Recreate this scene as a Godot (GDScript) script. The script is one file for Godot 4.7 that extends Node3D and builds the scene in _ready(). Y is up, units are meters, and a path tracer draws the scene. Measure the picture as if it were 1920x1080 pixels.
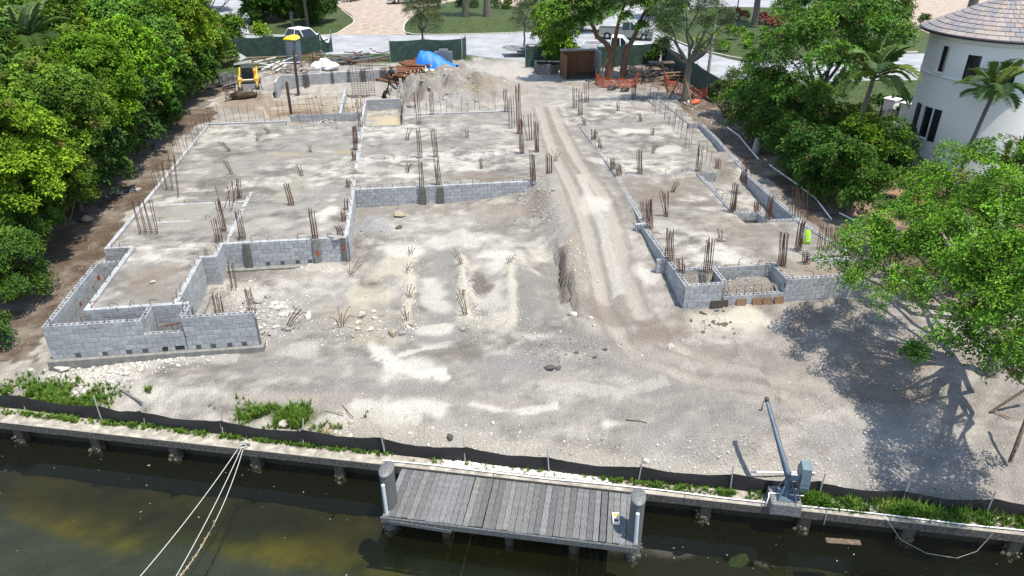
extends Node3D

var rng := RandomNumberGenerator.new()
var nz := FastNoiseLite.new()
var nz2 := FastNoiseLite.new()
var nz3 := FastNoiseLite.new()
var used := {}
var M := {}
var shared := {}
const T := 1.8                       # level of the filled beds and wall tops

# ---------------------------------------------------------------- naming
func numbered(called: String) -> String:
	if not used.has(called):
		used[called] = 0
		return called
	used[called] += 1
	return "%s_%03d" % [called, used[called]]

func tag(o: Node, label: String, category: String, group := "", kind := "") -> Node:
	if label: o.set_meta("label", label)
	if category: o.set_meta("category", category)
	if group: o.set_meta("group", group)
	if kind: o.set_meta("kind", kind)
	return o

func thing(called: String, label: String, category: String, at := Vector3.ZERO, turn := 0.0, group := "") -> Node3D:
	var o := Node3D.new()
	o.name = numbered(called)
	add_child(o)
	o.position = at
	o.rotation.y = turn
	tag(o, label, category, group)
	return o

func struct(called: String, mesh: Mesh, m: Material, label := "") -> MeshInstance3D:
	var o := MeshInstance3D.new()
	o.name = numbered(called)
	o.mesh = mesh
	o.material_override = m
	add_child(o)
	tag(o, label if label else called.replace("_", " "), "", "", "structure")
	return o

func part(called: String, mesh: Mesh, m: Material, parent: Node, at := Vector3.ZERO, rot := Vector3.ZERO, scl := Vector3.ONE) -> MeshInstance3D:
	var o := MeshInstance3D.new()
	o.name = called
	o.mesh = mesh
	o.material_override = m
	o.transform = Transform3D(Basis.from_euler(rot).scaled_local(scl), at)
	parent.add_child(o, true)
	return o

func whole(called: String, mesh: Mesh, m: Material, label: String, category: String, at := Vector3.ZERO, turn := 0.0, group := "") -> MeshInstance3D:
	var o := MeshInstance3D.new()
	o.name = numbered(called)
	o.mesh = mesh
	o.material_override = m
	o.position = at
	o.rotation.y = turn
	add_child(o)
	tag(o, label, category, group)
	return o

func scatter(called: String, mesh: Mesh, m: Material, xf: Array, cols: Array, parent: Node) -> MultiMeshInstance3D:
	var mm := MultiMesh.new()
	mm.transform_format = MultiMesh.TRANSFORM_3D
	mm.use_colors = cols.size() > 0
	mm.mesh = mesh
	mm.instance_count = xf.size()
	for i in xf.size():
		mm.set_instance_transform(i, xf[i])
		if cols.size() > 0:
			mm.set_instance_color(i, cols[i])
	var o := MultiMeshInstance3D.new()
	o.name = called
	o.multimesh = mm
	o.material_override = m
	parent.add_child(o, true)
	return o

# ---------------------------------------------------------------- shapes
func mb() -> SurfaceTool:
	var st := SurfaceTool.new()
	st.begin(Mesh.PRIMITIVE_TRIANGLES)
	st.set_smooth_group(-1)
	return st

func done(st: SurfaceTool) -> ArrayMesh:
	st.generate_normals()
	return st.commit()

func tri(st: SurfaceTool, a: Vector3, b: Vector3, c: Vector3, out: Vector3) -> void:
	if (c - a).cross(b - a).dot(out) < 0.0:
		var s := b
		b = c
		c = s
	st.add_vertex(a)
	st.add_vertex(b)
	st.add_vertex(c)

func quad(st: SurfaceTool, a: Vector3, b: Vector3, c: Vector3, d: Vector3, out: Vector3) -> void:
	tri(st, a, b, c, out)
	tri(st, a, c, d, out)

func box(st: SurfaceTool, c: Vector3, s: Vector3, t := Transform3D()) -> void:
	var h := s / 2.0
	for ax in 3:
		for sg in [-1.0, 1.0]:
			var n := Vector3.ZERO
			n[ax] = sg
			var u := Vector3.ZERO
			var v := Vector3.ZERO
			u[(ax + 1) % 3] = h[(ax + 1) % 3]
			v[(ax + 2) % 3] = h[(ax + 2) % 3]
			var o := c + n * h[ax]
			quad(st, t * (o - u - v), t * (o + u - v), t * (o + u + v), t * (o - u + v), t.basis * n)

func bbox(st: SurfaceTool, c: Vector3, s: Vector3, b: float, t := Transform3D()) -> void:
	# a box with chamfered edges
	var h := s / 2.0
	for ax in 3:
		var a1 := (ax + 1) % 3
		var a2 := (ax + 2) % 3
		for sg in [-1.0, 1.0]:
			var n := Vector3.ZERO
			n[ax] = sg
			var u := Vector3.ZERO
			var v := Vector3.ZERO
			u[a1] = h[a1] - b
			v[a2] = h[a2] - b
			var o := c + n * h[ax]
			quad(st, t * (o - u - v), t * (o + u - v), t * (o + u + v), t * (o - u + v), t.basis * n)
		for s1 in [-1.0, 1.0]:
			for s2 in [-1.0, 1.0]:
				var p := c
				p[a1] += s1 * h[a1]
				p[a2] += s2 * (h[a2] - b)
				var q := c
				q[a1] += s1 * (h[a1] - b)
				q[a2] += s2 * h[a2]
				var l := Vector3.ZERO
				l[ax] = h[ax] - b
				var n2 := Vector3.ZERO
				n2[a1] = s1
				n2[a2] = s2
				quad(st, t * (p - l), t * (p + l), t * (q + l), t * (q - l), t.basis * n2)
	for sx in [-1.0, 1.0]:
		for sy in [-1.0, 1.0]:
			for sz in [-1.0, 1.0]:
				var sgn := Vector3(sx, sy, sz)
				var k := c + sgn * (h - Vector3(b, b, b))
				tri(st, t * (k + Vector3(sx * b, 0, 0)), t * (k + Vector3(0, sy * b, 0)), t * (k + Vector3(0, 0, sz * b)), t.basis * sgn)

func tube(st: SurfaceTool, pts: Array, radii: Array, sides := 6, cap := true) -> void:
	st.set_smooth_group(0)
	var n := pts.size()
	var rings := []
	var side := Vector3.ZERO
	for i in n:
		var d: Vector3
		if i == 0: d = pts[1] - pts[0]
		elif i == n - 1: d = pts[i] - pts[i - 1]
		else: d = (pts[i + 1] - pts[i]).normalized() + (pts[i] - pts[i - 1]).normalized()
		d = d.normalized()
		if i == 0:
			side = d.cross(Vector3.UP if absf(d.y) < 0.9 else Vector3.RIGHT).normalized()
		else:
			side = (side - d * side.dot(d)).normalized()
		var up := side.cross(d)
		var r: float = radii[mini(i, radii.size() - 1)]
		var ring := []
		for k in sides:
			var a := TAU * k / sides
			ring.append(pts[i] + (side * cos(a) + up * sin(a)) * r)
		rings.append(ring)
	for i in n - 1:
		for k in sides:
			var k2 := (k + 1) % sides
			var o: Vector3 = rings[i][k] + rings[i][k2] - pts[i] * 2.0 + (rings[i + 1][k] - pts[i + 1])
			quad(st, rings[i][k], rings[i][k2], rings[i + 1][k2], rings[i + 1][k], o)
	st.set_smooth_group(-1)
	if cap:
		for e in [0, n - 1]:
			var out: Vector3 = (pts[0] - pts[1]) if e == 0 else (pts[n - 1] - pts[n - 2])
			for k in sides:
				tri(st, pts[e], rings[e][k], rings[e][(k + 1) % sides], out)

func prism(st: SurfaceTool, poly: PackedVector2Array, y0: float, y1: float, t := Transform3D()) -> void:
	# a flat outline (x, z) raised from y0 to y1
	var ids := Geometry2D.triangulate_polygon(poly)
	for i in range(0, ids.size(), 3):
		var a := poly[ids[i]]
		var b := poly[ids[i + 1]]
		var c := poly[ids[i + 2]]
		tri(st, t * Vector3(a.x, y1, a.y), t * Vector3(b.x, y1, b.y), t * Vector3(c.x, y1, c.y), t.basis.y)
		tri(st, t * Vector3(a.x, y0, a.y), t * Vector3(b.x, y0, b.y), t * Vector3(c.x, y0, c.y), -t.basis.y)
	var cw := Geometry2D.is_polygon_clockwise(poly)
	for i in poly.size():
		var a := poly[i]
		var b := poly[(i + 1) % poly.size()]
		var e := (b - a)
		var o := Vector3(e.y, 0, -e.x) * (-1.0 if cw else 1.0)
		quad(st, t * Vector3(a.x, y0, a.y), t * Vector3(b.x, y0, b.y), t * Vector3(b.x, y1, b.y), t * Vector3(a.x, y1, a.y), t.basis * o)

func lathe(st: SurfaceTool, prof: Array, sides := 24, at := Vector3.ZERO, squash := Vector2.ONE, smooth := true) -> void:
	if smooth: st.set_smooth_group(0)
	for i in prof.size() - 1:
		var p: Vector2 = prof[i]
		var q: Vector2 = prof[i + 1]
		for k in sides:
			var a := TAU * k / sides
			var b := TAU * (k + 1) / sides
			var ca := Vector3(cos(a) * squash.x, 0, sin(a) * squash.y)
			var cb := Vector3(cos(b) * squash.x, 0, sin(b) * squash.y)
			var e := q - p
			var out := (ca + cb).normalized() * e.y - Vector3.UP * e.x
			quad(st, at + ca * p.x + Vector3.UP * p.y, at + cb * p.x + Vector3.UP * p.y, at + cb * q.x + Vector3.UP * q.y, at + ca * q.x + Vector3.UP * q.y, out)
	st.set_smooth_group(-1)

func m_box(s: Vector3, b := 0.0) -> ArrayMesh:
	var k := "box%s%s" % [s, b]
	if not shared.has(k):
		var st := mb()
		if b > 0.0: bbox(st, Vector3.ZERO, s, b)
		else: box(st, Vector3.ZERO, s)
		shared[k] = done(st)
	return shared[k]

func m_tube(pts: Array, r: float, sides := 5) -> ArrayMesh:
	var st := mb()
	tube(st, pts, [r], sides)
	return done(st)

func rock(seed_: int, flat := 0.6, sharp := 0.35) -> ArrayMesh:
	var k := "rock%d%s" % [seed_, flat]
	if shared.has(k): return shared[k]
	var r := RandomNumberGenerator.new()
	r.seed = seed_
	# a broken chunk: directions pushed to a few random planes
	var planes := []
	for i in 13:
		var d := Vector3(r.randfn(), r.randfn(), r.randfn()).normalized()
		planes.append([d, r.randf_range(0.9 - sharp, 0.95)])
	var st := mb()
	var rows := 7
	var cols := 10
	var pt := func(i: int, j: int) -> Vector3:
		var th := PI * i / rows
		var ph := TAU * (j % cols) / cols
		var d := Vector3(sin(th) * cos(ph), cos(th), sin(th) * sin(ph))
		var l := 1.15
		for p in planes:
			var c: float = d.dot(p[0])
			if c > 0.05: l = minf(l, p[1] * 0.85 / c)
		return d * l * Vector3(1, flat, 0.8)
	for i in rows:
		for j in cols:
			var a: Vector3 = pt.call(i, j)
			var b: Vector3 = pt.call(i, j + 1)
			var c: Vector3 = pt.call(i + 1, j + 1)
			var d: Vector3 = pt.call(i + 1, j)
			var o := a + b + c + d
			if i > 0: tri(st, a, b, c, o)
			if i < rows - 1: tri(st, a, c, d, o)
	shared[k] = done(st)
	return shared[k]

# ---------------------------------------------------------------- materials
func noise_tex(freq: float, lo: Color, hi: Color, seed_: int, size := 512, octaves := 4, kind := FastNoiseLite.TYPE_SIMPLEX_SMOOTH, mid := -1.0) -> NoiseTexture2D:
	var n := FastNoiseLite.new()
	n.seed = seed_
	n.noise_type = kind
	n.frequency = freq
	n.fractal_octaves = octaves
	n.fractal_gain = 0.62
	var t := NoiseTexture2D.new()
	t.width = size
	t.height = size
	t.seamless = true
	t.noise = n
	var g := Gradient.new()
	g.set_color(0, lo)
	g.set_color(1, hi)
	if mid >= 0.0: g.add_point(mid, lo.lerp(hi, 0.75))
	t.color_ramp = g
	return t

func bump_tex(freq: float, seed_: int, strength := 6.0, kind := FastNoiseLite.TYPE_SIMPLEX_SMOOTH) -> NoiseTexture2D:
	var n := FastNoiseLite.new()
	n.seed = seed_
	n.noise_type = kind
	n.frequency = freq
	n.fractal_octaves = 4
	n.fractal_gain = 0.6
	var t := NoiseTexture2D.new()
	t.width = 512
	t.height = 512
	t.seamless = true
	t.as_normal_map = true
	t.bump_strength = strength
	t.noise = n
	return t

func lin(r: float, g: float, b: float) -> Color:
	return Color(r, g, b).linear_to_srgb()

func mat(r: float, g: float, b: float, rough := 0.85, metal := 0.0, tex: Texture2D = null, scl := 1.0, nrm: Texture2D = null, nscale := 0.5, world := true) -> StandardMaterial3D:
	var m := StandardMaterial3D.new()
	m.albedo_color = lin(r, g, b)
	m.roughness = rough
	m.metallic = metal
	if tex or nrm:
		m.uv1_triplanar = true
		m.uv1_world_triplanar = world
		m.uv1_scale = Vector3.ONE * scl
		if tex: m.albedo_texture = tex
		if nrm:
			m.normal_enabled = true
			m.normal_texture = nrm
			m.normal_scale = nscale
	return m

func make_materials() -> void:
	var g := func(v: float) -> Color: return Color(v, v, v)
	var fine := noise_tex(0.09, g.call(0.62), g.call(1.0), 11, 512, 5)
	var blot := noise_tex(0.012, g.call(0.72), g.call(1.0), 12, 512, 5)
	var speck := noise_tex(0.16, g.call(0.45), g.call(1.0), 13, 512, 3, FastNoiseLite.TYPE_CELLULAR)
	var bmp := bump_tex(0.06, 14, 7.0)
	var bmp2 := bump_tex(0.15, 15, 5.0)
	M.soil = mat(1, 1, 1, 0.95, 0, noise_tex(0.07, g.call(0.62), g.call(1.0), 17, 1024, 6), 0.27, bmp, 1.5)
	M.soil.vertex_color_use_as_albedo = true
	var grime := noise_tex(0.012, g.call(0.8), g.call(1.0), 18, 1024, 5)
	# concrete masonry in a few tones
	for i in 4:
		var k: float = [0.37, 0.42, 0.46, 0.4][i]
		M["cmu%d" % i] = mat(k * 0.96, k * 1.0, k * 1.05, 0.92, 0, grime, 0.33 + 0.02 * i, bmp2, 0.5)
	M.cmu_damp = mat(0.12, 0.125, 0.115, 0.85, 0, fine, 1.5, bmp2, 0.4)
	M.mortar = mat(0.2, 0.205, 0.215, 0.95, 0, fine, 1.5)
	M.cast = mat(0.25, 0.25, 0.235, 0.9, 0, blot, 0.5, bmp2, 0.35)
	M.cast_dark = mat(0.15, 0.145, 0.13, 0.9, 0, blot, 0.6, bmp2, 0.35)
	M.cast_pale = mat(0.5, 0.47, 0.41, 0.95, 0, blot, 0.45, bmp2, 0.5)
	M.sea_face = mat(0.2, 0.19, 0.175, 0.95, 0, noise_tex(0.03, g.call(0.3), g.call(1.0), 21, 512, 6), 0.5, bmp2, 0.6)
	M.barnacle = mat(0.22, 0.2, 0.13, 1, 0, speck, 2.5, bmp, 1.0)
	M.rust = mat(0.17, 0.07, 0.038, 0.85, 0.0, noise_tex(0.05, Color(0.55, 0.5, 0.5), Color(1, 1, 1), 22), 2.0)
	M.rust_dark = mat(0.075, 0.045, 0.035, 0.85)
	M.rust_orange = mat(0.26, 0.1, 0.045, 0.9, 0, noise_tex(0.04, Color(0.45, 0.4, 0.4), Color(1, 1, 1), 23), 1.5)
	M.wood_grey = []
	for i in 7:
		var t := noise_tex(0.02, g.call(0.3), g.call(1.0), 30 + i, 512, 5)
		var k: float = [0.27, 0.36, 0.31, 0.4, 0.22, 0.34, 0.29][i]
		var m := mat(k * 0.98, k * 1.0, k * 1.04 if i % 3 else k * 0.96, 0.9, 0, t, 1.0, null, 0.3, false)
		m.uv1_scale = Vector3(1.6, 1.6, 0.8)
		m.uv1_offset = Vector3(0.37 * i, 0.21 * i, 0.53 * i)
		M.wood_grey.append(m)
	var mw := mat(0.3, 0.2, 0.12, 0.85, 0, noise_tex(0.02, Color(0.6, 0.55, 0.5), Color(1, 1, 1), 37), 0.8, bmp2, 0.2, false)
	M.wood_tan = mw
	M.wood_pale = mat(0.42, 0.33, 0.24, 0.85, 0, fine, 0.8)
	M.wood_brown = mat(0.27, 0.135, 0.06, 0.85, 0, noise_tex(0.02, Color(0.5, 0.5, 0.5), Color(1, 1, 1), 38), 0.6)
	M.wood_dark = mat(0.07, 0.055, 0.045, 0.9, 0, fine, 0.8)
	M.silt = mat(0.022, 0.021, 0.024, 0.75, 0, noise_tex(0.02, g.call(0.6), g.call(1.0), 39), 0.8)
	M.galv = mat(0.5, 0.52, 0.54, 0.4, 0.7)
	M.pvc = mat(0.75, 0.75, 0.74, 0.4)
	M.davit = mat(0.115, 0.17, 0.23, 0.45, 0.2, blot, 0.8)
	M.davit_hood = mat(0.13, 0.2, 0.235, 0.5, 0.0, blot, 1.2)
	M.rope = mat(0.45, 0.44, 0.42, 0.9)
	M.rope_weed = mat(0.22, 0.16, 0.07, 1.0)
	M.stone_pale = mat(0.55, 0.52, 0.46, 0.95, 0, blot, 1.5, bmp, 0.6)
	M.stone_grey = mat(0.34, 0.33, 0.32, 0.95, 0, blot, 1.5, bmp, 0.6)
	M.stone_tan = mat(0.42, 0.35, 0.25, 0.95, 0, blot, 1.5, bmp, 0.6)
	M.stone_dark = mat(0.1, 0.095, 0.09, 0.95, 0, blot, 1.5, bmp, 0.6)
	M.gravel = mat(1, 1, 1, 0.95)
	M.gravel.vertex_color_use_as_albedo = true
	M.asphalt = mat(0.33, 0.345, 0.37, 0.95, 0, noise_tex(0.008, g.call(0.8), g.call(1.0), 41, 512, 6), 0.07, bmp2, 0.2)
	M.paver = mat(0.42, 0.34, 0.28, 0.9, 0, noise_tex(0.02, g.call(0.7), g.call(1.0), 42, 512, 6), 0.09, bmp2, 0.2)
	M.lawn = mat(0.06, 0.115, 0.02, 0.95, 0, noise_tex(0.03, Color(0.55, 0.62, 0.5), Color(1, 1, 1), 43, 512, 6), 0.12, bmp, 0.8)
	M.kerb = mat(0.42, 0.38, 0.34, 0.9)
	M.grass = mat(1, 1, 1, 0.8)
	M.grass.vertex_color_use_as_albedo = true
	M.grass.backlight = lin(0.4, 0.5, 0.2)
	M.leaf = mat(1, 1, 1, 0.7)
	M.leaf.metallic_specular = 0.2
	M.grass.metallic_specular = 0.2
	M.leaf.vertex_color_use_as_albedo = true
	M.leaf.backlight = lin(0.45, 0.5, 0.25)
	M.leaf.cull_mode = BaseMaterial3D.CULL_DISABLED
	M.grass.cull_mode = BaseMaterial3D.CULL_DISABLED
	M.bark_grey = mat(0.2, 0.175, 0.15, 0.95, 0, fine, 1.5, bmp, 0.8)
	M.bark_red = mat(0.19, 0.115, 0.07, 0.9, 0, fine, 1.0, bmp, 0.6)
	M.bark_pale = mat(0.42, 0.37, 0.32, 0.95, 0, fine, 1.5, bmp, 0.6)
	M.screen = mat(0.04, 0.09, 0.075, 0.8, 0, noise_tex(0.01, g.call(0.6), g.call(1.0), 44, 512, 5), 0.3)
	M.net = mat(0.55, 0.09, 0.04, 0.8)
	M.net.transparency = BaseMaterial3D.TRANSPARENCY_ALPHA
	M.net.albedo_color.a = 0.62
	M.stucco = mat(0.82, 0.82, 0.81, 0.95, 0, noise_tex(0.12, g.call(0.9), g.call(1.0), 45), 1.2, bmp2, 0.6)
	M.trim_white = mat(0.72, 0.72, 0.71, 0.8)
	M.shutter = mat(0.012, 0.016, 0.02, 0.5)
	M.glass_dark = mat(0.012, 0.018, 0.022, 0.08)
	M.gutter = mat(0.02, 0.018, 0.024, 0.5)
	M.grout = mat(0.78, 0.75, 0.73, 0.95)
	M.tile = []
	for c in [Vector3(0.34, 0.285, 0.26), Vector3(0.24, 0.235, 0.26), Vector3(0.32, 0.285, 0.285), Vector3(0.28, 0.26, 0.28), Vector3(0.38, 0.33, 0.3)]:
		M.tile.append(mat(c.x, c.y, c.z, 0.85, 0, blot, 1.3, bmp2, 0.3))
	M.white_paint = mat(0.75, 0.76, 0.78, 0.25)
	M.white_paint.clearcoat_enabled = true
	M.grey_paint = mat(0.22, 0.235, 0.22, 0.3)
	M.silver_paint = mat(0.32, 0.33, 0.34, 0.35, 0.3)
	M.tyre = mat(0.018, 0.018, 0.02, 0.85)
	M.rim = mat(0.45, 0.45, 0.46, 0.35, 0.7)
	M.black = mat(0.015, 0.015, 0.016, 0.6)
	M.red_light = mat(0.4, 0.02, 0.015, 0.3)
	M.yellow = mat(0.62, 0.36, 0.03, 0.4)
	M.cream = mat(0.7, 0.62, 0.42, 0.5)
	M.toilet = mat(0.085, 0.115, 0.15, 0.6)
	M.toilet_roof = mat(0.72, 0.6, 0.02, 0.5)
	M.tarp = mat(0.01, 0.16, 0.62, 0.45, 0, null, 1.0, bmp, 0.6)
	M.bag_white = mat(0.72, 0.73, 0.76, 0.6)
	M.tin = mat(0.4, 0.4, 0.41, 0.5, 0.3, blot, 0.7)
	M.vest = mat(0.36, 0.72, 0.02, 0.6)
	M.vest_band = mat(0.68, 0.7, 0.68, 0.4)
	M.orange = mat(0.62, 0.1, 0.03, 0.7)
	M.skin_cloth = mat(1, 1, 1, 0.85)
	M.skin_cloth.vertex_color_use_as_albedo = true
	M.water = mat(0.008, 0.009, 0.003, 0.03, 0, null, 0.35, bump_tex(0.012, 46, 2.0), 0.12)
	M.water.transparency = BaseMaterial3D.TRANSPARENCY_ALPHA
	M.water.albedo_color.a = 0.36
	M.water.metallic_specular = 0.22
	M.pale_foam = mat(0.6, 0.58, 0.45, 0.8)
	M.spray = mat(0.45, 0.12, 0.05, 0.9, 0, fine, 2.0)
	M.brown_roof = mat(0.06, 0.045, 0.04, 0.9, 0, fine, 0.6)
	M.clay = mat(0.42, 0.14, 0.07, 0.85)

# ---------------------------------------------------------------- the sea wall's own axes: u along it, v towards the land
const S0 := Vector3(-14.9, 0, -22.12)
const SD := Vector3(0.959, 0, 0.28336)
const SN := Vector3(0.28336, 0, -0.959)
const SEA_TURN := -0.2873
func sp(u: float, y: float, v: float) -> Vector3:
	return S0 + SD * u + SN * v + Vector3(0, y, 0)
func sea_v(x: float, z: float) -> float:
	return (x - S0.x) * SN.x + (z - S0.z) * SN.z

# ---------------------------------------------------------------- ground
var gx := PackedFloat32Array()
var gz := PackedFloat32Array()
var gh := PackedFloat32Array()
var gc := PackedColorArray()
const FX0 := -24.0
const FX1 := 31.0
const FZ0 := -62.0
const FZ1 := -11.0
const CELL := 0.125

func axis(lo: float, hi: float, far_lo: float, far_hi: float) -> PackedFloat32Array:
	var a := PackedFloat32Array()
	var v := lo
	var step := 0.25
	var low := []
	while v > far_lo:
		v -= step
		step = minf(step * 1.13, 40.0)
		low.push_front(v)
	for l in low: a.append(l)
	var n := int(round((hi - lo) / CELL))
	for i in n + 1: a.append(lo + i * CELL)
	v = hi
	step = 0.25
	while v < far_hi:
		v += step
		step = minf(step * 1.13, 40.0)
		a.append(v)
	return a

func along(t: Array, z: float) -> float:
	# a table of [z, height], z falling
	if z >= t[0].x: return t[0].y
	for i in range(1, t.size()):
		if z >= t[i].x:
			var k: float = (t[i - 1].x - z) / (t[i - 1].x - t[i].x)
			return lerpf(t[i - 1].y, t[i].y, k * k * (3.0 - 2.0 * k) * 0.5 + k * 0.5)
	return t[-1].y

const BEDS := [
	[-12.95, -9.68, -31.6, -26.1], [-14.1, -9.05, -37.2, -31.7], [-9.15, -3.55, -37.2, -31.7], [-14.1, -8.9, -51.6, -36.9], [-9.1, -3.55, -50.8, -36.9],
	[-3.6, -0.8, -50.1, -37.75], [-0.95, 7.35, -52.3, -37.75],
	[10.5, 15.6, -37.85, -26.35], [15.5, 18.5, -30.8, -26.35], [10.5, 12.1, -26.35, -25.9], [14.85, 17.65, -26.4, -24.96], [11.05, 17.75, -54.6, -37.85], [17.75, 18.6, -54.6, -47.6], [15.5, 18.9, -41.5, -37.9],
]

func in_bed(x: float, z: float) -> bool:
	for b in BEDS:
		if x > b[0] and x < b[1] and z > b[2] and z < b[3]: return true
	return false

var tab_c := [Vector2(-18, 0.0), Vector2(-20, 0.08), Vector2(-25, 0.15), Vector2(-28, 0.28), Vector2(-31, 0.48), Vector2(-34, 0.62), Vector2(-37.7, 0.78), Vector2(-44, 1.2), Vector2(-52, 1.5), Vector2(-57, 1.6), Vector2(-70, 1.6)]
var tab_r := [Vector2(-14, 0.0), Vector2(-19, 0.08), Vector2(-22, 0.35), Vector2(-24.5, 0.72), Vector2(-31, 0.95), Vector2(-40, 1.3), Vector2(-50, 1.5), Vector2(-57, 1.6), Vector2(-70, 1.6)]
var tab_l := [Vector2(-22, 0.0), Vector2(-25, 0.0), Vector2(-28, 0.3), Vector2(-31, 0.75), Vector2(-40, 1.1), Vector2(-50, 1.5), Vector2(-57, 1.6), Vector2(-70, 1.6)]
var tab_bank := [Vector2(-24.6, 0.5), Vector2(-25.2, 0.76), Vector2(-27.5, 1.15), Vector2(-31, 1.46), Vector2(-37, 1.62), Vector2(-56, 1.62)]
var tab_ramp := [Vector2(-25, 0.0), Vector2(-28, 0.75), Vector2(-31, 1.05), Vector2(-34, 1.4), Vector2(-38, 1.68), Vector2(-44, 1.72), Vector2(-56, 1.62)]

func ground_at(x: float, z: float) -> float:
	var v := sea_v(x, z)
	if v < 0.6: return -3.0 + 0.25 * nz.get_noise_2d(x * 2.0, z * 2.0)
	if in_bed(x, z):
		return 1.735 + 0.05 * nz.get_noise_2d(x * 3.0, z * 3.0) + 0.025 * nz2.get_noise_2d(x * 16.0, z * 16.0)
	var c := along(tab_c, z)
	var r := along(tab_r, z)
	if x < 12.0: r = maxf(r, along(tab_bank, z))
	var l := along(tab_l, z)
	var y := lerpf(c, r, smoothstep(6.5, 9.5, x))
	y = lerpf(y, l, smoothstep(-8.0, -13.0, x))
	# the haul road between the two wings
	var road := along(tab_ramp, z)
	var w := smoothstep(5.7, 7.3, x + 0.5 * nz.get_noise_2d(z * 3.0, 7.0)) * smoothstep(11.6, 10.2, x)
	y = maxf(y, lerpf(y, road, w))
	if z < -38.0 and z > -62.0 and x > 7.0 and x < 11.5: y = maxf(y, 1.64)
	# the wheel lane cut below the bank beside the haul road
	if z < -25.6 and z > -32.2 and x > 3.8 and x < 7.6:
		var xb := 6.35 + 0.35 * nz.get_noise_2d(z * 9.0, 2.0) + 0.12 * nz2.get_noise_2d(z * 40.0, 5.0)
		var ends := smoothstep(-32.2, -31.0, z) * smoothstep(-25.6, -27.2, z)
		y += ends * (0.22 * smoothstep(8.0, 6.4, x) if x > xb else -0.42 * smoothstep(4.4, 5.6, x))
	# the sunken service bay at the back of the site
	if z < -53.7 and z > -63.2 and x > -11.2 and x < -1.25:
		y = 0.85 + 0.3 * smoothstep(-55.0, -62.0, z) + 0.35 * maxf(0.0, nz.get_noise_2d(x * 4.0, z * 4.0))
	elif z < -50.1 and z > -57.0 and x > -3.7 and x < -0.95:
		y = 0.4 + 0.9 * smoothstep(-55.5, -50.3, z)
	elif z < -50.8 and z > -53.8 and x > -9.0 and x < -3.7:
		y = 1.12 + 0.5 * smoothstep(-52.0, -50.8, z) + 0.3 * maxf(0.0, nz.get_noise_2d(x * 5.0, z * 5.0))
	# spoil pushed against the right end of the court wall
	if z > -37.8 and z < -33.0 and x > 2.0 and x < 7.6:
		y += 0.55 * smoothstep(-34.0, -37.6, z) * smoothstep(2.0, 7.2, x)
	if v < 3.0:
		y = lerpf(-0.3, y, smoothstep(0.75, 3.0, v))
	var rough := 0.12 if v > 1.2 else 0.03
	if z < -60.0 or absf(x) > 22.0: rough *= 0.3 * smoothstep(-68.0, -60.0, z)
	if z < -66.0: return y + 0.01 * nz2.get_noise_2d(x * 9.0, z * 9.0) - 0.01
	return y + rough * nz.get_noise_2d(x * 2.2, z * 2.2) + 0.045 * nz2.get_noise_2d(x * 9.0, z * 9.0) + 0.02 * nz3.get_noise_2d(x * 18.0, z * 18.0)

var nx := 0
func cell_x(x: float) -> int:
	return gx.bsearch(x)
func cell_z(z: float) -> int:
	return gz.bsearch(z)

func h_at(x: float, z: float) -> float:
	var i := clampi(gx.bsearch(x), 1, gx.size() - 1)
	var j := clampi(gz.bsearch(z), 1, gz.size() - 1)
	var fx := clampf((x - gx[i - 1]) / (gx[i] - gx[i - 1]), 0, 1)
	var fz := clampf((z - gz[j - 1]) / (gz[j] - gz[j - 1]), 0, 1)
	return lerpf(lerpf(gh[(j - 1) * nx + i - 1], gh[(j - 1) * nx + i], fx), lerpf(gh[j * nx + i - 1], gh[j * nx + i], fx), fz)

func on(x: float, z: float, lift := 0.0) -> Vector3:
	return Vector3(x, h_at(x, z) + lift, z)

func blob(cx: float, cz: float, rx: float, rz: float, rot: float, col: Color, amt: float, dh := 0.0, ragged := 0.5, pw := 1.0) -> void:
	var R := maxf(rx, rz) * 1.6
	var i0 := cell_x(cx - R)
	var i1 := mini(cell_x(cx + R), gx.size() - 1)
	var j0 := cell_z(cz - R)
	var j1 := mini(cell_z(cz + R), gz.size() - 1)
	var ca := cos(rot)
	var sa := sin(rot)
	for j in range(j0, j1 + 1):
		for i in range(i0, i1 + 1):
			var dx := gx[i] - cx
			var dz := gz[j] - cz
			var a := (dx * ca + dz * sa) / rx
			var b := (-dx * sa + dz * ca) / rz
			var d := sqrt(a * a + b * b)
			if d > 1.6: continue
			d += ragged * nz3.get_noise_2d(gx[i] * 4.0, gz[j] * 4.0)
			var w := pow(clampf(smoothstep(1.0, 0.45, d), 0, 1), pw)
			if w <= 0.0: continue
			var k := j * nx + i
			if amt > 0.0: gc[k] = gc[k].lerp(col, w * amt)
			if dh != 0.0:
				var d2 := sqrt(a * a + b * b) + 0.25 * nz.get_noise_2d(gx[i] * 5.0, gz[j] * 5.0)
				var e := clampf(1.0 - d2, 0, 1)
				gh[k] += dh * (e * e * (3.0 - 2.0 * e) * 0.6 + e * 0.4) * (1.0 + 0.16 * nz3.get_noise_2d(gx[i] * 9.0, gz[j] * 9.0))

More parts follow.
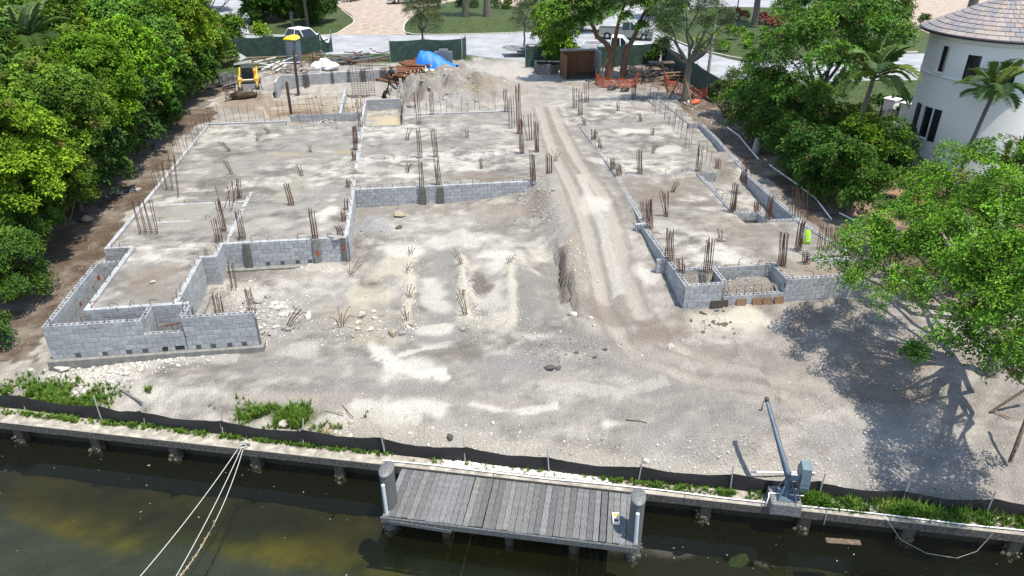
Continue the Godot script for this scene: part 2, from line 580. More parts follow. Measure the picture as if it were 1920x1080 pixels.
func streak(pts: Array, width: float, col: Color, amt: float, dh := 0.0, ragged := 0.5) -> void:
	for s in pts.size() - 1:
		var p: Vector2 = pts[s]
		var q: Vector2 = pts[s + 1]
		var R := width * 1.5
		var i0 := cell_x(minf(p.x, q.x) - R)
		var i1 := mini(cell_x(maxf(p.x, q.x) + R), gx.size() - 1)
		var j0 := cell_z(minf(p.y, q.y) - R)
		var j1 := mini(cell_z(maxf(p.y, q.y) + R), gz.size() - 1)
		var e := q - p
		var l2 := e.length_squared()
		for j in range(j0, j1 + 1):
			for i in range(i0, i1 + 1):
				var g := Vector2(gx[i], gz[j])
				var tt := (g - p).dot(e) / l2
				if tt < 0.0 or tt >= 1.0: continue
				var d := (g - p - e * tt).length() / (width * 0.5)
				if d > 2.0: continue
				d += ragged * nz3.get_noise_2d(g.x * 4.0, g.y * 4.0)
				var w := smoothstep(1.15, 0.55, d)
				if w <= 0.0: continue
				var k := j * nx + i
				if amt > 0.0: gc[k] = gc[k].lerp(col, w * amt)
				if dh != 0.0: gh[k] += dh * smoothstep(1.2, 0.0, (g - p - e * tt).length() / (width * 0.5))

func smooth_path(pts: Array, n := 6) -> Array:
	var out := []
	for i in pts.size() - 1:
		var p0: Vector2 = pts[maxi(i - 1, 0)]
		var p3: Vector2 = pts[mini(i + 2, pts.size() - 1)]
		for k in n:
			out.append((pts[i] as Vector2).cubic_interpolate(pts[i + 1], p0, p3, float(k) / n))
	out.append(pts[-1])
	return out

const C_GREY := Color(0.382, 0.358, 0.326)
const C_PALE := Color(0.6, 0.57, 0.515)
const C_WHITE := Color(0.75, 0.72, 0.65)
const C_DARK := Color(0.235, 0.213, 0.19)
const C_BROWN := Color(0.21, 0.16, 0.12)
const C_TAN := Color(0.4, 0.345, 0.285)
const C_LITTER := Color(0.15, 0.105, 0.07)
const C_LAWN := Color(0.055, 0.105, 0.02)
const C_BLUE := Color(0.33, 0.335, 0.345)

func make_ground() -> void:
	gx = axis(FX0, FX1, -420.0, 420.0)
	gz = axis(FZ0, FZ1, -620.0, 60.0)
	nx = gx.size()
	var nzz := gz.size()
	gh.resize(nx * nzz)
	gc.resize(nx * nzz)
	for j in nzz:
		for i in nx:
			var x := gx[i]
			var z := gz[j]
			var k := j * nx + i
			var h := ground_at(x, z)
			gh[k] = h
			var c := C_GREY
			var v := sea_v(x, z)
			var a := nz.get_noise_2d(x * 1.3 + 40.0, z * 1.9)
			var b := nz2.get_noise_2d(x * 2.1, z * 3.1 + 60.0)
			var f := nz3.get_noise_2d(x * 6.0, z * 8.0) * 0.7 + 0.45 * nz2.get_noise_2d(x * 26.0 + 9.0, z * 34.0)
			if v < 0.6:
				# the canal bed: olive weed near the wall, grey-green farther out
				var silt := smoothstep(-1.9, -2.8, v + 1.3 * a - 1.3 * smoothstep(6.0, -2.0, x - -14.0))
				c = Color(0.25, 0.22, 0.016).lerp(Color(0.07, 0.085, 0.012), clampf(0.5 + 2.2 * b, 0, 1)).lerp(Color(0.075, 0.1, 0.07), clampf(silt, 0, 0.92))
				c *= lerpf(0.25, 1.0, smoothstep(-0.6, -2.2, v + 0.5 * a))  # shade along the seawall, painted into the bed colour
			elif x + 1.6 * a < -14.9 and z + 3.0 * b < -25.5 and z > -72.0 or x + 1.5 * a < -17.0:
				c = C_LITTER.lerp(Color(0.3, 0.26, 0.215), clampf(0.2 + 1.6 * a + 1.2 * f, 0, 0.85))
				if x < -19.0 or z < -66.0: c = C_LAWN.lerp(C_LITTER, clampf(0.3 + a, 0, 1))
			elif z + 2.0 * a < -72.0 or x + 1.5 * b > 27.0 and z < -20.0:
				c = C_LAWN.lerp(Color(0.09, 0.13, 0.03), clampf(0.5 + a * 1.5, 0, 1))
			elif x + 1.0 * a > 19.6 and z + 3.0 * b < -25.0:
				c = C_LITTER.lerp(C_TAN, clampf(0.35 + 1.5 * a + 0.8 * f, 0, 1))
			elif in_bed(x, z):
				c = Color(0.4, 0.38, 0.35).lerp(C_WHITE, clampf(-0.05 + 1.5 * a + 1.0 * f, 0, 0.75))
				c = c.lerp(Color(0.2, 0.185, 0.165), clampf(-0.1 - 1.6 * b - 0.9 * f, 0, 0.75))
				if x > 9.0 and z > -38.0: c = c.lerp(C_TAN * 0.8, clampf(0.35 + 1.2 * b, 0, 0.7))
			else:
				# dusty ground, streaked the way the machines drove
				var q := 0.0
				if x > 6.0 and x < 11.6 and z < -26.0: q = nz2.get_noise_2d(x * 7.0, z * 1.1 + 20.0)
				elif z > -25.5: q = nz2.get_noise_2d((x + z * 0.3) * 1.3, (z - x * 0.2) * 5.0)
				else: q = nz2.get_noise_2d(x * 3.2, z * 2.6)
				c = C_GREY.lerp(C_PALE, clampf(0.12 + 1.0 * a + 1.1 * q + 0.7 * f, 0, 0.9))
				c = c.lerp(C_DARK, clampf(-0.08 - 1.2 * b - 0.9 * q - 0.6 * f, 0, 0.65))
				var rr := smoothstep(2.0, 9.0, x) * smoothstep(-30.0, -24.0, z)
				c = c.lerp(Color(0.345, 0.31, 0.28), 0.4 * rr)
				if z < -52.0: c = c.lerp(C_PALE, 0.35)
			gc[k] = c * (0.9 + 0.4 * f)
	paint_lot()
	var st := SurfaceTool.new()
	st.begin(Mesh.PRIMITIVE_TRIANGLES)
	st.set_smooth_group(0)
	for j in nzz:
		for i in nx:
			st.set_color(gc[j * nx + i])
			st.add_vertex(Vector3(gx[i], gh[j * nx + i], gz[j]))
	for j in nzz - 1:
		for i in nx - 1:
			var k := j * nx + i
			st.add_index(k); st.add_index(k + 1); st.add_index(k + nx)
			st.add_index(k + 1); st.add_index(k + nx + 1); st.add_index(k + nx)
	st.generate_normals()
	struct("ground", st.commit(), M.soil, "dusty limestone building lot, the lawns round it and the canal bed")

func more_materials() -> void:
	var g := func(v: float) -> Color: return Color(v, v, v)
	var blot := noise_tex(0.02, g.call(0.45), g.call(1.0), 61, 512, 6)
	var bmp2 := bump_tex(0.15, 62, 5.0)
	M.cap = mat(0.5, 0.465, 0.395, 0.95, 0, noise_tex(0.012, g.call(0.55), g.call(1.0), 63, 512, 6), 0.35, bmp2, 0.6)
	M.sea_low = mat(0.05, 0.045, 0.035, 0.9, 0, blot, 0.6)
	M.sea_pile = mat(0.13, 0.115, 0.09, 0.95, 0, blot, 1.0, bmp2, 0.6)
	M.galv_dull = mat(0.42, 0.43, 0.44, 0.5, 0.3)
	M.wood_bluegrey = mat(0.17, 0.19, 0.2, 0.85, 0, blot, 1.0, bmp2, 0.4)
	M.wood_post = mat(0.19, 0.205, 0.215, 0.8, 0, noise_tex(0.02, g.call(0.45), g.call(1.0), 64, 512, 6), 1.0, bmp2, 0.3, false)
	M.wood_post.uv1_scale = Vector3(7, 0.35, 7)
	M.pvc_dull = mat(0.48, 0.52, 0.56, 0.5)
	M.wood_brown2 = mat(0.22, 0.165, 0.12, 0.9, 0, blot, 0.7)
	M.shutter2 = mat(0.02, 0.028, 0.032, 0.5)
	M.toilet2 = mat(0.12, 0.155, 0.19, 0.6)
	M.cmu_blue = mat(0.27, 0.32, 0.38, 0.9, 0, blot, 1.0)
	M.moss = mat(0.07, 0.12, 0.02, 1.0, 0, blot, 1.5)
	M.bark_white = mat(0.5, 0.5, 0.52, 0.9, 0, blot, 1.5)
	M.cyan = mat(0.05, 0.45, 0.6, 0.6)
	M.red_cloth = mat(0.5, 0.05, 0.08, 0.6)
	M.soil_brown = mat(0.17, 0.125, 0.08, 1.0, 0, blot, 1.0, bmp2, 0.8)
	M.stone_clod = mat(0.2, 0.165, 0.135, 0.95, 0, blot, 1.5, bmp2, 0.6)
	M.rope_dull = mat(0.22, 0.21, 0.19, 0.9)
	M.cap_tin = mat(0.27, 0.28, 0.29, 0.6, 0.1, blot, 2.0)
	M.cast_blue = mat(0.3, 0.31, 0.315, 0.9, 0, blot, 0.8, bmp2, 0.4)

func _ready() -> void:
	# ---------------- camera, sky, sun, exposure
	var cam := Camera3D.new()
	cam.name = "camera"
	cam.position = Vector3(0, 15.9, 0)
	cam.rotation_degrees = Vector3(-28.6, -7.6, 0)
	cam.fov = 43.03
	cam.near = 0.2
	cam.far = 1500.0
	add_child(cam)
	cam.current = true
	var env := Environment.new()
	env.background_mode = Environment.BG_SKY
	var sky := Sky.new()
	var sm := ProceduralSkyMaterial.new()
	sm.sky_top_color = Color(0.47, 0.55, 0.66)
	sm.sky_horizon_color = Color(0.78, 0.81, 0.84)
	sm.ground_bottom_color = Color(0.3, 0.3, 0.28)
	sm.ground_horizon_color = Color(0.6, 0.66, 0.7)
	sm.sky_curve = 0.18
	sm.sky_energy_multiplier = 1.3
	sky.sky_material = sm
	env.sky = sky
	env.tonemap_mode = Environment.TONE_MAPPER_LINEAR
	env.tonemap_exposure = 1.6
	env.sdfgi_enabled = true
	env.ssao_enabled = true
	env.ssil_enabled = true
	var we := WorldEnvironment.new()
	we.name = "environment"
	we.environment = env
	add_child(we)
	var sun := DirectionalLight3D.new()
	sun.name = "sun"
	sun.light_energy = 1.5
	sun.light_color = Color(1.0, 0.962, 0.9)
	sun.light_angular_distance = 0.5
	sun.shadow_enabled = true
	add_child(sun)
	sun.look_at_from_position(Vector3(0.75, 2.95, 0.65) * 20.0, Vector3.ZERO, Vector3.FORWARD)
	# ---------------- the place
	rng.seed = 4211
	nz.seed = 5
	nz.frequency = 0.08
	nz.fractal_octaves = 6
	nz.fractal_gain = 0.58
	nz2.seed = 9
	nz2.frequency = 0.07
	nz2.fractal_octaves = 5
	nz2.fractal_gain = 0.58
	nz3.seed = 17
	nz3.frequency = 0.11
	nz3.fractal_octaves = 4
	make_materials()
	more_materials()
	make_ground()
	make_streets()
	make_seawall()
	make_walls()
	make_rebar()
	make_stones()
	make_grass()
	make_plants()
	make_tower()
	make_site()
	make_vehicles()
	make_people()
#CALLS

func paint_lot() -> void:
	# haul road and ruts
	streak(smooth_path([Vector2(9.17, -66.91), Vector2(8.79, -57.88), Vector2(8.01, -45.65), Vector2(7.96, -37.38), Vector2(7.7, -30.24), Vector2(7.58, -26.52), Vector2(7.83, -22.79)]), 3.2, Color(0.42,0.385,0.345), 0.6, 0.0, 0.6)
	for p in [[Vector2(9.18, -53.72), Vector2(8.28, -42.38), Vector2(8.18, -35.87), Vector2(7.94, -31.3), Vector2(7.55, -27.71), Vector2(7.46, -24.66), Vector2(7.95, -22.12), Vector2(9.3, -20.3)], [Vector2(10.17, -53.59), Vector2(9.42, -42.23), Vector2(9.65, -35.67), Vector2(9.22, -31.13), Vector2(8.72, -27.55), Vector2(8.63, -24.85), Vector2(9.17, -22.64), Vector2(10.82, -21.1)]]:
		var sp_ := smooth_path(p)
		streak(sp_, 0.75, Color(0.5,0.45,0.39), 0.8, -0.07, 0.3)
		for off in [-0.42, 0.42]:
			var edge := []
			for q in sp_: edge.append(q + Vector2(off, 0.0))
			streak(edge, 0.3, Color(0.27, 0.235, 0.2), 0.6, 0.03, 1.0)
	streak(smooth_path([Vector2(8.99, -38.69), Vector2(8.95, -33.91), Vector2(8.49, -29.77), Vector2(8.14, -26.45)]), 0.5, C_WHITE, 0.5, 0.02, 0.9)
	blob(9.0, -34.5, 1.0, 1.6, 0.3, C_WHITE, 0.55, 0.0, 0.9)
	# curved tracks over the lower yard
	for p in [[Vector2(7.83, -23.56), Vector2(8.97, -21.7), Vector2(11.44, -20.58), Vector2(14.21, -19.56)], [Vector2(7.01, -22.9), Vector2(8.11, -20.95), Vector2(10.67, -19.71), Vector2(13.37, -18.74)], [Vector2(-6.53, -23.56), Vector2(-2.16, -22.83), Vector2(1.81, -22.65), Vector2(5.19, -21.25)], [Vector2(-7.4, -22.19), Vector2(-2.11, -21.26), Vector2(3.45, -20.21)], [Vector2(6.72, -19.54), Vector2(9.03, -19.53), Vector2(11.62, -18.74)]]:
		streak(smooth_path(p), 0.7, Color(0.44,0.4,0.35), 0.6, -0.03, 0.5)
	streak(smooth_path([Vector2(-3.95, -21.2), Vector2(-0.99, -21.58), Vector2(1.71, -21.64), Vector2(4.33, -21.97)]), 0.9, C_DARK * 1.25, 0.45, 0.0, 0.8)
	for e in [[[Vector2(5.74, -23.84), Vector2(7.24, -21.41), Vector2(8.95, -19.33), Vector2(11.35, -17.77)], 1.7, Color(0.265, 0.25, 0.235), 0.5], [[Vector2(-2.96, -23.29), Vector2(-0.57, -23.33), Vector2(1.81, -22.65), Vector2(4.07, -22.81)], 1.3, Color(0.26, 0.245, 0.23), 0.55], [[Vector2(-4.8, -22.16), Vector2(-2.14, -22.06), Vector2(0.52, -21.13), Vector2(2.81, -21.08)], 1.0, Color(0.28, 0.262, 0.245), 0.5], [[Vector2(3.12, -19.29), Vector2(5.62, -19.69), Vector2(8.27, -18.46), Vector2(10.37, -17.23)], 1.2, Color(0.29, 0.27, 0.25), 0.5], [[Vector2(6.35, -26.77), Vector2(8.11, -24.58), Vector2(9.38, -22.96)], 0.9, Color(0.25, 0.205, 0.17), 0.6], [[Vector2(9.56, -21.62), Vector2(11.93, -21.76), Vector2(14.14, -21.01)], 1.1, Color(0.3, 0.265, 0.235), 0.5], [[Vector2(-7.52, -23.69), Vector2(-5.37, -23.68), Vector2(-3.34, -22.89)], 1.0, Color(0.29, 0.275, 0.26), 0.5], [[Vector2(3.84, -21.43), Vector2(5.85, -20.67), Vector2(8.42, -20.65)], 0.7, Color(0.56, 0.53, 0.48), 0.6], [[Vector2(1.23, -20.57), Vector2(2.66, -19.93), Vector2(4.36, -20.0)], 0.5, C_WHITE, 0.7], [[Vector2(-2.86, -21.27), Vector2(-1.36, -20.47), Vector2(-0.46, -20.06)], 0.7, C_WHITE, 0.65], [[Vector2(-4.16, -35.66), Vector2(-0.88, -34.11), Vector2(2.93, -34.37), Vector2(5.44, -32.72)], 1.0, Color(0.28, 0.255, 0.225), 0.5], [[Vector2(-0.02, -36.42), Vector2(3.17, -36.89), Vector2(5.56, -35.32)], 0.8, Color(0.33, 0.28, 0.23), 0.6]]:
		streak(smooth_path(e[0]), e[1], e[2], e[3], 0.0, 1.3)
	# cut bank beside the road; its shaded face is painted in as a dark streak
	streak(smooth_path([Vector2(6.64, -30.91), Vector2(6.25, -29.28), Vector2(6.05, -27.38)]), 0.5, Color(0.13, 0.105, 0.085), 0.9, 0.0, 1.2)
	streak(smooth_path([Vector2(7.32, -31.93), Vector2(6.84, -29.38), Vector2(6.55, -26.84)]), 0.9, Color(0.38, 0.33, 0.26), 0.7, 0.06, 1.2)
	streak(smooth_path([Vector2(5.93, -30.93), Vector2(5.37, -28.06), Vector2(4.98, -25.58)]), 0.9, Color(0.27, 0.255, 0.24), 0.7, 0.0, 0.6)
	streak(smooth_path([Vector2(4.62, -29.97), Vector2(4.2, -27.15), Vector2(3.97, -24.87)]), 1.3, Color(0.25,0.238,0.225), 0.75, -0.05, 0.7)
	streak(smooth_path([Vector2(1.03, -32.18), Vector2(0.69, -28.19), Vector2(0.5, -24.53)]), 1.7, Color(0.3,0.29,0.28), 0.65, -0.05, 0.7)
	# footing trenches in the court
	for p in [[Vector2(-0.69, -32.31), Vector2(-0.81, -28.88), Vector2(-0.89, -25.94)], [Vector2(1.77, -31.38), Vector2(1.6, -28.47), Vector2(1.55, -26.04)], [Vector2(4.02, -31.09), Vector2(3.64, -27.31), Vector2(3.33, -25.3)]]:
		streak(smooth_path(p), 0.55, Color(0.62, 0.575, 0.48), 0.85, 0.16, 1.0)
	blob(2.61, -28.58, 1.25, 2.6, 0.0, C_WHITE, 0.5, -0.22, 1.0)
	blob(2.52, -29.37, 0.75, 1.1, 0.1, Color(0.13,0.1,0.09), 0.85, -0.05, 0.8)
	blob(-2.48, -29.71, 0.55, 0.5, 0.0, Color(0.13,0.095,0.09), 0.85, 0.0, 0.9)
	blob(-1.41, -30.7, 1.6, 1.5, 0.0, Color(0.66,0.61,0.49), 0.65, 0.02, 0.9)
	blob(-1.98, -28.24, 1.4, 1.2, 0.3, Color(0.63,0.57,0.43), 0.6, 0.0, 0.9)
	blob(3.41, -31.39, 1.5, 0.8, 0.0, C_WHITE, 0.8, 0.0, 0.9)
	blob(2.63, -25.47, 1.5, 1.0, 0.0, Color(0.6,0.56,0.47), 0.5, 0.05, 1.4)
	blob(0.33, -27.85, 0.8, 1.6, 0.0, C_WHITE, 0.6, 0.0, 0.9)
	blob(0.23, -25.46, 1.0, 0.5, 0.0, C_WHITE, 0.7, 0.06, 0.9)
	streak(smooth_path([Vector2(-2.43, -25.0), Vector2(-1.58, -23.46), Vector2(-0.39, -22.43), Vector2(0.6, -22.47)]), 0.7, C_WHITE, 0.85, 0.0, 1.0)
	streak(smooth_path([Vector2(-1.48, -23.63), Vector2(-0.35, -24.15), Vector2(0.69, -24.2)]), 0.35, C_WHITE, 0.7, 0.0, 1.0)
	blob(-0.78, -22.82, 1.4, 0.9, 0.2, C_WHITE, 0.7, 0.0, 1.0)
	blob(1.07, -23.58, 1.3, 0.7, 0.0, Color(0.18,0.155,0.13), 0.6, 0.0, 0.9)
	blob(-0.26, -20.62, 1.6, 0.5, 0.3, C_WHITE, 0.75, 0.03, 0.9)
	blob(5.99, -18.91, 1.0, 0.45, 0.0, C_WHITE, 0.8, 0.0, 0.9)
	blob(-5.11, -24.86, 1.2, 0.6, 0.0, C_PALE, 0.6, 0.0, 0.9)
	blob(12.19, -23.83, 1.9, 1.0, 0.0, Color(0.66,0.61,0.51), 0.9, 0.0, 0.7)
	blob(15.66, -23.66, 1.6, 1.0, 0.0, Color(0.22,0.18,0.155), 0.6, 0.05, 0.9)
	blob(8.95, -24.05, 1.4, 1.1, 0.3, Color(0.235,0.19,0.155), 0.75, 0.08, 0.8)
	blob(9.61, -27.03, 0.7, 0.9, 0.0, C_WHITE, 0.6, 0.0, 0.9)
	blob(5.3, -23.82, 1.8, 0.9, 0.2, Color(0.235,0.22,0.21), 0.65, 0.06, 0.9)
	blob(3.84, -22.66, 2.4, 1.0, 0.0, Color(0.3,0.295,0.295), 0.6, 0.0, 0.9)
	blob(7.99, -17.16, 2.2, 1.0, 0.3, C_BLUE, 0.4, 0.0, 0.9)
	blob(-2.5, -35.1, 1.15, 1.5, 0.0, Color(0.36,0.37,0.385), 0.8, 0.42, 0.5)
	blob(-1.16, -32.47, 1.3, 0.7, 0.4, C_WHITE, 0.75, 0.0, 0.9)
	blob(1.48, -33.25, 2.0, 0.9, 0.0, C_WHITE, 0.55, 0.0, 1.0)
	blob(3.92, -35.78, 2.2, 1.2, 0.0, C_TAN, 0.5, 0.0, 0.9)
	blob(6.04, -35.63, 0.8, 1.5, 0.4, Color(0.24,0.2,0.165), 0.7, 0.1, 0.9)
	# rubble zone beside the long footing
	blob(-6.33, -27.7, 1.6, 1.6, 0.0, Color(0.43,0.42,0.4), 0.6, 0.12, 0.9)
	blob(-7.69, -29.33, 1.0, 0.9, 0.0, C_PALE, 0.7, 0.1, 0.9)
	blob(-5.86, -30.48, 1.3, 0.7, 0.0, Color(0.36,0.32,0.28), 0.7, 0.4, 0.5)
	blob(-4.85, -31.16, 1.5, 0.6, 0.0, C_PALE, 0.6, 0.15, 0.7)
	blob(-3.37, -26.7, 1.8, 1.1, 0.0, Color(0.4,0.345,0.26), 0.55, 0.05, 0.9)
	blob(-2.43, -25.0, 1.6, 0.6, 0.0, Color(0.47,0.42,0.31), 0.6, 0.0, 0.9)
	# white stone chips along the long footing
	streak(smooth_path([Vector2(-14.49, -24.97), Vector2(-12.46, -24.35), Vector2(-9.91, -24.79), Vector2(-7.32, -24.74)]), 1.3, Color(0.5,0.49,0.47), 0.75, 0.03, 0.8)
	blob(-12.38, -23.83, 1.2, 0.9, 0.0, Color(0.55,0.54,0.52), 0.8, 0.05, 0.8)
	# pebble band behind the silt fence
	streak(smooth_path([Vector2(-3.17, -20.34), Vector2(1.41, -18.49), Vector2(7.93, -16.48), Vector2(12.59, -15.27)]), 1.5, Color(0.5,0.465,0.4), 0.55, 0.02, 0.7)
	blob(14.08, -16.61, 3.4, 2.2, 0.3, Color(0.34,0.33,0.34), 0.5, 0.0, 0.9)
	blob(16.02, -20.61, 2.6, 2.4, 0.0, Color(0.26,0.215,0.18), 0.6, 0.0, 0.9)
	# the beds: worn and stained places
	for e in [[Vector2(-10.95, -28.58), 1.4, 1.4, C_BROWN * 1.5, 0.5], [Vector2(-10.85, -26.74), 1.6, 0.8, Color(0.24,0.21,0.18), 0.5], [Vector2(-11.6, -35.56), 1.6, 1.8, Color(0.45,0.45,0.38), 0.5], [Vector2(-4.75, -34.65), 0.7, 2.4, C_WHITE, 0.9], [Vector2(-6.62, -39.49), 0.6, 3.5, Color(0.44,0.41,0.33), 0.6], [Vector2(-7.44, -33.68), 2.0, 0.9, C_PALE, 0.5], [Vector2(-8.15, -44.36), 2.2, 0.6, Color(0.46,0.4,0.27), 0.6], [Vector2(-4.65, -44.41), 0.8, 0.5, Color(0.5,0.43,0.26), 0.6], [Vector2(-12.03, -48.16), 2.6, 1.2, C_PALE, 0.6], [Vector2(-10.48, -37.59), 1.5, 0.7, Color(0.23,0.21,0.19), 0.55], [Vector2(-1.37, -39.65), 2.4, 0.5, C_WHITE, 0.85], [Vector2(-1.99, -40.81), 2.2, 0.6, C_PALE, 0.6], [Vector2(3.39, -39.01), 2.6, 0.9, Color(0.27,0.22,0.175), 0.65], [Vector2(6.06, -48.17), 2.0, 1.2, C_WHITE, 0.5], [Vector2(1.26, -45.24), 3.0, 0.5, Color(0.27,0.25,0.22), 0.5],
			[Vector2(14.12, -46.47), 1.7, 0.8, C_WHITE, 0.8], [Vector2(15.32, -42.27), 2.0, 0.8, C_WHITE, 0.7], [Vector2(10.58, -40.85), 0.9, 1.0, C_WHITE, 0.5], [Vector2(12.62, -34.89), 1.8, 1.5, Color(0.27,0.215,0.175), 0.8], [Vector2(14.31, -33.17), 1.7, 0.8, Color(0.19,0.155,0.13), 0.75], [Vector2(15.74, -29.95), 1.6, 0.8, Color(0.25,0.21,0.175), 0.55], [Vector2(12.89, -27.43), 1.8, 1.2, C_WHITE, 0.75], [Vector2(11.42, -31.16), 0.9, 1.0, C_PALE, 0.6], [Vector2(15.91, -27.03), 1.0, 1.0, C_PALE, 0.5], [Vector2(16.57, -52.35), 2.0, 0.8, C_TAN, 0.6], [Vector2(17.36, -39.95), 0.9, 2.0, C_BROWN * 1.3, 0.6], [Vector2(16.78, -25.61), 1.2, 0.7, C_BROWN * 1.6, 0.5]]:
		blob(e[0].x, e[0].y, e[1], e[2], 0.15, e[3], e[4], 0.0, 1.0)
	# loose fill heaped inside the low bays
	blob(13.3, -25.7, 1.6, 0.85, 0.0, Color(0.3,0.27,0.24), 0.9, 0.75, 0.35)
	blob(14.3, -25.8, 0.9, 0.7, 0.0, Color(0.3,0.27,0.24), 0.9, 0.4, 0.4)
	blob(11.4, -25.55, 0.7, 0.6, 0.0, Color(0.4,0.37,0.32), 0.9, -0.15, 0.4)
	# the sunken service bay behind the left bed
	blob(-7.6, -57.5, 4.6, 4.4, 0.0, Color(0.4,0.33,0.24), 0.8, 0.0, 0.6)
	blob(-8.6, -56.4, 2.4, 1.2, 0.0, Color(0.24,0.15,0.09), 0.8, 0.25, 0.6)
	blob(-4.8, -59.0, 2.0, 1.4, 0.0, Color(0.58,0.54,0.46), 0.8, 0.3, 0.5)
	blob(-6.2, -52.0, 1.6, 0.9, 0.0, Color(0.3,0.29,0.275), 0.8, 0.45, 0.5)
	blob(-2.3, -53.6, 1.4, 2.6, 0.0, Color(0.6,0.52,0.34), 0.9, 0.2, 0.8)
	# brown earth by the loader
	blob(-12.5, -58.0, 3.0, 3.6, 0.0, Color(0.32,0.235,0.165), 0.75, 0.12, 0.5)
	blob(-14.0, -60.0, 2.2, 2.0, 0.0, Color(0.45,0.37,0.28), 0.6, 0.0, 0.7)
	# the dirt mound by the gate
	blob(3.8, -59.6, 6.0, 5.6, 0.1, Color(0.335,0.305,0.265), 0.85, 1.55, 0.3, 0.8)
	blob(1.6, -58.6, 3.4, 3.4, 0.5, Color(0.3,0.275,0.245), 0.5, 0.75, 0.7)
	blob(5.2, -58.0, 1.6, 1.8, 0.2, Color(0.32,0.265,0.185), 0.8, 0.25, 0.6)
	blob(0.2, -57.5, 1.6, 2.4, 0.2, Color(0.23,0.185,0.155), 0.8, 0.2, 0.6)
	blob(3.0, -55.4, 2.6, 1.0, 0.0, Color(0.38,0.375,0.37), 0.7, 0.25, 0.6)
	for i in 34:
		var an := rng.randf() * TAU
		var rd := 3.9 * sqrt(rng.randf())
		blob(3.4 + cos(an) * rd, -58.8 + sin(an) * rd, rng.randf_range(0.35, 0.9), rng.randf_range(0.35, 0.9), an, [Color(0.36, 0.335, 0.3), Color(0.27, 0.25, 0.225), Color(0.42, 0.4, 0.37)][i % 3], 0.7, rng.randf_range(0.08, 0.34), 0.9)
	# white dust at the gate, dark brown soil under the big tree
	blob(8.6, -66.0, 3.6, 6.0, 0.1, Color(0.6,0.565,0.51), 0.85, 0.0, 0.5)
	blob(9.5, -74.0, 4.5, 3.2, 0.0, Color(0.55,0.53,0.5), 0.8, 0.0, 0.6)
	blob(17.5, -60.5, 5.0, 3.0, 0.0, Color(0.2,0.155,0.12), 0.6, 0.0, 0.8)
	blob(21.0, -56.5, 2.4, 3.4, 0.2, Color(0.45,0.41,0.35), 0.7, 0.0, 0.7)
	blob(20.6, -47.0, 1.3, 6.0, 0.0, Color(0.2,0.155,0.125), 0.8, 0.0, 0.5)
	# lawn strip behind the left screen fence
	blob(-15.0, -70.5, 3.2, 1.6, 0.0, C_LAWN * 1.2, 0.9, 0.0, 0.5)
	# turf left along the canal
	blob(-13.71, -23.42, 2.2, 0.7, 0.3, Color(0.1,0.12,0.035), 0.9, 0.03, 0.6)
	blob(-4.93, -20.92, 1.7, 0.55, 0.3, Color(0.1,0.12,0.035), 0.9, 0.05, 0.6)
	blob(27.5, -36.0, 2.6, 2.2, 0.0, Color(0.46,0.3,0.2), 0.9, 0.0, 0.6)
	blob(23.38, -32.46, 1.5, 2.0, 0.0, Color(0.46,0.31,0.22), 0.9, 0.0, 0.6)
	blob(31.27, -45.67, 4.0, 2.6, 0.0, Color(0.46,0.31,0.21), 0.9, 0.0, 0.5)

func sheet(called: String, pts: Array, y: float, m: Material, label := "") -> MeshInstance3D:
	var st := mb()
	prism(st, PackedVector2Array(pts), y - 0.3, y)
	return struct(called, done(st), m, label)

func kerb_line(pts: Array, y: float, parent: Node) -> void:
	for i in pts.size() - 1:
		var a: Vector2 = pts[i]
		var b: Vector2 = pts[i + 1]
		var l := a.distance_to(b)
		var n := maxi(1, int(l / 1.5))
		for k in n:
			var p := a.lerp(b, (k + 0.5) / n)
			part("kerb_stone", m_box(Vector3(1, 0.3, 0.16), 0.02), M.kerb, parent, Vector3(p.x, y, p.y), Vector3(0, -(b - a).angle(), 0), Vector3(l / n - 0.012, 1, 1))

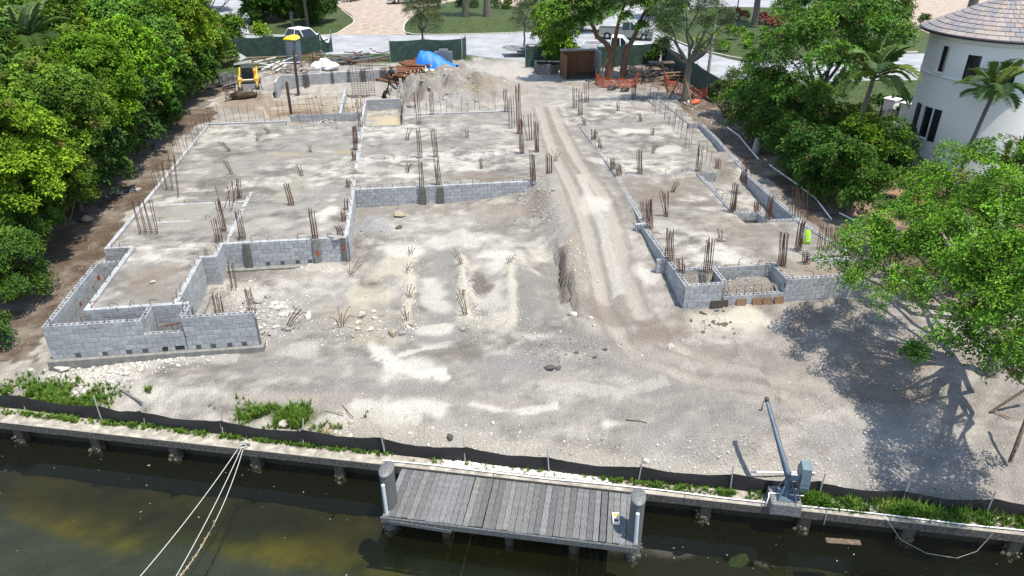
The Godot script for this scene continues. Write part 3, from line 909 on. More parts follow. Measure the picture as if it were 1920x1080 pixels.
func make_streets() -> void:
	# the street past the gate and its bend round the island
	sheet("street", [Vector2(-48.7, -73.47), Vector2(-32.66, -73.59), Vector2(-22.33, -75.35), Vector2(-16.67, -76.66), Vector2(-2.17, -75.8), Vector2(5.63, -73.95), Vector2(11.31, -69.62), Vector2(17.33, -66.92), Vector2(19.82, -66.82), Vector2(26.91, -92.17), Vector2(12.99, -85.91), Vector2(3.29, -85.45), Vector2(-8.84, -87.41), Vector2(-17.66, -88.25), Vector2(-27.7, -89.59), Vector2(-60.75, -94.0)], 1.622, M.asphalt, "pale asphalt street passing the building lot")
	sheet("street", smooth_path([Vector2(17.33, -66.92), Vector2(24.17, -67.67), Vector2(25.74, -60.4), Vector2(32.55, -59.09), Vector2(42.67, -58.14), Vector2(57.56, -56.15)], 3) + smooth_path([Vector2(66.02, -65.36), Vector2(49.79, -68.86), Vector2(33.09, -66.47), Vector2(29.54, -70.76), Vector2(28.06, -77.57), Vector2(28.64, -87.91)], 3) + [Vector2(23.85, -93.42)], 1.627, M.asphalt, "bend of the pale asphalt street round the lawn island")
	sheet("street", smooth_path([Vector2(23.74, -93.01), Vector2(28.59, -87.53), Vector2(32.73, -97.62), Vector2(41.32, -102.97), Vector2(51.83, -100.52), Vector2(66.28, -96.05)], 3) + [Vector2(72.79, -106.07), Vector2(55.66, -108.36), Vector2(42.64, -110.7), Vector2(30.77, -105.98)], 1.632, M.asphalt, "far arm of the pale asphalt street beyond the lawn island")
	sheet("side_street", [Vector2(-27.5, -88.88), Vector2(-19.3, -87.78), Vector2(-18.03, -89.69), Vector2(-19.0, -93.49), Vector2(-19.79, -100.54), Vector2(-19.78, -108.53), Vector2(-25.31, -132.39), Vector2(-33.07, -133.43), Vector2(-30.97, -109.02)], 1.628, M.asphalt, "pale side street running off behind the sparse tree")
	sheet("driveway", smooth_path([Vector2(-8.53, -87.2), Vector2(-7.34, -93.49), Vector2(-6.8, -97.51), Vector2(-7.75, -103.49), Vector2(-10.07, -111.43), Vector2(-12.35, -122.41), Vector2(-11.21, -138.24)], 4) + smooth_path([Vector2(12.46, -135.08), Vector2(9.25, -118.24), Vector2(2.5, -108.14), Vector2(0.2, -99.2), Vector2(-0.7, -91.82), Vector2(-0.43, -86.12)], 4), 1.634, M.paver, "reddish paved driveway between two lawns")
	sheet("path", [Vector2(20.13, -124.88), Vector2(14.88, -105.97), Vector2(12.65, -112.33), Vector2(11.61, -126.02)], 1.63, M.paver, "paved walk behind the palm island")
	sheet("far_driveway", [Vector2(59.6, -85.75), Vector2(69.84, -99.69), Vector2(79.82, -118.36), Vector2(94.47, -116.41), Vector2(77.04, -89.85), Vector2(57.62, -76.85)], 1.636, M.paver, "pale paved forecourt behind the round tower")
	# kerbs
	var k := thing("kerb", "pale kerb along the lawn island in the bend of the street", "kerb")
	kerb_line(smooth_path([Vector2(28.41, -87.17), Vector2(28.28, -77.86), Vector2(29.74, -71.27), Vector2(33.3, -66.93), Vector2(40.31, -68.01), Vector2(50.12, -69.37)], 3), 1.6, k)
	k = thing("kerb", "thin kerb between the street and the lawn with the white pickup behind the screen", "kerb")
	kerb_line(smooth_path([Vector2(-18.14, -89.0), Vector2(-13.53, -87.7), Vector2(-8.84, -87.41), Vector2(-7.49, -91.96), Vector2(-6.8, -97.51), Vector2(-9.04, -107.1)], 3), 1.53, k)
	k = thing("kerb", "thin kerb round the front lawn with two palm trunks", "kerb")
	kerb_line(smooth_path([Vector2(2.49, -107.62), Vector2(0.2, -99.2), Vector2(-0.7, -91.82), Vector2(0.35, -86.54), Vector2(7.82, -85.89), Vector2(13.04, -86.26)], 3), 1.53, k)

# ---------------------------------------------------------------- block walls
func m_block(kind: String) -> ArrayMesh:
	if shared.has(kind): return shared[kind]
	var st := mb()
	var L := 0.392
	if kind.contains("half"): L = 0.19
	if not kind.contains("open"):
		bbox(st, Vector3.ZERO, Vector3(L, 0.19, 0.19), 0.006)
	else:
		# webs and shells round the open cores
		var cells := 1 if kind.contains("half") else 2
		box(st, Vector3(0, 0, 0.079), Vector3(L, 0.194, 0.032))
		box(st, Vector3(0, 0, -0.079), Vector3(L, 0.194, 0.032))
		for i in cells + 1:
			box(st, Vector3(-L / 2 + 0.017 + (L - 0.034) * i / cells, 0.0, 0), Vector3(0.034, 0.1938, 0.126))
		box(st, Vector3(0, -0.06, 0), Vector3(L - 0.01, 0.06, 0.13))
	shared[kind] = done(st)
	return shared[kind]

func m_hook(v: int) -> ArrayMesh:
	var k := "hook%d" % v
	if shared.has(k): return shared[k]
	var h: float = [0.26, 0.3, 0.24, 0.2][v]
	var l: float = [0.34, 0.28, 0.42, 0.24][v]
	shared[k] = m_tube([Vector3(0, -0.05, 0), Vector3(0.01 * v, h - 0.05, 0.01), Vector3(0.04, h, 0), Vector3(l * 0.6, h + 0.015, 0.02), Vector3(l, h + 0.01 - 0.02 * v, 0.03)], 0.0125)
	return shared[k]

func m_bar(r := 0.0125) -> ArrayMesh:
	var k := "bar%s" % r
	if not shared.has(k): shared[k] = m_tube([Vector3.ZERO, Vector3(0.008, 0.4, 0.004), Vector3(-0.006, 0.75, 0.0), Vector3(0, 1, 0)], r)
	return shared[k]

# a wall from a to b; prof is a list of [from, to, courses]; show = how many upper courses have single blocks
func block_wall(label: String, a: Vector2, b: Vector2, y0: float, prof: Array, show := 99, open_top := true, hook_every := 1.2, hook_turn := 0.0, footing := [], spray := []) -> Node3D:
	var L := a.distance_to(b)
	var w := thing("block_wall", label, "wall", Vector3(a.x, y0, a.y), -(b - a).angle(), "concrete block foundation walls")
	var C := 0.203
	for s in prof:
		var n: int = s[2]
		var l: float = s[1] - s[0]
		part("mortar_core", m_box(Vector3(1, 1, 1)), M.mortar, w, Vector3((s[0] + s[1]) / 2.0, ((n - 1) * C) / 2.0 - 0.004, 0), Vector3.ZERO, Vector3(l - 0.016, (n - 1) * C - 0.008, 0.168))
		for r in range(maxi(0, n - show), n):
			var x: float = s[0]
			if r % 2 == 1:
				_block(w, "half" if r < n - 1 or not open_top else "half_open", x + 0.1, r, C)
				x += 0.203
			while x < s[1] - 0.1:
				var full: bool = x + 0.4 <= s[1] + 0.02
				var kind := "block" if full else "half"
				if r == n - 1 and open_top: kind += "_open"
				_block(w, kind, x + (0.203 if full else 0.1), r, C)
				x += 0.4064 if full else 0.203
		# bars standing in the cores
		if hook_every > 0.0:
			var hx: float = s[0] + 0.3
			while hx < s[1] - 0.1:
				if rng.randf() < 0.9:
					part("rebar_hook", m_hook(rng.randi() % 4), M.rust_dark, w, Vector3(hx, n * C - 0.02, rng.randf_range(-0.03, 0.03)), Vector3(rng.randf_range(-0.08, 0.08), hook_turn + rng.randfn() * 0.35, rng.randf_range(-0.07, 0.07)))
				hx += hook_every * rng.randf_range(0.75, 1.2)
	if footing.size() > 0:
		# [height, half width, from, to]
		part("footing", m_box(Vector3(1, 1, 1), 0.012), M.cast, w, Vector3((footing[2] + footing[3]) / 2.0, -footing[0] / 2.0 - 0.003, 0), Vector3.ZERO, Vector3(footing[3] - footing[2], footing[0], footing[1] * 2.0))
	for s in spray:
		# [x, y, width, height, front or back]
		part("paint_mark", m_box(Vector3(1, 1, 0.004)), M.spray, w, Vector3(s[0], s[1], 0.0975 * s[4]), Vector3(0, 0, rng.randf_range(-0.2, 0.2)), Vector3(s[2], s[3], 1))
	return w

func _block(w: Node, kind: String, x: float, r: int, C: float) -> void:
	var m: Material = M["cmu%d" % (rng.randi() % 4)]
	part("block", m_block(kind), m, w, Vector3(x + rng.randf_range(-0.002, 0.002), r * C + 0.1, rng.randf_range(-0.003, 0.003)))

func pilaster(w: Node3D, x: float, top: float, m: Material, depth := 0.14, width := 0.3) -> void:
	part("pilaster", m_box(Vector3(1, 1, 1), 0.01), m, w, Vector3(x, top / 2.0 - 0.05, 0.1 + depth / 2.0 - 0.02), Vector3.ZERO, Vector3(width, top + 0.1, depth))

func cleanouts(w: Node3D, xs: Array, m: Material = null) -> void:
	for x in xs:
		part("cleanout_patch", m_box(Vector3(0.19, 0.18, 0.012)), m if m else M.cmu_damp, w, Vector3(x, 0.1, 0.094))

func make_walls() -> void:
	# --- left wing, front bay
	var w := block_wall("longest grey block wall at the front left, stepping down in the middle, on a cast footing", Vector2(-14.1, -25.0), Vector2(-6.5, -25.0), 0.4, [[0.0, 3.45, 7], [3.453, 4.9, 4], [4.903, 7.6, 7]], 99, true, 0.95, 0.0, [0.46, 0.27, -0.14, 7.72])
	cleanouts(w, [0.95, 1.9, 2.75, 3.35, 4.05, 5.3, 5.85, 6.45, 7.0])
	part("core_opening", m_box(Vector3(0.17, 0.15, 0.016)), M.black, w, Vector3(4.1, 0.13, 0.094))
	part("core_opening", m_box(Vector3(0.34, 0.15, 0.016)), M.black, w, Vector3(4.62, 0.13, 0.094))
	block_wall("grey block wall along the left edge of the front bay, open cores along its top", Vector2(-14.0, -25.105), Vector2(-14.0, -30.15), 0.4, [[0.0, 5.05, 7]], 99, true, 0.75, 1.2, [0.4, 0.3, 0.2, 5.0], [[1.2, 0.5, 0.2, 0.12, 1], [2.6, 0.8, 0.2, 0.2, 1], [4.0, 0.8, 0.15, 0.1, 1], [4.7, 0.9, 0.3, 0.2, 1], [0.6, 0.5, 0.1, 0.2, 1]])
	block_wall("short grey block wall closing the back of the front bay", Vector2(-13.9, -30.25), Vector2(-13.05, -30.25), 0.4, [[0.0, 0.85, 7]], 99, true, 0.8, 0.0, [], [[0.4, 0.7, 0.5, 0.04, 1]])
	block_wall("grey block wall holding the left side of the narrow front bed", Vector2(-12.95, -26.2), Vector2(-12.95, -31.6), 0.4, [[0.0, 5.4, 7]], 3, false, 0.7, 1.0)
	block_wall("short grey block wall facing the canal where the left bed widens", Vector2(-14.2, -31.75), Vector2(-13.06, -31.75), 0.6, [[0.0, 1.14, 6]], 99, false, 0.5, 0.0)
	block_wall("grey block wall across the near end of the narrow front bed", Vector2(-13.05, -26.1), Vector2(-9.1, -26.1), 0.4, [[0.0, 3.95, 7]], 99, false, 0.75, 0.0, [], [[3.1, 0.55, 0.9, 0.035, 1], [0.5, 0.45, 0.4, 0.04, 1]])
	block_wall("stub of grey block wall beside the step in the front wall", Vector2(-10.6, -25.105), Vector2(-10.6, -25.995), 0.4, [[0.0, 0.89, 7]], 99, true, 0.5, 1.0)
	block_wall("stub of grey block wall with open cores right of the front bay step", Vector2(-9.2, -25.105), Vector2(-9.2, -25.995), 0.4, [[0.0, 0.89, 7]], 99, true, 0.35, 0.6)
	w = block_wall("grey block wall on the right side of the narrow front bed, lit by the sun", Vector2(-9.7, -26.21), Vector2(-9.7, -30.15), 0.4, [[0.0, 3.94, 7]], 99, false, 0.7, 0.8, [0.5, 0.42, 0.0, 3.9])
	block_wall("short jog of grey block wall between the front bed and the wide bed", Vector2(-9.8, -30.25), Vector2(-9.0, -30.25), 0.4, [[0.0, 0.8, 7]], 99, false, 0.5, 0.0, [0.4, 0.4, 0.1, 0.9])
	block_wall("short sunlit return of grey block wall beside the first pilaster", Vector2(-9.1, -30.36), Vector2(-9.1, -31.5), 0.4, [[0.0, 1.14, 7]], 99, false, 0.6, 1.0, [0.4, 0.4, -0.2, 1.1])
	# --- left wing, main front and court side
	w = block_wall("grey block wall with two cast pilasters facing the court, left of the corner", Vector2(-9.2, -31.6), Vector2(-3.45, -31.6), 0.58, [[0.0, 5.75, 6]], 99, false, 0.62, 0.0, [0.5, 0.42, 0.1, 5.6], [[4.35, 0.75, 0.1, 0.16, 1], [4.32, 0.95, 0.16, 0.1, 1]])
	pilaster(w, 1.18, 1.2, M.cast_dark)
	pilaster(w, 4.3, 1.24, M.cast)
	part("paint_mark", m_box(Vector3(0.14, 0.28, 0.004)), M.spray, w, Vector3(4.31, 0.55, 0.224))
	pilaster(w, 5.5, 1.2, M.cast_dark, 0.06, 0.24)
	part("paint_mark", m_box(Vector3(0.13, 0.16, 0.004)), M.spray, w, Vector3(5.5, 0.72, 0.144))
	cleanouts(w, [2.0, 2.65, 3.35, 3.9])
	w = block_wall("long sunlit side wall of grey blocks running into the court", Vector2(-3.55, -31.71), Vector2(-3.55, -37.64), 0.58, [[0.0, 5.93, 6]], 99, false, 0.9, 1.2)
	w = block_wall("grey block wall with four cast pilasters across the back of the court", Vector2(-3.45, -37.75), Vector2(7.45, -37.75), 0.58, [[0.0, 10.9, 6]], 99, false, 0.6, PI)
	pilaster(w, 3.58, 1.17, M.cast_dark, 0.2, 0.32)
	pilaster(w, 4.55, 1.17, M.cast_dark, 0.16, 0.32)
	pilaster(w, 9.75, 1.17, M.cast, 0.2, 0.32)
	pilaster(w, 10.65, 1.15, M.cast, 0.16, 0.32)
	block_wall("flush block wall line between the two middle beds, hooks along it", Vector2(-3.5, -42.55), Vector2(7.4, -42.55), 1.345, [[0.0, 10.9, 2]], 1, false, 0.68, PI)
	block_wall("flush block wall line along the seam between the left and middle beds", Vector2(-3.6, -37.86), Vector2(-3.6, -50.2), 1.345, [[0.0, 12.2, 2]], 1, false, 1.4, 1.0)
	w = block_wall("flush block edge of the left bed with tall bars standing in it", Vector2(-14.15, -31.86), Vector2(-14.15, -51.6), 0.94, [[0.0, 19.7, 4]], 2, false, 0.0)
	for i in 22:
		var t := 6.8 + i * 0.6 + rng.randf_range(-0.15, 0.15)
		part("dowel", m_bar(), M.rust_dark, w, Vector3(t, 0.7, rng.randf_range(-0.04, 0.25)), Vector3(rng.randfn() * 0.04, 0, rng.randfn() * 0.04), Vector3(1, rng.randf_range(1.1, 1.5), 1))
	for e in [[-14.1, -9.1, -36.9, "from the left edge"], [-12.9, -9.4, -34.6, "nearer the front bay"]]:
		block_wall("sunken block line crossing the left bed, " + e[3], Vector2(e[0], e[2]), Vector2(e[1], e[2]), 1.345, [[0.0, e[1] - e[0], 2]], 1, false, 2.0)
	block_wall("sunken block line splitting the left bed lengthways", Vector2(-8.95, -31.72), Vector2(-8.95, -38.2), 1.345, [[0.0, 6.4, 2]], 1, false, 2.6)
	w = block_wall("low block line at the far end of the left bed with thin bars", Vector2(-14.2, -52.0), Vector2(-9.0, -52.0), 1.345, [[0.0, 5.2, 2]], 1, false, 0.0)
	for i in 10:
		part("dowel", m_bar(), M.rust_dark, w, Vector3(0.2 + i * 0.5 + rng.randf_range(-0.1, 0.1), 0.3, rng.randf_range(-0.3, 0.1)), Vector3(rng.randfn() * 0.05, 0, rng.randfn() * 0.05), Vector3(1, rng.randf_range(1.0, 1.5), 1))
	# --- service bay at the back
	w = block_wall("tall grey block wall with rebar mats at the back of the site", Vector2(-10.8, -63.0), Vector2(-1.25, -64.4), 1.1, [[0.0, 9.65, 7]], 99, false, 1.6, 0.0, [0.4, 0.5, 0.3, 9.5])
	for e in [[2.0, 0.42, 5], [4.15, 0.16, 3], [5.5, 0.16, 3], [6.7, 0.42, 6], [8.4, 0.5, 6], [9.1, 0.2, 3]]:
		mat_of_bars(w, e[0], e[1], e[2])
	block_wall("tall grey block return wall at the left end of the back wall", Vector2(-10.9, -60.6), Vector2(-10.9, -62.9), 1.1, [[0.0, 2.3, 7]], 99, false, 0.0)
	block_wall("pale topped block wall right of the two workers", Vector2(-0.95, -57.15), Vector2(-1.1, -64.9), 0.55, [[0.0, 7.7, 7]], 99, true, 1.4, 1.2)
	block_wall("grey block wall in front of the crouching worker", Vector2(-3.7, -57.0), Vector2(-0.95, -57.0), 0.38, [[0.0, 2.7, 7]], 99, false, 0.0, 0.0, [0.25, 0.25, 0.1, 2.7])
	block_wall("block return wall left of the crouching worker", Vector2(-3.75, -50.4), Vector2(-3.75, -56.9), 0.55, [[0.0, 6.5, 6]], 99, false, 0.9, 1.2)
	block_wall("low grey block wall across the near side of the sunken bay", Vector2(-8.9, -53.6), Vector2(-3.9, -53.6), 0.7, [[0.0, 5.0, 5]], 99, true, 1.0)
	w = block_wall("low pale topped block wall dividing the sunken bay", Vector2(-5.4, -53.72), Vector2(-5.5, -61.5), 0.9, [[0.0, 7.8, 4]], 99, false, 0.0)
	# --- right wing
	block_wall("grey block wall at the near left corner of the right wing", Vector2(10.4, -24.95), Vector2(12.1, -24.95), 0.58, [[0.0, 1.7, 6]], 99, true, 0.0)
	w = block_wall("low front wall of grey blocks with open cores and boards leaning on it", Vector2(12.11, -24.95), Vector2(14.74, -24.95), 0.58, [[0.0, 2.63, 3]], 99, true, 0.0)
	for i in 7:
		part("dowel", m_bar(), M.rust_dark, w, Vector3(0.2 + i * 0.37, 0.55, rng.randf_range(-0.04, 0.04)), Vector3(rng.randfn() * 0.05, 0, rng.randfn() * 0.05), Vector3(1, rng.randf_range(0.35, 0.5), 1))
	block_wall("grey block wall at the near right corner of the right wing, half under the tree", Vector2(14.75, -24.95), Vector2(17.7, -24.95), 0.58, [[0.0, 2.95, 6]], 99, true, 0.75, PI)
	w = block_wall("long grey block wall on the left side of the right wing, in shade", Vector2(10.5, -31.1), Vector2(10.5, -25.06), 0.58, [[0.0, 6.0, 6]], 99, true, 1.1, 1.0)
	block_wall("block pier at the bend of the right wing's left wall", Vector2(10.15, -31.25), Vector2(10.75, -31.25), 0.78, [[0.0, 0.6, 5]], 99, false, 0.0)
	block_wall("small block pier midway along the right wing's left wall", Vector2(10.0, -27.4), Vector2(10.39, -27.4), 0.78, [[0.0, 0.39, 5]], 99, false, 0.0)
	block_wall("grey block wall slanting back along the haul road", Vector2(11.05, -37.95), Vector2(10.6, -31.37), 0.95, [[0.0, 6.5, 4]], 2, true, 0.0)
	block_wall("flush block line along the haul road farther back", Vector2(11.15, -48.0), Vector2(11.1, -38.0), 1.345, [[0.0, 9.9, 2]], 1, true, 1.1, 0.8)
	block_wall("short side wall of grey blocks closing the corner bay", Vector2(12.15, -26.25), Vector2(12.15, -25.06), 0.58, [[0.0, 1.18, 6]], 99, true, 0.0)
	block_wall("grey block wall behind the heaped fill of the right wing", Vector2(10.6, -26.35), Vector2(14.8, -26.35), 0.58, [[0.0, 4.2, 6]], 4, true, 0.85, 0.3)
	block_wall("sunlit side wall of grey blocks right of the heaped fill", Vector2(14.86, -26.45), Vector2(14.86, -25.06), 0.58, [[0.0, 1.38, 6]], 99, true, 0.6, 1.2)
	block_wall("flush block wall crossing the right wing between its two beds", Vector2(11.2, -37.95), Vector2(15.65, -37.95), 1.15, [[0.0, 4.45, 3]], 2, true, 0.8, 0.0)
	block_wall("block wall jogging right from the crossing of the right wing", Vector2(15.66, -37.8), Vector2(16.75, -37.8), 1.19, [[0.0, 1.09, 3]], 99, true, 0.0)
	block_wall("flush block line down the middle of the right wing", Vector2(15.65, -37.6), Vector2(15.45, -32.1), 1.19, [[0.0, 5.5, 3]], 2, true, 0.9, 1.0)
	block_wall("low block line stepping right from the middle of the right wing", Vector2(15.4, -31.95), Vector2(16.6, -31.85), 1.19, [[0.0, 1.2, 3]], 2, true, 0.0)
	block_wall("short block return in the stepped line of the right wing", Vector2(16.65, -31.8), Vector2(16.7, -30.95), 1.19, [[0.0, 0.85, 3]], 2, true, 0.0)
	block_wall("low block line reaching the outer wall of the right wing", Vector2(16.6, -30.85), Vector2(18.3, -30.75), 1.19, [[0.0, 1.7, 3]], 2, true, 0.0)
	block_wall("block cross wall by the hanging vest", Vector2(16.75, -26.35), Vector2(18.5, -26.5), 1.19, [[0.0, 1.75, 3]], 2, true, 0.0)
	block_wall("short slanting block line left of the bunched bars", Vector2(16.55, -27.5), Vector2(16.75, -26.45), 1.19, [[0.0, 1.05, 3]], 2, true, 0.0)
	block_wall("outer grey block wall of the right wing beside the bunched bars", Vector2(18.1, -30.6), Vector2(18.65, -27.0), 0.99, [[0.0, 3.6, 4]], 3, true, 0.0)
	block_wall("outer grey block wall of the right wing below the thick hedge", Vector2(18.35, -37.0), Vector2(18.15, -30.7), 0.99, [[0.0, 6.3, 4]], 99, true, 1.5, 1.0)
	block_wall("outer grey block wall of the right wing, slanting part near the white pipe", Vector2(19.25, -44.3), Vector2(18.4, -37.1), 0.99, [[0.0, 7.2, 4]], 99, true, 1.6, 1.0)
	block_wall("outer grey block wall of the right wing before its corner jog", Vector2(19.4, -47.45), Vector2(19.25, -44.4), 0.99, [[0.0, 3.0, 4]], 99, true, 1.2, 1.0)
	block_wall("tiny block jog in the outer wall of the right wing", Vector2(18.6, -47.5), Vector2(19.3, -47.55), 1.19, [[0.0, 0.68, 3]], 99, true, 0.0)
	block_wall("outer grey block wall of the right wing near the propped tree", Vector2(18.6, -55.1), Vector2(18.65, -47.6), 0.99, [[0.0, 7.45, 4]], 99, true, 1.4, 1.0)
	block_wall("low block line across the far end of the right wing", Vector2(12.6, -55.1), Vector2(18.45, -55.2), 1.19, [[0.0, 5.85, 3]], 2, true, 0.0)
	w = block_wall("inner block line parallel to the outer wall with thin bars beside it", Vector2(17.85, -54.4), Vector2(17.6, -44.0), 1.345, [[0.0, 10.4, 2]], 1, true, 0.0)
	for i in 20:
		part("dowel", m_bar(), M.rust_dark, w, Vector3(0.4 + i * 0.5 + rng.randf_range(-0.15, 0.15), 0.3, rng.randf_range(0.1, 0.7)), Vector3(rng.randfn() * 0.06, 0, rng.randfn() * 0.06), Vector3(1, rng.randf_range(0.9, 1.5), 1))
	w = block_wall("inner block line of the right wing nearer the water, bars beside it", Vector2(17.6, -43.9), Vector2(16.8, -37.9), 1.345, [[0.0, 6.05, 2]], 1, true, 0.0)
	for i in 9:
		part("dowel", m_bar(), M.rust_dark, w, Vector3(0.3 + i * 0.65 + rng.randf_range(-0.15, 0.15), 0.3, rng.randf_range(0.1, 0.9)), Vector3(rng.randfn() * 0.07, 0, rng.randfn() * 0.07), Vector3(1, rng.randf_range(0.8, 1.4), 1))
	w = block_wall("low block line at the far edge of the middle bed below the dirt mound", Vector2(-0.95, -52.6), Vector2(7.3, -52.6), 1.345, [[0.0, 8.25, 2]], 1, false, 0.0)
	for i in 16:
		part("dowel", m_bar(), M.rust_dark, w, Vector3(0.3 + i * 0.5 + rng.randf_range(-0.15, 0.15), 0.3, rng.randf_range(-0.6, 0.1)), Vector3(rng.randfn() * 0.06, 0, rng.randfn() * 0.06), Vector3(1, rng.randf_range(0.8, 1.5), 1))
	# boards leaning on the low front wall
	for e in [[11.95, 0.75, 0.0, 0], [12.9, 0.42, 0.0, 1], [13.6, 0.42, 0.02, 1], [14.05, 0.4, -0.02, 1], [14.55, 0.4, 0.03, 1]]:
		whole("formwork_board", m_box(Vector3(e[1], 0.34, 0.025), 0.004), M.wood_tan if e[3] else M.wood_dark, ("brown" if e[3] else "wide dark") + " board leaning on the right wing's low front wall, " + {11.95: "at its left end", 12.9: "narrow one left of the gap", 13.6: "first of three touching", 14.05: "middle of three touching", 14.55: "last of three touching"}[e[0]], "board", Vector3(e[0], 0.86, -24.8), e[2]).rotation.x = -0.22

func mat_of_bars(w: Node3D, x: float, width: float, n: int) -> void:
	var st := mb()
	for i in n:
		tube(st, [Vector3(-width / 2 + width * i / (n - 1), 0, 0), Vector3(-width / 2 + width * i / (n - 1) + 0.01, 1.55, 0)], [0.018], 4)
	for k in 10:
		tube(st, [Vector3(-width / 2 - 0.03, 0.12 + k * 0.15, 0.02), Vector3(width / 2 + 0.03, 0.12 + k * 0.15, 0.02)], [0.014], 4)
	part("rebar_mat", done(st), M.rust_dark, w, Vector3(x, 0.05, 0.2), Vector3(-0.03, 0, 0))

func make_seawall() -> void:
	var st := mb()
	quad(st, Vector3(-130, 0, -60), Vector3(130, 0, -60), Vector3(130, 0, 60), Vector3(-130, 0, 60), Vector3.UP)
	var w := struct("water", done(st), M.water, "dark clear canal water")
	w.position = sp(17, -1.12, -59.4)
	w.rotation.y = SEA_TURN
	# cap, recessed wall and the concrete piles under the cap
	var sw := thing("seawall", "weathered concrete seawall with a pale cap along the canal", "seawall", sp(0, 0, 0), SEA_TURN)
	var u := -24.0
	var n := 0
	while u < 60.0:
		var l := 5.9
		part("cap", m_box(Vector3(l - 0.012, 0.3, 0.78), 0.02), M.cap, sw, Vector3(u + l / 2, -0.4 + rng.randf_range(-0.004, 0.004), -0.39), Vector3(0, rng.randfn() * 0.0008, 0))
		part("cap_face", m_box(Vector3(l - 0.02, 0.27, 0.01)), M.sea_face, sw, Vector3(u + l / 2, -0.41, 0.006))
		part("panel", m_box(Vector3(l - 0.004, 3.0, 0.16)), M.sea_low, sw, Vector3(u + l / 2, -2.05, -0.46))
		u += l
	u = -23.0
	while u < 58.0:
		part("pile", m_box(Vector3(0.34, 0.8, 0.3), 0.03), M.sea_pile, sw, Vector3(u, -0.95, -0.2))
		var b := mb()
		for i in 26:
			var a := Vector3(rng.randf_range(-0.2, 0.2), rng.randf_range(-0.3, 0.12), rng.randf_range(-0.16, 0.2))
			var s := rng.randf_range(0.04, 0.1)
			box(b, a, Vector3(s, s * 0.8, s), Transform3D(Basis.from_euler(Vector3(rng.randf() * 3, rng.randf() * 3, 0)), Vector3.ZERO))
		part("barnacles", done(b), M.barnacle, sw, Vector3(u, -1.08, -0.15)).set_meta("kind", "stuff")
		u += 2.93
	# white water pipe along the cap
	var pp := []
	for i in 12: pp.append(sp(13.7 + i * 1.75, -0.2, 0.13 + 0.03 * sin(i * 1.7)))
	whole("water_pipe", m_tube(pp, 0.022, 6), M.pvc, "thin white plastic pipe lying along the seawall cap from the dock to the right", "pipe")
	# silt fence
	var f := thing("silt_fence", "sagging black silt fence on grey stakes above the seawall", "fence")
	var us := [-6.2, -2.9, 0.38, 3.43, 5.05, 7.94, 10.83, 13.65, 16.32, 19.03, 21.8, 24.59, 27.17, 29.54, 31.91, 34.6, 37.4]
	var vs := [0.85, 0.8, 0.74, 0.64, 0.63, 0.59, 0.5, 0.51, 0.52, 0.48, 0.48, 0.57, 0.64, 0.67, 0.68, 0.7, 0.7]
	for i in us.size():
		var lean := Vector3(rng.randf_range(-0.1, 0.1), 0, rng.randf_range(-0.12, 0.12))
		var p := sp(us[i], -0.35, vs[i] - 0.04)
		part("stake", m_tube([Vector3.ZERO, Vector3(0, 1.12, 0)], 0.022, 5), M.galv_dull, f, p, lean)
		if i == us.size() - 1: continue
		var s := mb()
		s.set_smooth_group(0)
		var rows := []
		var seg := 16
		var tall := 0.74 + rng.randf_range(-0.05, 0.05)
		for k in seg + 1:
			var t := float(k) / seg
			var sag := 0.13 * sin(t * PI) + 0.05 * nz.get_noise_2d(us[i] * 9.0 + t * 30.0, 3.0)
			var uu := lerpf(us[i], us[i + 1], t)
			var vv := lerpf(vs[i], vs[i + 1], t)
			var col := []
			for q in 5:
				var qq := q / 4.0
				var bow := 0.05 * sin(t * PI) * sin(qq * PI) + 0.035 * nz.get_noise_2d(uu * 10.0, qq * 16.0 + i * 20.0)
				col.append(sp(uu, -0.36 + (tall - sag) * qq, vv - bow - 0.02))
			rows.append(col)
		for k in seg:
			for q in 4:
				quad(s, rows[k][q], rows[k + 1][q], rows[k + 1][q + 1], rows[k][q + 1], -SN)
		part("fabric_panel", done(s), M.silt, f)
	make_dock()
	make_davit()

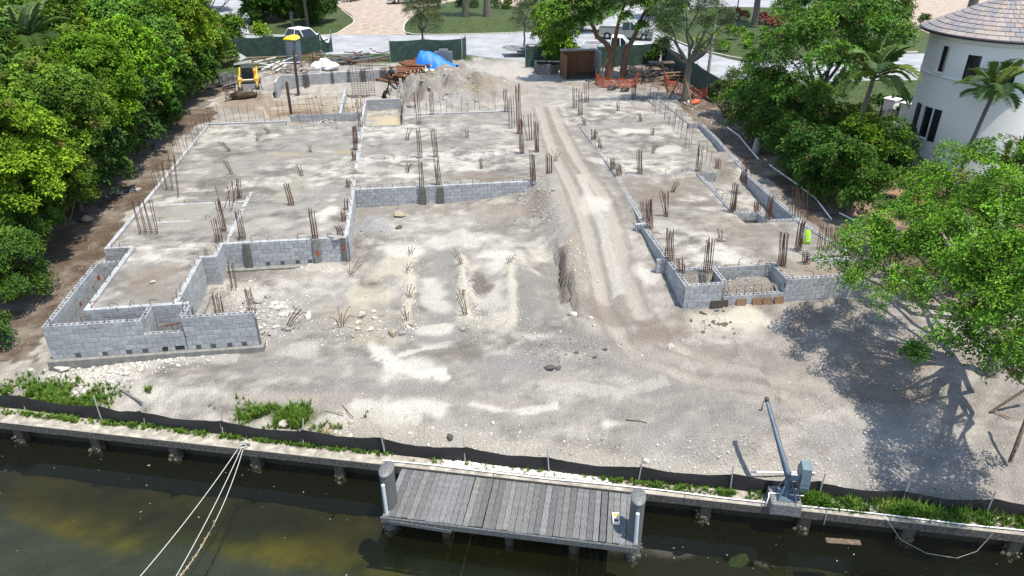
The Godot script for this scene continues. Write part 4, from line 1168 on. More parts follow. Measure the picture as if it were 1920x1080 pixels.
func make_dock() -> void:
	var d := thing("dock", "weathered grey plank dock on the canal with gaps between its boards", "dock", sp(0, 0, 0), SEA_TURN)
	var u := 14.35
	var i := 0
	while u < 21.75:
		var w := 0.178 if rng.randf() < 0.8 else 0.155
		var l := 2.0 + rng.randf_range(-0.02, 0.03)
		part("plank", m_box(Vector3(1, 0.045, 1), 0.0), M.wood_grey[rng.randi() % 7], d, Vector3(u + w / 2, -0.36 + rng.randf_range(-0.006, 0.006), 0.03 + l / 2), Vector3(rng.randf_range(-0.004, 0.004), rng.randf_range(-0.006, 0.006), rng.randf_range(-0.012, 0.012)), Vector3(w, 1, l))
		u += w + (0.012 if rng.randf() < 0.85 else 0.03)
		i += 1
	part("beam", m_box(Vector3(7.5, 0.2, 0.06), 0.006), M.wood_bluegrey, d, Vector3(18.05, -0.46, 2.07))
	part("beam", m_box(Vector3(7.4, 0.2, 0.08), 0.006), M.wood_dark, d, Vector3(18.05, -0.49, 1.05))
	part("beam", m_box(Vector3(7.4, 0.2, 0.08), 0.006), M.wood_dark, d, Vector3(18.05, -0.49, 0.16))
	part("split_board", m_box(Vector3(1.9, 0.12, 0.03), 0.006), M.wood_bluegrey, d, Vector3(15.5, -0.52, 2.12), Vector3(0.0, -0.02, -0.03))
	for e in [16.2, 18.1, 20.0]:
		part("dock_pile", m_tube([Vector3(0, -0.95, 0), Vector3(0, 0, 0)], 0.14, 10), M.wood_dark, d, Vector3(e, -0.42, 1.75))
	for e in [[14.42, "left", 1.0], [21.72, "right", 1.02]]:
		var p := thing("mooring_post", "thick oblong grey mooring post with a metal cap at the dock's %s end" % e[1], "mooring post", sp(e[0], 0, -1.5), SEA_TURN, "mooring posts at the dock corners")
		var st := mb()
		lathe(st, [Vector2(0.225, -1.35), Vector2(0.21, -0.4), Vector2(0.2, e[2])], 26, Vector3.ZERO, Vector2(1, 1.65))
		part("post", done(st), M.wood_post, p)
		st = mb()
		lathe(st, [Vector2(0.212, -0.04), Vector2(0.214, 0.0), Vector2(0.207, 0.015), Vector2(0.0, 0.024)], 26, Vector3.ZERO, Vector2(1, 1.65))
		part("metal_cap", done(st), M.cap_tin, p, Vector3(0, e[2], 0))
		part("white_pipe", m_tube([Vector3(0.03, -0.5, 0.42), Vector3(0.0, e[2] - 0.25, 0.40)], 0.055, 8), M.pvc_dull, p)
		for k in 3:
			part("bolt", m_tube([Vector3.ZERO, Vector3(0, 0.02, 0)], 0.018, 6), M.rust_dark, p, Vector3(rng.randf_range(-0.08, 0.08), e[2] + 0.015, -0.2 + 0.18 * k))
		var st2 := mb()
		for k in 30:
			var an := rng.randf() * TAU
			box(st2, Vector3(cos(an) * 0.24, rng.randf_range(-0.3, 0.25), sin(an) * 0.39), Vector3.ONE * rng.randf_range(0.04, 0.09))
		part("barnacles", done(st2), M.barnacle, p, Vector3(0, -1.1, 0)).set_meta("kind", "stuff")
	var b := thing("outlet_box", "small white box with two yellowish cells on the right end of the dock", "box", sp(21.17, -0.325, -1.15), SEA_TURN + 0.1)
	var bs := mb()
	for k in 2:
		for e in [[Vector3(0, 0.05, -0.085), Vector3(0.2, 0.1, 0.02)], [Vector3(0, 0.05, 0.085), Vector3(0.2, 0.1, 0.02)], [Vector3(-0.09, 0.05, 0), Vector3(0.02, 0.1, 0.15)], [Vector3(0.09, 0.05, 0), Vector3(0.02, 0.1, 0.15)]]:
			box(bs, e[0] + Vector3(0, 0, k * 0.192 - 0.1), e[1])
	part("casing", done(bs), M.pvc, b)
	part("cell", m_box(Vector3(0.158, 0.03, 0.148)), M.yellow, b, Vector3(0, 0.016, -0.1))
	part("cell", m_box(Vector3(0.158, 0.03, 0.148)), M.wood_brown, b, Vector3(0, 0.016, 0.092))

func make_davit() -> void:
	var d := thing("davit_crane", "blue grey steel davit crane on a concrete block at the seawall, boom raised", "crane", sp(26.07, 0, 0.1), SEA_TURN)
	part("pedestal", m_box(Vector3(0.86, 0.42, 0.78), 0.02), M.cast_blue, d, Vector3(0, -0.06, 0))
	part("base_plate", m_box(Vector3(0.55, 0.03, 0.5), 0.006), M.davit, d, Vector3(0.02, 0.165, 0))
	var mast := mb()
	tube(mast, [Vector3(0.02, 0.18, 0), Vector3(0.0, 1.0, -0.05)], [0.1, 0.085], 8)
	part("mast", done(mast), M.davit, d)
	for s in [[-0.24, 0.24], [0.27, 0.24], [-0.24, -0.24], [0.27, -0.24]]:
		var st := mb()
		tube(st, [Vector3(s[0], 0.18, s[1]), Vector3(0.02 + s[0] * 0.15, 0.82, s[1] * 0.15 - 0.04)], [0.035, 0.03], 4)
		part("brace", done(st), M.davit, d)
	# boom: a square steel arm raised over the land
	var tip := Vector3(-0.62, 2.3, -1.75)
	var st := mb()
	var a := Vector3(0.0, 0.8, -0.02)
	tube(st, [a, a.lerp(tip, 0.5), tip], [0.105, 0.085, 0.06], 4)
	part("boom", done(st), M.davit, d)
	part("sheave", m_tube([Vector3(-0.05, 0, 0), Vector3(0.05, 0, 0)], 0.085, 12), M.black, d, tip)
	part("hook_cable", m_tube([Vector3.ZERO, Vector3(-0.01, -0.28, 0)], 0.012, 5), M.black, d, tip + Vector3(-0.08, -0.05, 0.0))
	part("hook", m_tube([Vector3(0, 0, 0), Vector3(0.02, -0.06, 0), Vector3(-0.03, -0.11, 0), Vector3(-0.08, -0.06, 0)], 0.02, 5), M.black, d, tip + Vector3(-0.09, -0.33, 0))
	var hood := thing_part("winch_hood", d, Vector3(0.4, 0.92, -0.05))
	st = mb()
	prism(st, PackedVector2Array([Vector2(-0.3, -0.14), Vector2(-0.12, -0.5), Vector2(0.2, -0.42), Vector2(0.3, 0.2), Vector2(0.2, 0.42), Vector2(-0.18, 0.42)]), -0.13, 0.13, Transform3D(Basis.from_euler(Vector3(PI / 2, 0, 0)) * Basis.from_euler(Vector3(0, 0, PI / 2)), Vector3.ZERO))
	hood.mesh = done(st)
	hood.material_override = M.davit_hood
	for k in 3:
		part("rib", m_box(Vector3(0.29, 0.02, 0.03)), M.davit, hood, Vector3(0, -0.2 + 0.14 * k, 0.27 - 0.05 * absi(k - 1)))
	part("drum", m_tube([Vector3(-0.13, 0, 0), Vector3(0.16, 0, 0)], 0.09, 10), M.tin, d, Vector3(0.14, 0.98, 0.02))
	part("drum_bracket", m_box(Vector3(0.3, 0.2, 0.03)), M.davit, d, Vector3(0.14, 0.98, 0.13))
	# white pipes round the pedestal
	whole("conduit", m_tube([sp(25.55, -0.22, -0.02), sp(25.58, 0.19, -0.05), sp(25.6, 0.2, 0.1), sp(26.6, 0.2, 0.13)], 0.018, 6), M.pvc, "thin white conduit bent over the crane's concrete block", "pipe")
	whole("plastic_pipe", m_tube([Vector3(9.63, 0.02, -16.06), Vector3(11.58, 0.02, -15.75)], 0.03, 6), M.pvc, "white plastic pipe lying on the stones behind the crane", "pipe")

func thing_part(called: String, parent: Node, at: Vector3) -> MeshInstance3D:
	var o := MeshInstance3D.new()
	o.name = called
	o.position = at
	parent.add_child(o, true)
	return o

# ---------------------------------------------------------------- reinforcing steel
func cage(label: String, base: Vector3, top: Vector3, n := 6, width := 0.26, ties := 4, jitter := 0.03) -> Node3D:
	base.y = minf(base.y, h_at(base.x, base.z)) - 0.03 if base.y < 1.6 else base.y - 0.03
	var o := thing("rebar_column", label, "rebar", base, 0.0, "rebar columns standing on the foundations")
	var d := top - base
	var cols := int(ceil(n / 2.0))
	for i in n:
		var gx_: float = -width / 2 + width * (i % cols) / maxf(1.0, cols - 1)
		var gz_ := -0.1 if i < cols else 0.1
		var p := Vector3(gx_, 0, gz_)
		var q := d * rng.randf_range(0.9, 1.03) + p * rng.randf_range(0.8, 1.1) + Vector3(rng.randfn(), 0, rng.randfn()) * jitter
		var v := q - p
		var y := v.normalized()
		var x := y.cross(Vector3.BACK).normalized()
		var b := MeshInstance3D.new()
		b.name = "bar"
		b.mesh = m_bar(0.0165)
		b.material_override = M.rust_dark if rng.randf() < 0.3 else M.rust
		b.transform = Transform3D(Basis(x, y * v.length(), x.cross(y)), p)
		o.add_child(b, true)
	for k in ties:
		var f := (0.08 + k * 0.11) / maxf(d.length(), 0.5)
		part("tie", m_tie(width), M.rust, o, d * f, Vector3(rng.randf_range(-0.08, 0.08), 0, rng.randf_range(-0.08, 0.08)))
	return o

func m_tie(w: float) -> ArrayMesh:
	var k := "tie%s" % w
	if not shared.has(k):
		var a := w / 2 + 0.015
		shared[k] = m_tube([Vector3(-a, 0, -0.115), Vector3(a, 0, -0.115), Vector3(a, 0, 0.115), Vector3(-a, 0, 0.115), Vector3(-a, 0, -0.115)], 0.009, 4)
	return shared[k]

func stub(label: String, at: Vector3, h: float, n := 5, splay := 0.07, bent := true, lump := false) -> void:
	at.y = h_at(at.x, at.z) - 0.02
	var o := thing("bent_rebar_stub", label, "rebar", at, 0.0, "bent rebar stubs sticking out of the ground")
	var ln := Vector3(rng.randfn(), 0, rng.randfn()) * 0.16
	for i in n:
		var a := TAU * i / n + rng.randf() * 0.6
		var f := Vector3(cos(a), 0, sin(a))
		var l := h * rng.randf_range(0.65, 1.05)
		var pts := [f * 0.07, f * (0.07 + splay * 0.4) + Vector3(0, l * 0.6, 0) + ln * l, f * (0.07 + splay) + Vector3(0, l, 0) + ln * 2.0 * l]
		if bent and rng.randf() < 0.6: pts.append(f * (splay + rng.randf_range(0.12, 0.26)) + Vector3(0, l + rng.randf_range(-0.08, 0.03), 0) + ln * 2.0 * l)
		part("bar", m_tube(pts, 0.0135, 5), M.rust_dark if i % 2 else M.rust, o)
	part("tie", m_tie(0.14), M.rust, o, Vector3(0, h * 0.35, 0), Vector3(0.1, rng.randf() * 3, 0.1))
	if lump: part("concrete_lump", rock(77, 0.5), M.stone_grey, o, Vector3(0, 0.02, 0), Vector3.ZERO, Vector3(0.34, 0.3, 0.3))

func make_rebar() -> void:
	# left wing
	cage("double row of eight bars near the left edge of the left bed", Vector3(-12.73, 1.75, -33.25), Vector3(-12.7, 3.51, -33.25), 8, 0.75, 2)
	cage("leaning bars at the left edge beside the long single bar", Vector3(-13.35, 1.75, -39.15), Vector3(-13.28, 3.33, -39.15), 4, 0.3, 2)
	cage("single long bar at the left edge of the left bed", Vector3(-12.6, 1.75, -38.03), Vector3(-12.36, 3.92, -38.03), 2, 0.05, 0)
	cage("stout bar bundle on the seam between the sunken block lines", Vector3(-9.39, 1.75, -37.37), Vector3(-9.31, 2.83, -37.37), 5, 0.16, 3)
	cage("two thin bars just left of the stout bundle on the seam", Vector3(-9.51, 1.75, -36.86), Vector3(-9.43, 2.94, -36.86), 2, 0.12, 1)
	cage("long crossing thin bars leaning like a tripod on the left bed", Vector3(-9.68, 1.75, -35.59), Vector3(-9.6, 3.19, -35.59), 4, 0.4, 0, 0.35)
	cage("five hooked bars at the jog above the court footing", Vector3(-9.27, 1.75, -31.9), Vector3(-9.24, 3.01, -31.9), 5, 0.24, 4)
	cage("tall bundle behind the hooked bars at the jog", Vector3(-9.28, 1.75, -33.1), Vector3(-9.29, 3.36, -33.1), 6, 0.16, 3)
	cage("rebar column on the first pilaster facing the court", Vector3(-8.24, 1.8, -32.0), Vector3(-8.24, 3.15, -32.0), 6, 0.24, 5)
	cage("rebar column on the second pilaster facing the court", Vector3(-4.93, 1.8, -31.56), Vector3(-4.93, 3.28, -31.56), 6, 0.22, 5)
	cage("short hooked bars at the right corner above the court", Vector3(-3.79, 1.8, -31.77), Vector3(-3.86, 2.26, -31.77), 6, 0.22, 3)
	cage("spread of bars with outward tops in the middle of the left bed", Vector3(-6.56, 1.75, -36.02), Vector3(-6.7, 2.97, -36.02), 6, 0.22, 4)
	cage("dense column at the far end of the seam wall", Vector3(-3.83, 1.75, -44.72), Vector3(-3.73, 3.32, -44.72), 8, 0.2, 6)
	cage("short dense column just nearer on the seam wall", Vector3(-3.79, 1.75, -42.77), Vector3(-3.79, 2.34, -42.77), 6, 0.16, 4)
	cage("short bars standing on the court side wall, near end", Vector3(-3.77, 1.75, -33.64), Vector3(-3.82, 2.26, -33.64), 4, 0.14, 3)
	cage("short bars standing on the court side wall, middle", Vector3(-3.76, 1.75, -35.08), Vector3(-3.75, 2.32, -35.08), 4, 0.14, 2)
	cage("short bars standing on the court side wall, far end", Vector3(-3.85, 1.75, -38.28), Vector3(-3.86, 2.21, -38.28), 5, 0.14, 3)
	for e in [[Vector3(-10.14, 1.75, -47.44), 0.5, "nearest the left edge"], [Vector3(-6.55, 1.75, -44.77), 0.45, "right of the middle"], [Vector3(-6.52, 1.75, -40.34), 0.75, "tall reddish one in the middle"], [Vector3(-9.68, 1.75, -49.03), 0.75, "at the far end"], [Vector3(-11.48, 1.75, -45.53), 0.8, "left one by the sunken line"], [Vector3(-10.52, 1.75, -41.22), 0.9, "caged one left of the tripod"]]:
		stub("bent rebar stub on the left bed, " + e[2], e[0], e[1])
	# middle beds
	cage("tall column on the flush wall line, left one of the pair", Vector3(0.13, 1.75, -42.64), Vector3(0.11, 3.55, -42.64), 6, 0.24, 4)
	cage("tall column on the flush wall line, right one of the pair", Vector3(1.06, 1.75, -42.72), Vector3(0.99, 3.55, -42.72), 8, 0.24, 4)
	cage("column on the first pilaster at the back of the court", Vector3(0.1, 1.8, -37.62), Vector3(0.11, 3.27, -37.62), 6, 0.22, 5)
	cage("column on the second pilaster at the back of the court", Vector3(1.03, 1.8, -37.83), Vector3(0.96, 3.31, -37.83), 8, 0.26, 5)
	cage("column on the third pilaster at the back of the court", Vector3(6.22, 1.8, -37.72), Vector3(6.14, 3.33, -37.72), 8, 0.26, 5)
	cage("column on the right end pilaster at the back of the court", Vector3(7.1, 1.8, -37.77), Vector3(7.06, 3.27, -37.77), 8, 0.26, 5)
	cage("tall column at the right end of the flush wall line", Vector3(6.31, 1.75, -42.63), Vector3(6.17, 3.93, -42.63), 8, 0.24, 5)
	cage("tallest column of the right group on the middle bed", Vector3(6.75, 1.75, -46.84), Vector3(6.63, 4.96, -46.84), 8, 0.3, 5)
	cage("thin wild bars beside the tallest column", Vector3(7.26, 1.75, -45.35), Vector3(7.07, 3.39, -45.35), 7, 0.4, 1, 0.12)
	cage("tall column beside the haul road at the wall line's end", Vector3(7.28, 1.75, -42.92), Vector3(7.19, 3.58, -42.92), 8, 0.22, 4)
	cage("thin bars left of the tallest column on the middle bed", Vector3(6.42, 1.75, -48.12), Vector3(6.35, 3.91, -48.12), 5, 0.4, 1)
	cage("column at the far edge of the middle bed, right end", Vector3(6.55, 1.75, -52.34), Vector3(6.48, 3.4, -52.34), 6, 0.24, 3)
	cage("column at the far edge of the middle bed near the grey wall", Vector3(0.22, 1.75, -49.99), Vector3(0.18, 4.05, -49.99), 5, 0.26, 3)
	cage("column at the far edge of the middle bed under the mound", Vector3(1.18, 1.75, -52.19), Vector3(1.2, 3.42, -52.19), 6, 0.24, 3)
	cage("dark column in the corner left of the grey wall", Vector3(-3.75, 1.75, -49.87), Vector3(-3.69, 3.81, -49.87), 6, 0.26, 4)
	cage("rusty column at the far left of the middle bed", Vector3(-3.84, 1.75, -46.15), Vector3(-3.83, 2.85, -46.15), 6, 0.2, 3)
	for e in [[Vector3(-0.64, 1.75, -46.29), 0.75, "far left one"], [Vector3(-0.68, 1.75, -40.18), 0.75, "near left one"], [Vector3(3.26, 1.75, -46.47), 0.6, "far right leaning one"], [Vector3(3.6, 1.75, -40.25), 0.7, "near right one"]]:
		stub("bent rebar stub on the middle beds, " + e[2], e[0], e[1])
	stub("curled rebar stub at the road end of the court wall", Vector3(8.12, 1.7, -41.13), 0.75, 5, 0.25)
	# right wing
	cage("column at the far end of the haul road, left one", Vector3(11.69, 1.75, -52.55), Vector3(11.59, 3.31, -52.55), 6, 0.26, 3)
	cage("column at the far end of the haul road, right one", Vector3(11.68, 1.75, -50.64), Vector3(11.6, 3.53, -50.64), 6, 0.26, 3)
	cage("column on the far edge of the right wing near the plywood box", Vector3(12.96, 1.75, -54.24), Vector3(12.88, 3.23, -54.24), 6, 0.3, 3)
	cage("brown column on the far edge of the right wing near the twin tree", Vector3(16.63, 1.75, -54.4), Vector3(16.65, 2.96, -54.4), 8, 0.22, 5)
	cage("short bars along the haul road, farthest", Vector3(11.32, 1.75, -44.81), Vector3(11.28, 2.49, -44.81), 5, 0.3, 2)
	cage("short bars along the haul road, second", Vector3(11.33, 1.75, -43.13), Vector3(11.22, 2.44, -43.13), 5, 0.22, 2)
	cage("short bars along the haul road, third", Vector3(11.09, 1.75, -39.16), Vector3(11.01, 2.42, -39.16), 6, 0.2, 4)
	cage("hooked bars along the haul road, at the crossing wall", Vector3(11.2, 1.75, -38.15), Vector3(11.12, 2.41, -38.15), 6, 0.26, 4)
	cage("tall column on the crossing wall of the right wing", Vector3(12.41, 1.75, -38.17), Vector3(12.29, 3.16, -38.17), 8, 0.24, 3)
	cage("tall leaning column at the right end of the crossing wall", Vector3(15.84, 1.75, -38.16), Vector3(15.77, 3.32, -38.16), 8, 0.24, 3)
	cage("short column right of the crossing wall's end", Vector3(17.14, 1.6, -38.5), Vector3(17.07, 2.34, -38.5), 6, 0.2, 4)
	cage("rusty columns on the pier at the bend, front one", Vector3(10.73, 1.8, -30.75), Vector3(10.6, 3.22, -30.75), 9, 0.3, 5)
	cage("rusty shorter bars on the pier at the bend, left one", Vector3(10.79, 1.8, -31.65), Vector3(10.63, 2.75, -31.65), 6, 0.25, 2)
	cage("fan of bars spreading upward in the right bed", Vector3(11.99, 1.75, -32.08), Vector3(11.73, 3.13, -32.08), 7, 0.16, 2, 0.1)
	cage("column on the left wall of the right wing near the corner", Vector3(10.55, 1.8, -27.27), Vector3(10.44, 3.22, -27.27), 9, 0.34, 5)
	cage("hooked cage beside the corner bay of the right wing", Vector3(10.66, 1.8, -26.13), Vector3(10.56, 2.43, -26.13), 6, 0.24, 4)
	cage("column on the wall behind the corner bay", Vector3(11.73, 1.8, -25.94), Vector3(11.66, 3.35, -25.94), 8, 0.26, 5)
	cage("column at the right end of the heaped fill", Vector3(15.11, 1.8, -26.04), Vector3(14.94, 3.35, -26.04), 9, 0.3, 5)
	cage("leaning column that the vest hangs from", Vector3(16.53, 1.8, -27.44), Vector3(16.49, 3.27, -27.44), 9, 0.26, 6)
	cage("short rusty cage below the hanging vest", Vector3(16.28, 1.75, -26.24), Vector3(16.19, 2.32, -26.24), 8, 0.22, 5)
	cage("wide bunch of bars at the right edge of the right wing", Vector3(17.94, 1.8, -27.42), Vector3(17.75, 3.0, -27.42), 11, 0.95, 1)
	cage("leaning column on the stepped block line", Vector3(16.74, 1.75, -30.97), Vector3(16.77, 3.08, -30.97), 9, 0.26, 4)
	cage("short cage left of the leaning column on the stepped line", Vector3(16.63, 1.75, -32.01), Vector3(16.56, 2.35, -32.01), 8, 0.24, 4)
	cage("column at the left end of the stepped block line", Vector3(15.44, 1.75, -32.17), Vector3(15.4, 3.3, -32.17), 9, 0.26, 4)
	cage("column in the shade by the outer wall", Vector3(17.62, 1.75, -35.83), Vector3(17.49, 2.97, -35.83), 9, 0.28, 4)
	cage("loose bunch of rusty bars in the shade of the hedge", Vector3(18.48, 1.7, -31.13), Vector3(18.17, 3.27, -31.13), 10, 0.7, 0, 0.06)
	for e in [[Vector3(15.38, 1.75, -45.33), 0.6, "third from the road"], [Vector3(14.25, 1.75, -41.68), 0.65, "nearer one with outward tops"], [Vector3(14.69, 1.75, -51.55), 0.75, "far one on the left"], [Vector3(15.55, 1.75, -48.61), 0.7, "far one on the right"], [Vector3(11.51, 1.75, -48.35), 0.6, "low one at the road's edge"], [Vector3(11.43, 1.75, -45.14), 0.5, "low one farther down the road's edge"], [Vector3(13.33, 1.75, -35.19), 0.75, "curled one behind the fan"]]:
		stub("rebar stub on the right beds, " + e[2], e[0], e[1], 6)
	stub("squat rebar stub on a small concrete pad in the near right bed", Vector3(13.55, 1.75, -29.03), 0.6, 6, 0.05, true, true)
	# court
	cage("thin column beside the sunlit return wall, in the rubble", Vector3(-8.43, 0.3, -29.74), Vector3(-8.38, 1.7, -29.74), 4, 0.2, 1)
	cage("column in the rubble behind the front wall, left one", Vector3(-8.72, 0.15, -27.93), Vector3(-8.68, 1.15, -27.93), 6, 0.3, 1)
	cage("column in the rubble behind the front wall, right one", Vector3(-7.27, 0.15, -27.65), Vector3(-7.34, 1.46, -27.65), 6, 0.26, 2)
	stub("dark bent stub on a broken concrete lump in the rubble", Vector3(-5.76, 0.1, -26.25), 1.0, 5, 0.15, true, true)
	stub("dark bent stub leaning in the rubble, right one", Vector3(-3.56, 0.15, -26.21), 0.9, 5, 0.3)
	stub("forked rebar stub by the court corner", Vector3(-3.4, 0.4, -30.16), 0.6, 4, 0.25)
	for e in [[Vector3(-0.65, 0.5, -31.69), 0.5, "far end of the left trench line"], [Vector3(-0.82, 0.45, -30.14), 0.6, "left trench line, upper middle"], [Vector3(-0.8, 0.35, -27.91), 0.5, "left trench line, lower middle"], [Vector3(-0.89, 0.2, -26.11), 0.7, "near end of the left trench line"], [Vector3(1.67, 0.5, -30.36), 0.7, "far end of the middle trench line"], [Vector3(1.51, 0.4, -27.84), 0.7, "middle of the middle trench line"], [Vector3(3.9, 0.5, -30.35), 0.5, "right trench line"]]:
		stub("bent rebar stub in the court, " + e[2], e[0], e[1], 4, 0.1, false)
	stub("reddish leaning rebar stub at the near end of the middle trench line", Vector3(1.54, 0.2, -26.17), 1.0, 5, 0.12, false)
	# service bay
	for e in [["thick rusty steel post leaning in front of the back wall", Vector3(-9.35, 1.5, -61.46), Vector3(-9.26, 4.6, -61.46)], ["thick rusty steel post at the near left of the sunken bay", Vector3(-8.92, 1.7, -54.01), Vector3(-8.93, 3.72, -54.01)]]:
		var o := thing("steel_post", e[0], "post", e[1] - Vector3(0, 0.3, 0))
		var st := mb()
		var d: Vector3 = e[2] - e[1]
		for k in 4:
			var off := Vector3(0.09 * (k % 2), 0, 0.09 * (k / 2))
			tube(st, [off, off + d + Vector3(0, 0.3 + 0.1 * k, 0)], [0.055], 6)
		part("post_bar", done(st), M.rust_dark, o)
		for k in 6: part("tie", m_tie(0.24), M.rust, o, d * (0.1 + 0.15 * k) + Vector3(0.05, 0, 0.05))
	var g := thing("rebar_mesh", "tall standing rebar mesh beside the two workers", "rebar", Vector3(-3.6, 1.3, -60.0))
	for i in 9: part("bar", m_bar(0.016), M.rust_dark, g, Vector3(-1.3 + i * 0.22, -0.3, -0.4), Vector3(rng.randfn() * 0.015, 0, rng.randfn() * 0.015), Vector3(1, 3.1 + rng.randf() * 0.6, 1))
	for k in 14: part("tie", m_tube([Vector3(-1.35, 0, 0), Vector3(0.5, 0, 0)], 0.011, 4), M.rust_dark, g, Vector3(0, k * 0.19, -0.38))
	for e in [[-8.2, -55.2, "left half of the sunken bay", 9, 3.6], [-4.6, -55.2, "right half of the sunken bay", 6, 2.0]]:
		var r := thing("rebar_row", "row of thin standing bars in the " + e[2], "rebar", Vector3(e[0], 0.9, e[1]))
		for i in e[3]: part("bar", m_bar(), M.rust_dark, r, Vector3(-e[4] / 2 + e[4] * i / e[3], 0, rng.randf_range(-0.4, 0.4)), Vector3(rng.randfn() * 0.04, 0, rng.randfn() * 0.04), Vector3(1, rng.randf_range(1.3, 2.0), 1))
		for k in 3: part("tie", m_tube([Vector3(-e[4] / 2, 0, 0), Vector3(e[4] / 2, 0.05, 0)], 0.009, 4), M.rust_dark, r, Vector3(0, 0.4 + 0.35 * k, 0.02))
	var lone := thing("rebar_row", "leaning bars at the near left of the grey low wall", "rebar", Vector3(-7.28, 1.72, -49.68))
	for i in 4: part("bar", m_bar(), M.rust_dark, lone, Vector3(i * 0.75 - 0.3, 0, rng.randf_range(-0.2, 0.2)), Vector3(rng.randfn() * 0.05, 0, 0.08 + rng.randfn() * 0.06), Vector3(1, rng.randf_range(1.3, 1.9), 1))

# ---------------------------------------------------------------- stones and weeds
func make_stones() -> void:
	# gravel that nobody could count
	var xf := []
	var cols := []
	var zones := [
		[Vector2(-11.19, -24.53), 5.2, 0.8, 0.28, 2600, 0.05, 0.62], [Vector2(-12.38, -23.83), 1.3, 0.9, 0.0, 700, 0.06, 0.66], [Vector2(-6.71, -27.31), 1.8, 1.8, 0.0, 1100, 0.06, 0.5], [Vector2(-7.92, -29.37), 1.1, 1.0, 0.0, 500, 0.05, 0.55],
		[Vector2(-4.85, -31.16), 1.6, 0.6, 0.0, 500, 0.045, 0.5], [Vector2(-2.25, -25.79), 2.6, 1.2, 0.0, 1000, 0.04, 0.5], [Vector2(2.56, -25.91), 1.8, 1.2, 0.0, 700, 0.04, 0.5],
		[Vector2(1.42, -18.62), 6.0, 0.9, -0.29, 2600, 0.035, 0.5], [Vector2(8.85, -16.6), 6.5, 1.1, -0.29, 2600, 0.035, 0.48], [Vector2(14.11, -16.34), 3.6, 2.4, 0.0, 2200, 0.04, 0.4],
		[Vector2(5.04, -23.54), 2.5, 1.4, 0.0, 1000, 0.045, 0.27], [Vector2(11.12, -23.6), 1.2, 1.2, 0.0, 400, 0.05, 0.33], [Vector2(6.08, -35.01), 1.2, 2.4, 0.3, 800, 0.05, 0.33], [Vector2(-2.49, -34.76), 1.4, 1.8, 0.0, 700, 0.04, 0.36],
		[Vector2(0.75, -21.84), 9.0, 3.0, 0.0, 2600, 0.025, 0.42], [Vector2(9.44, -20.68), 7.0, 3.0, 0.0, 2000, 0.025, 0.4], [Vector2(1.37, -31.54), 4.5, 5.0, 0.0, 1500, 0.03, 0.45], [Vector2(13.4, -25.7), 1.4, 0.7, 0.0, 350, 0.05, 0.36],
		[Vector2(3.7, -58.5), 5.0, 4.5, 0.0, 1700, 0.05, 0.36], [Vector2(-9, -42), 5.0, 9.0, 0.0, 900, 0.03, 0.42], [Vector2(2, -43), 5.0, 8.0, 0.0, 700, 0.03, 0.42], [Vector2(14.5, -38), 3.6, 13.0, 0.0, 900, 0.03, 0.42],
		[Vector2(-15.8, -35), 1.2, 12.0, 0.0, 900, 0.035, 0.3], [Vector2(20.8, -50), 1.6, 6.0, 0.0, 700, 0.06, 0.5], [Vector2(-6.0, -52.0), 2.0, 1.1, 0.0, 350, 0.06, 0.4], [Vector2(7.1, -29.17), 0.6, 2.2, 0.0, 400, 0.06, 0.42], [Vector2(1.87, -28.28), 0.5, 2.4, 0.0, 400, 0.05, 0.55], [Vector2(-0.69, -28.87), 0.5, 2.6, 0.0, 350, 0.05, 0.5]]
	for z in zones:
		for i in z[4]:
			var a := Vector2(rng.randfn() * 0.5, rng.randfn() * 0.5)
			var p: Vector2 = z[0] + Vector2(a.x * z[1], a.y * z[2]).rotated(-z[3])
			if sea_v(p.x, p.y) < 0.9 and sea_v(p.x, p.y) > 0.0 and rng.randf() < 0.6: continue
			if sea_v(p.x, p.y) < 0.0: continue
			var s: float = z[5] * exp(rng.randfn() * 0.55) * 0.42
			xf.append(Transform3D(Basis.from_euler(Vector3(rng.randf() * 0.5, rng.randf() * TAU, rng.randf() * 0.5)).scaled_local(Vector3(s, s * 0.8, s)), on(p.x, p.y, s * 0.15)))
			var k: float = clampf(z[6] * 0.8 + rng.randfn() * 0.09, 0.08, 0.55)
			cols.append(Color(k * 1.02, k * rng.randf_range(0.94, 0.99), k * rng.randf_range(0.84, 0.95)))
	# grit everywhere on the open ground
	for i in 30000:
		var p := Vector2(rng.randf_range(-15.5, 20.0), rng.randf_range(-56.0, -13.0))
		if sea_v(p.x, p.y) < 0.85: continue
		if nz.get_noise_2d(p.x * 3.0, p.y * 3.0) + rng.randf_range(-0.4, 0.4) < 0.0: continue
		var s := rng.randf_range(0.01, 0.03)
		xf.append(Transform3D(Basis.from_euler(Vector3(rng.randf() * 0.5, rng.randf() * TAU, 0)).scaled_local(Vector3(s, s * 0.9, s)), on(p.x, p.y, s * 0.2)))
		var k := clampf(0.3 + rng.randfn() * 0.11, 0.08, 0.46)
		cols.append(Color(k, k * 0.96, k * 0.9))
	# white pebbles between the cap and the fence
	for i in 900:
		var u := rng.randf_range(15.6, 21.0)
		var p := sp(u, 0, rng.randf_range(0.24, 0.48))
		var s := rng.randf_range(0.03, 0.075)
		xf.append(Transform3D(Basis.from_euler(Vector3(rng.randf(), rng.randf() * TAU, 0)).scaled_local(Vector3(s, s * 0.7, s)), Vector3(p.x, -0.245 + s * 0.3, p.z)))
		var k := rng.randf_range(0.5, 0.72)
		cols.append(Color(k, k * 0.97, k * 0.9))
	var g := scatter("gravel", rock(3, 0.7), M.gravel, xf, cols, self)
	tag(g, "loose limestone gravel and chips scattered over the lot", "gravel", "", "stuff")
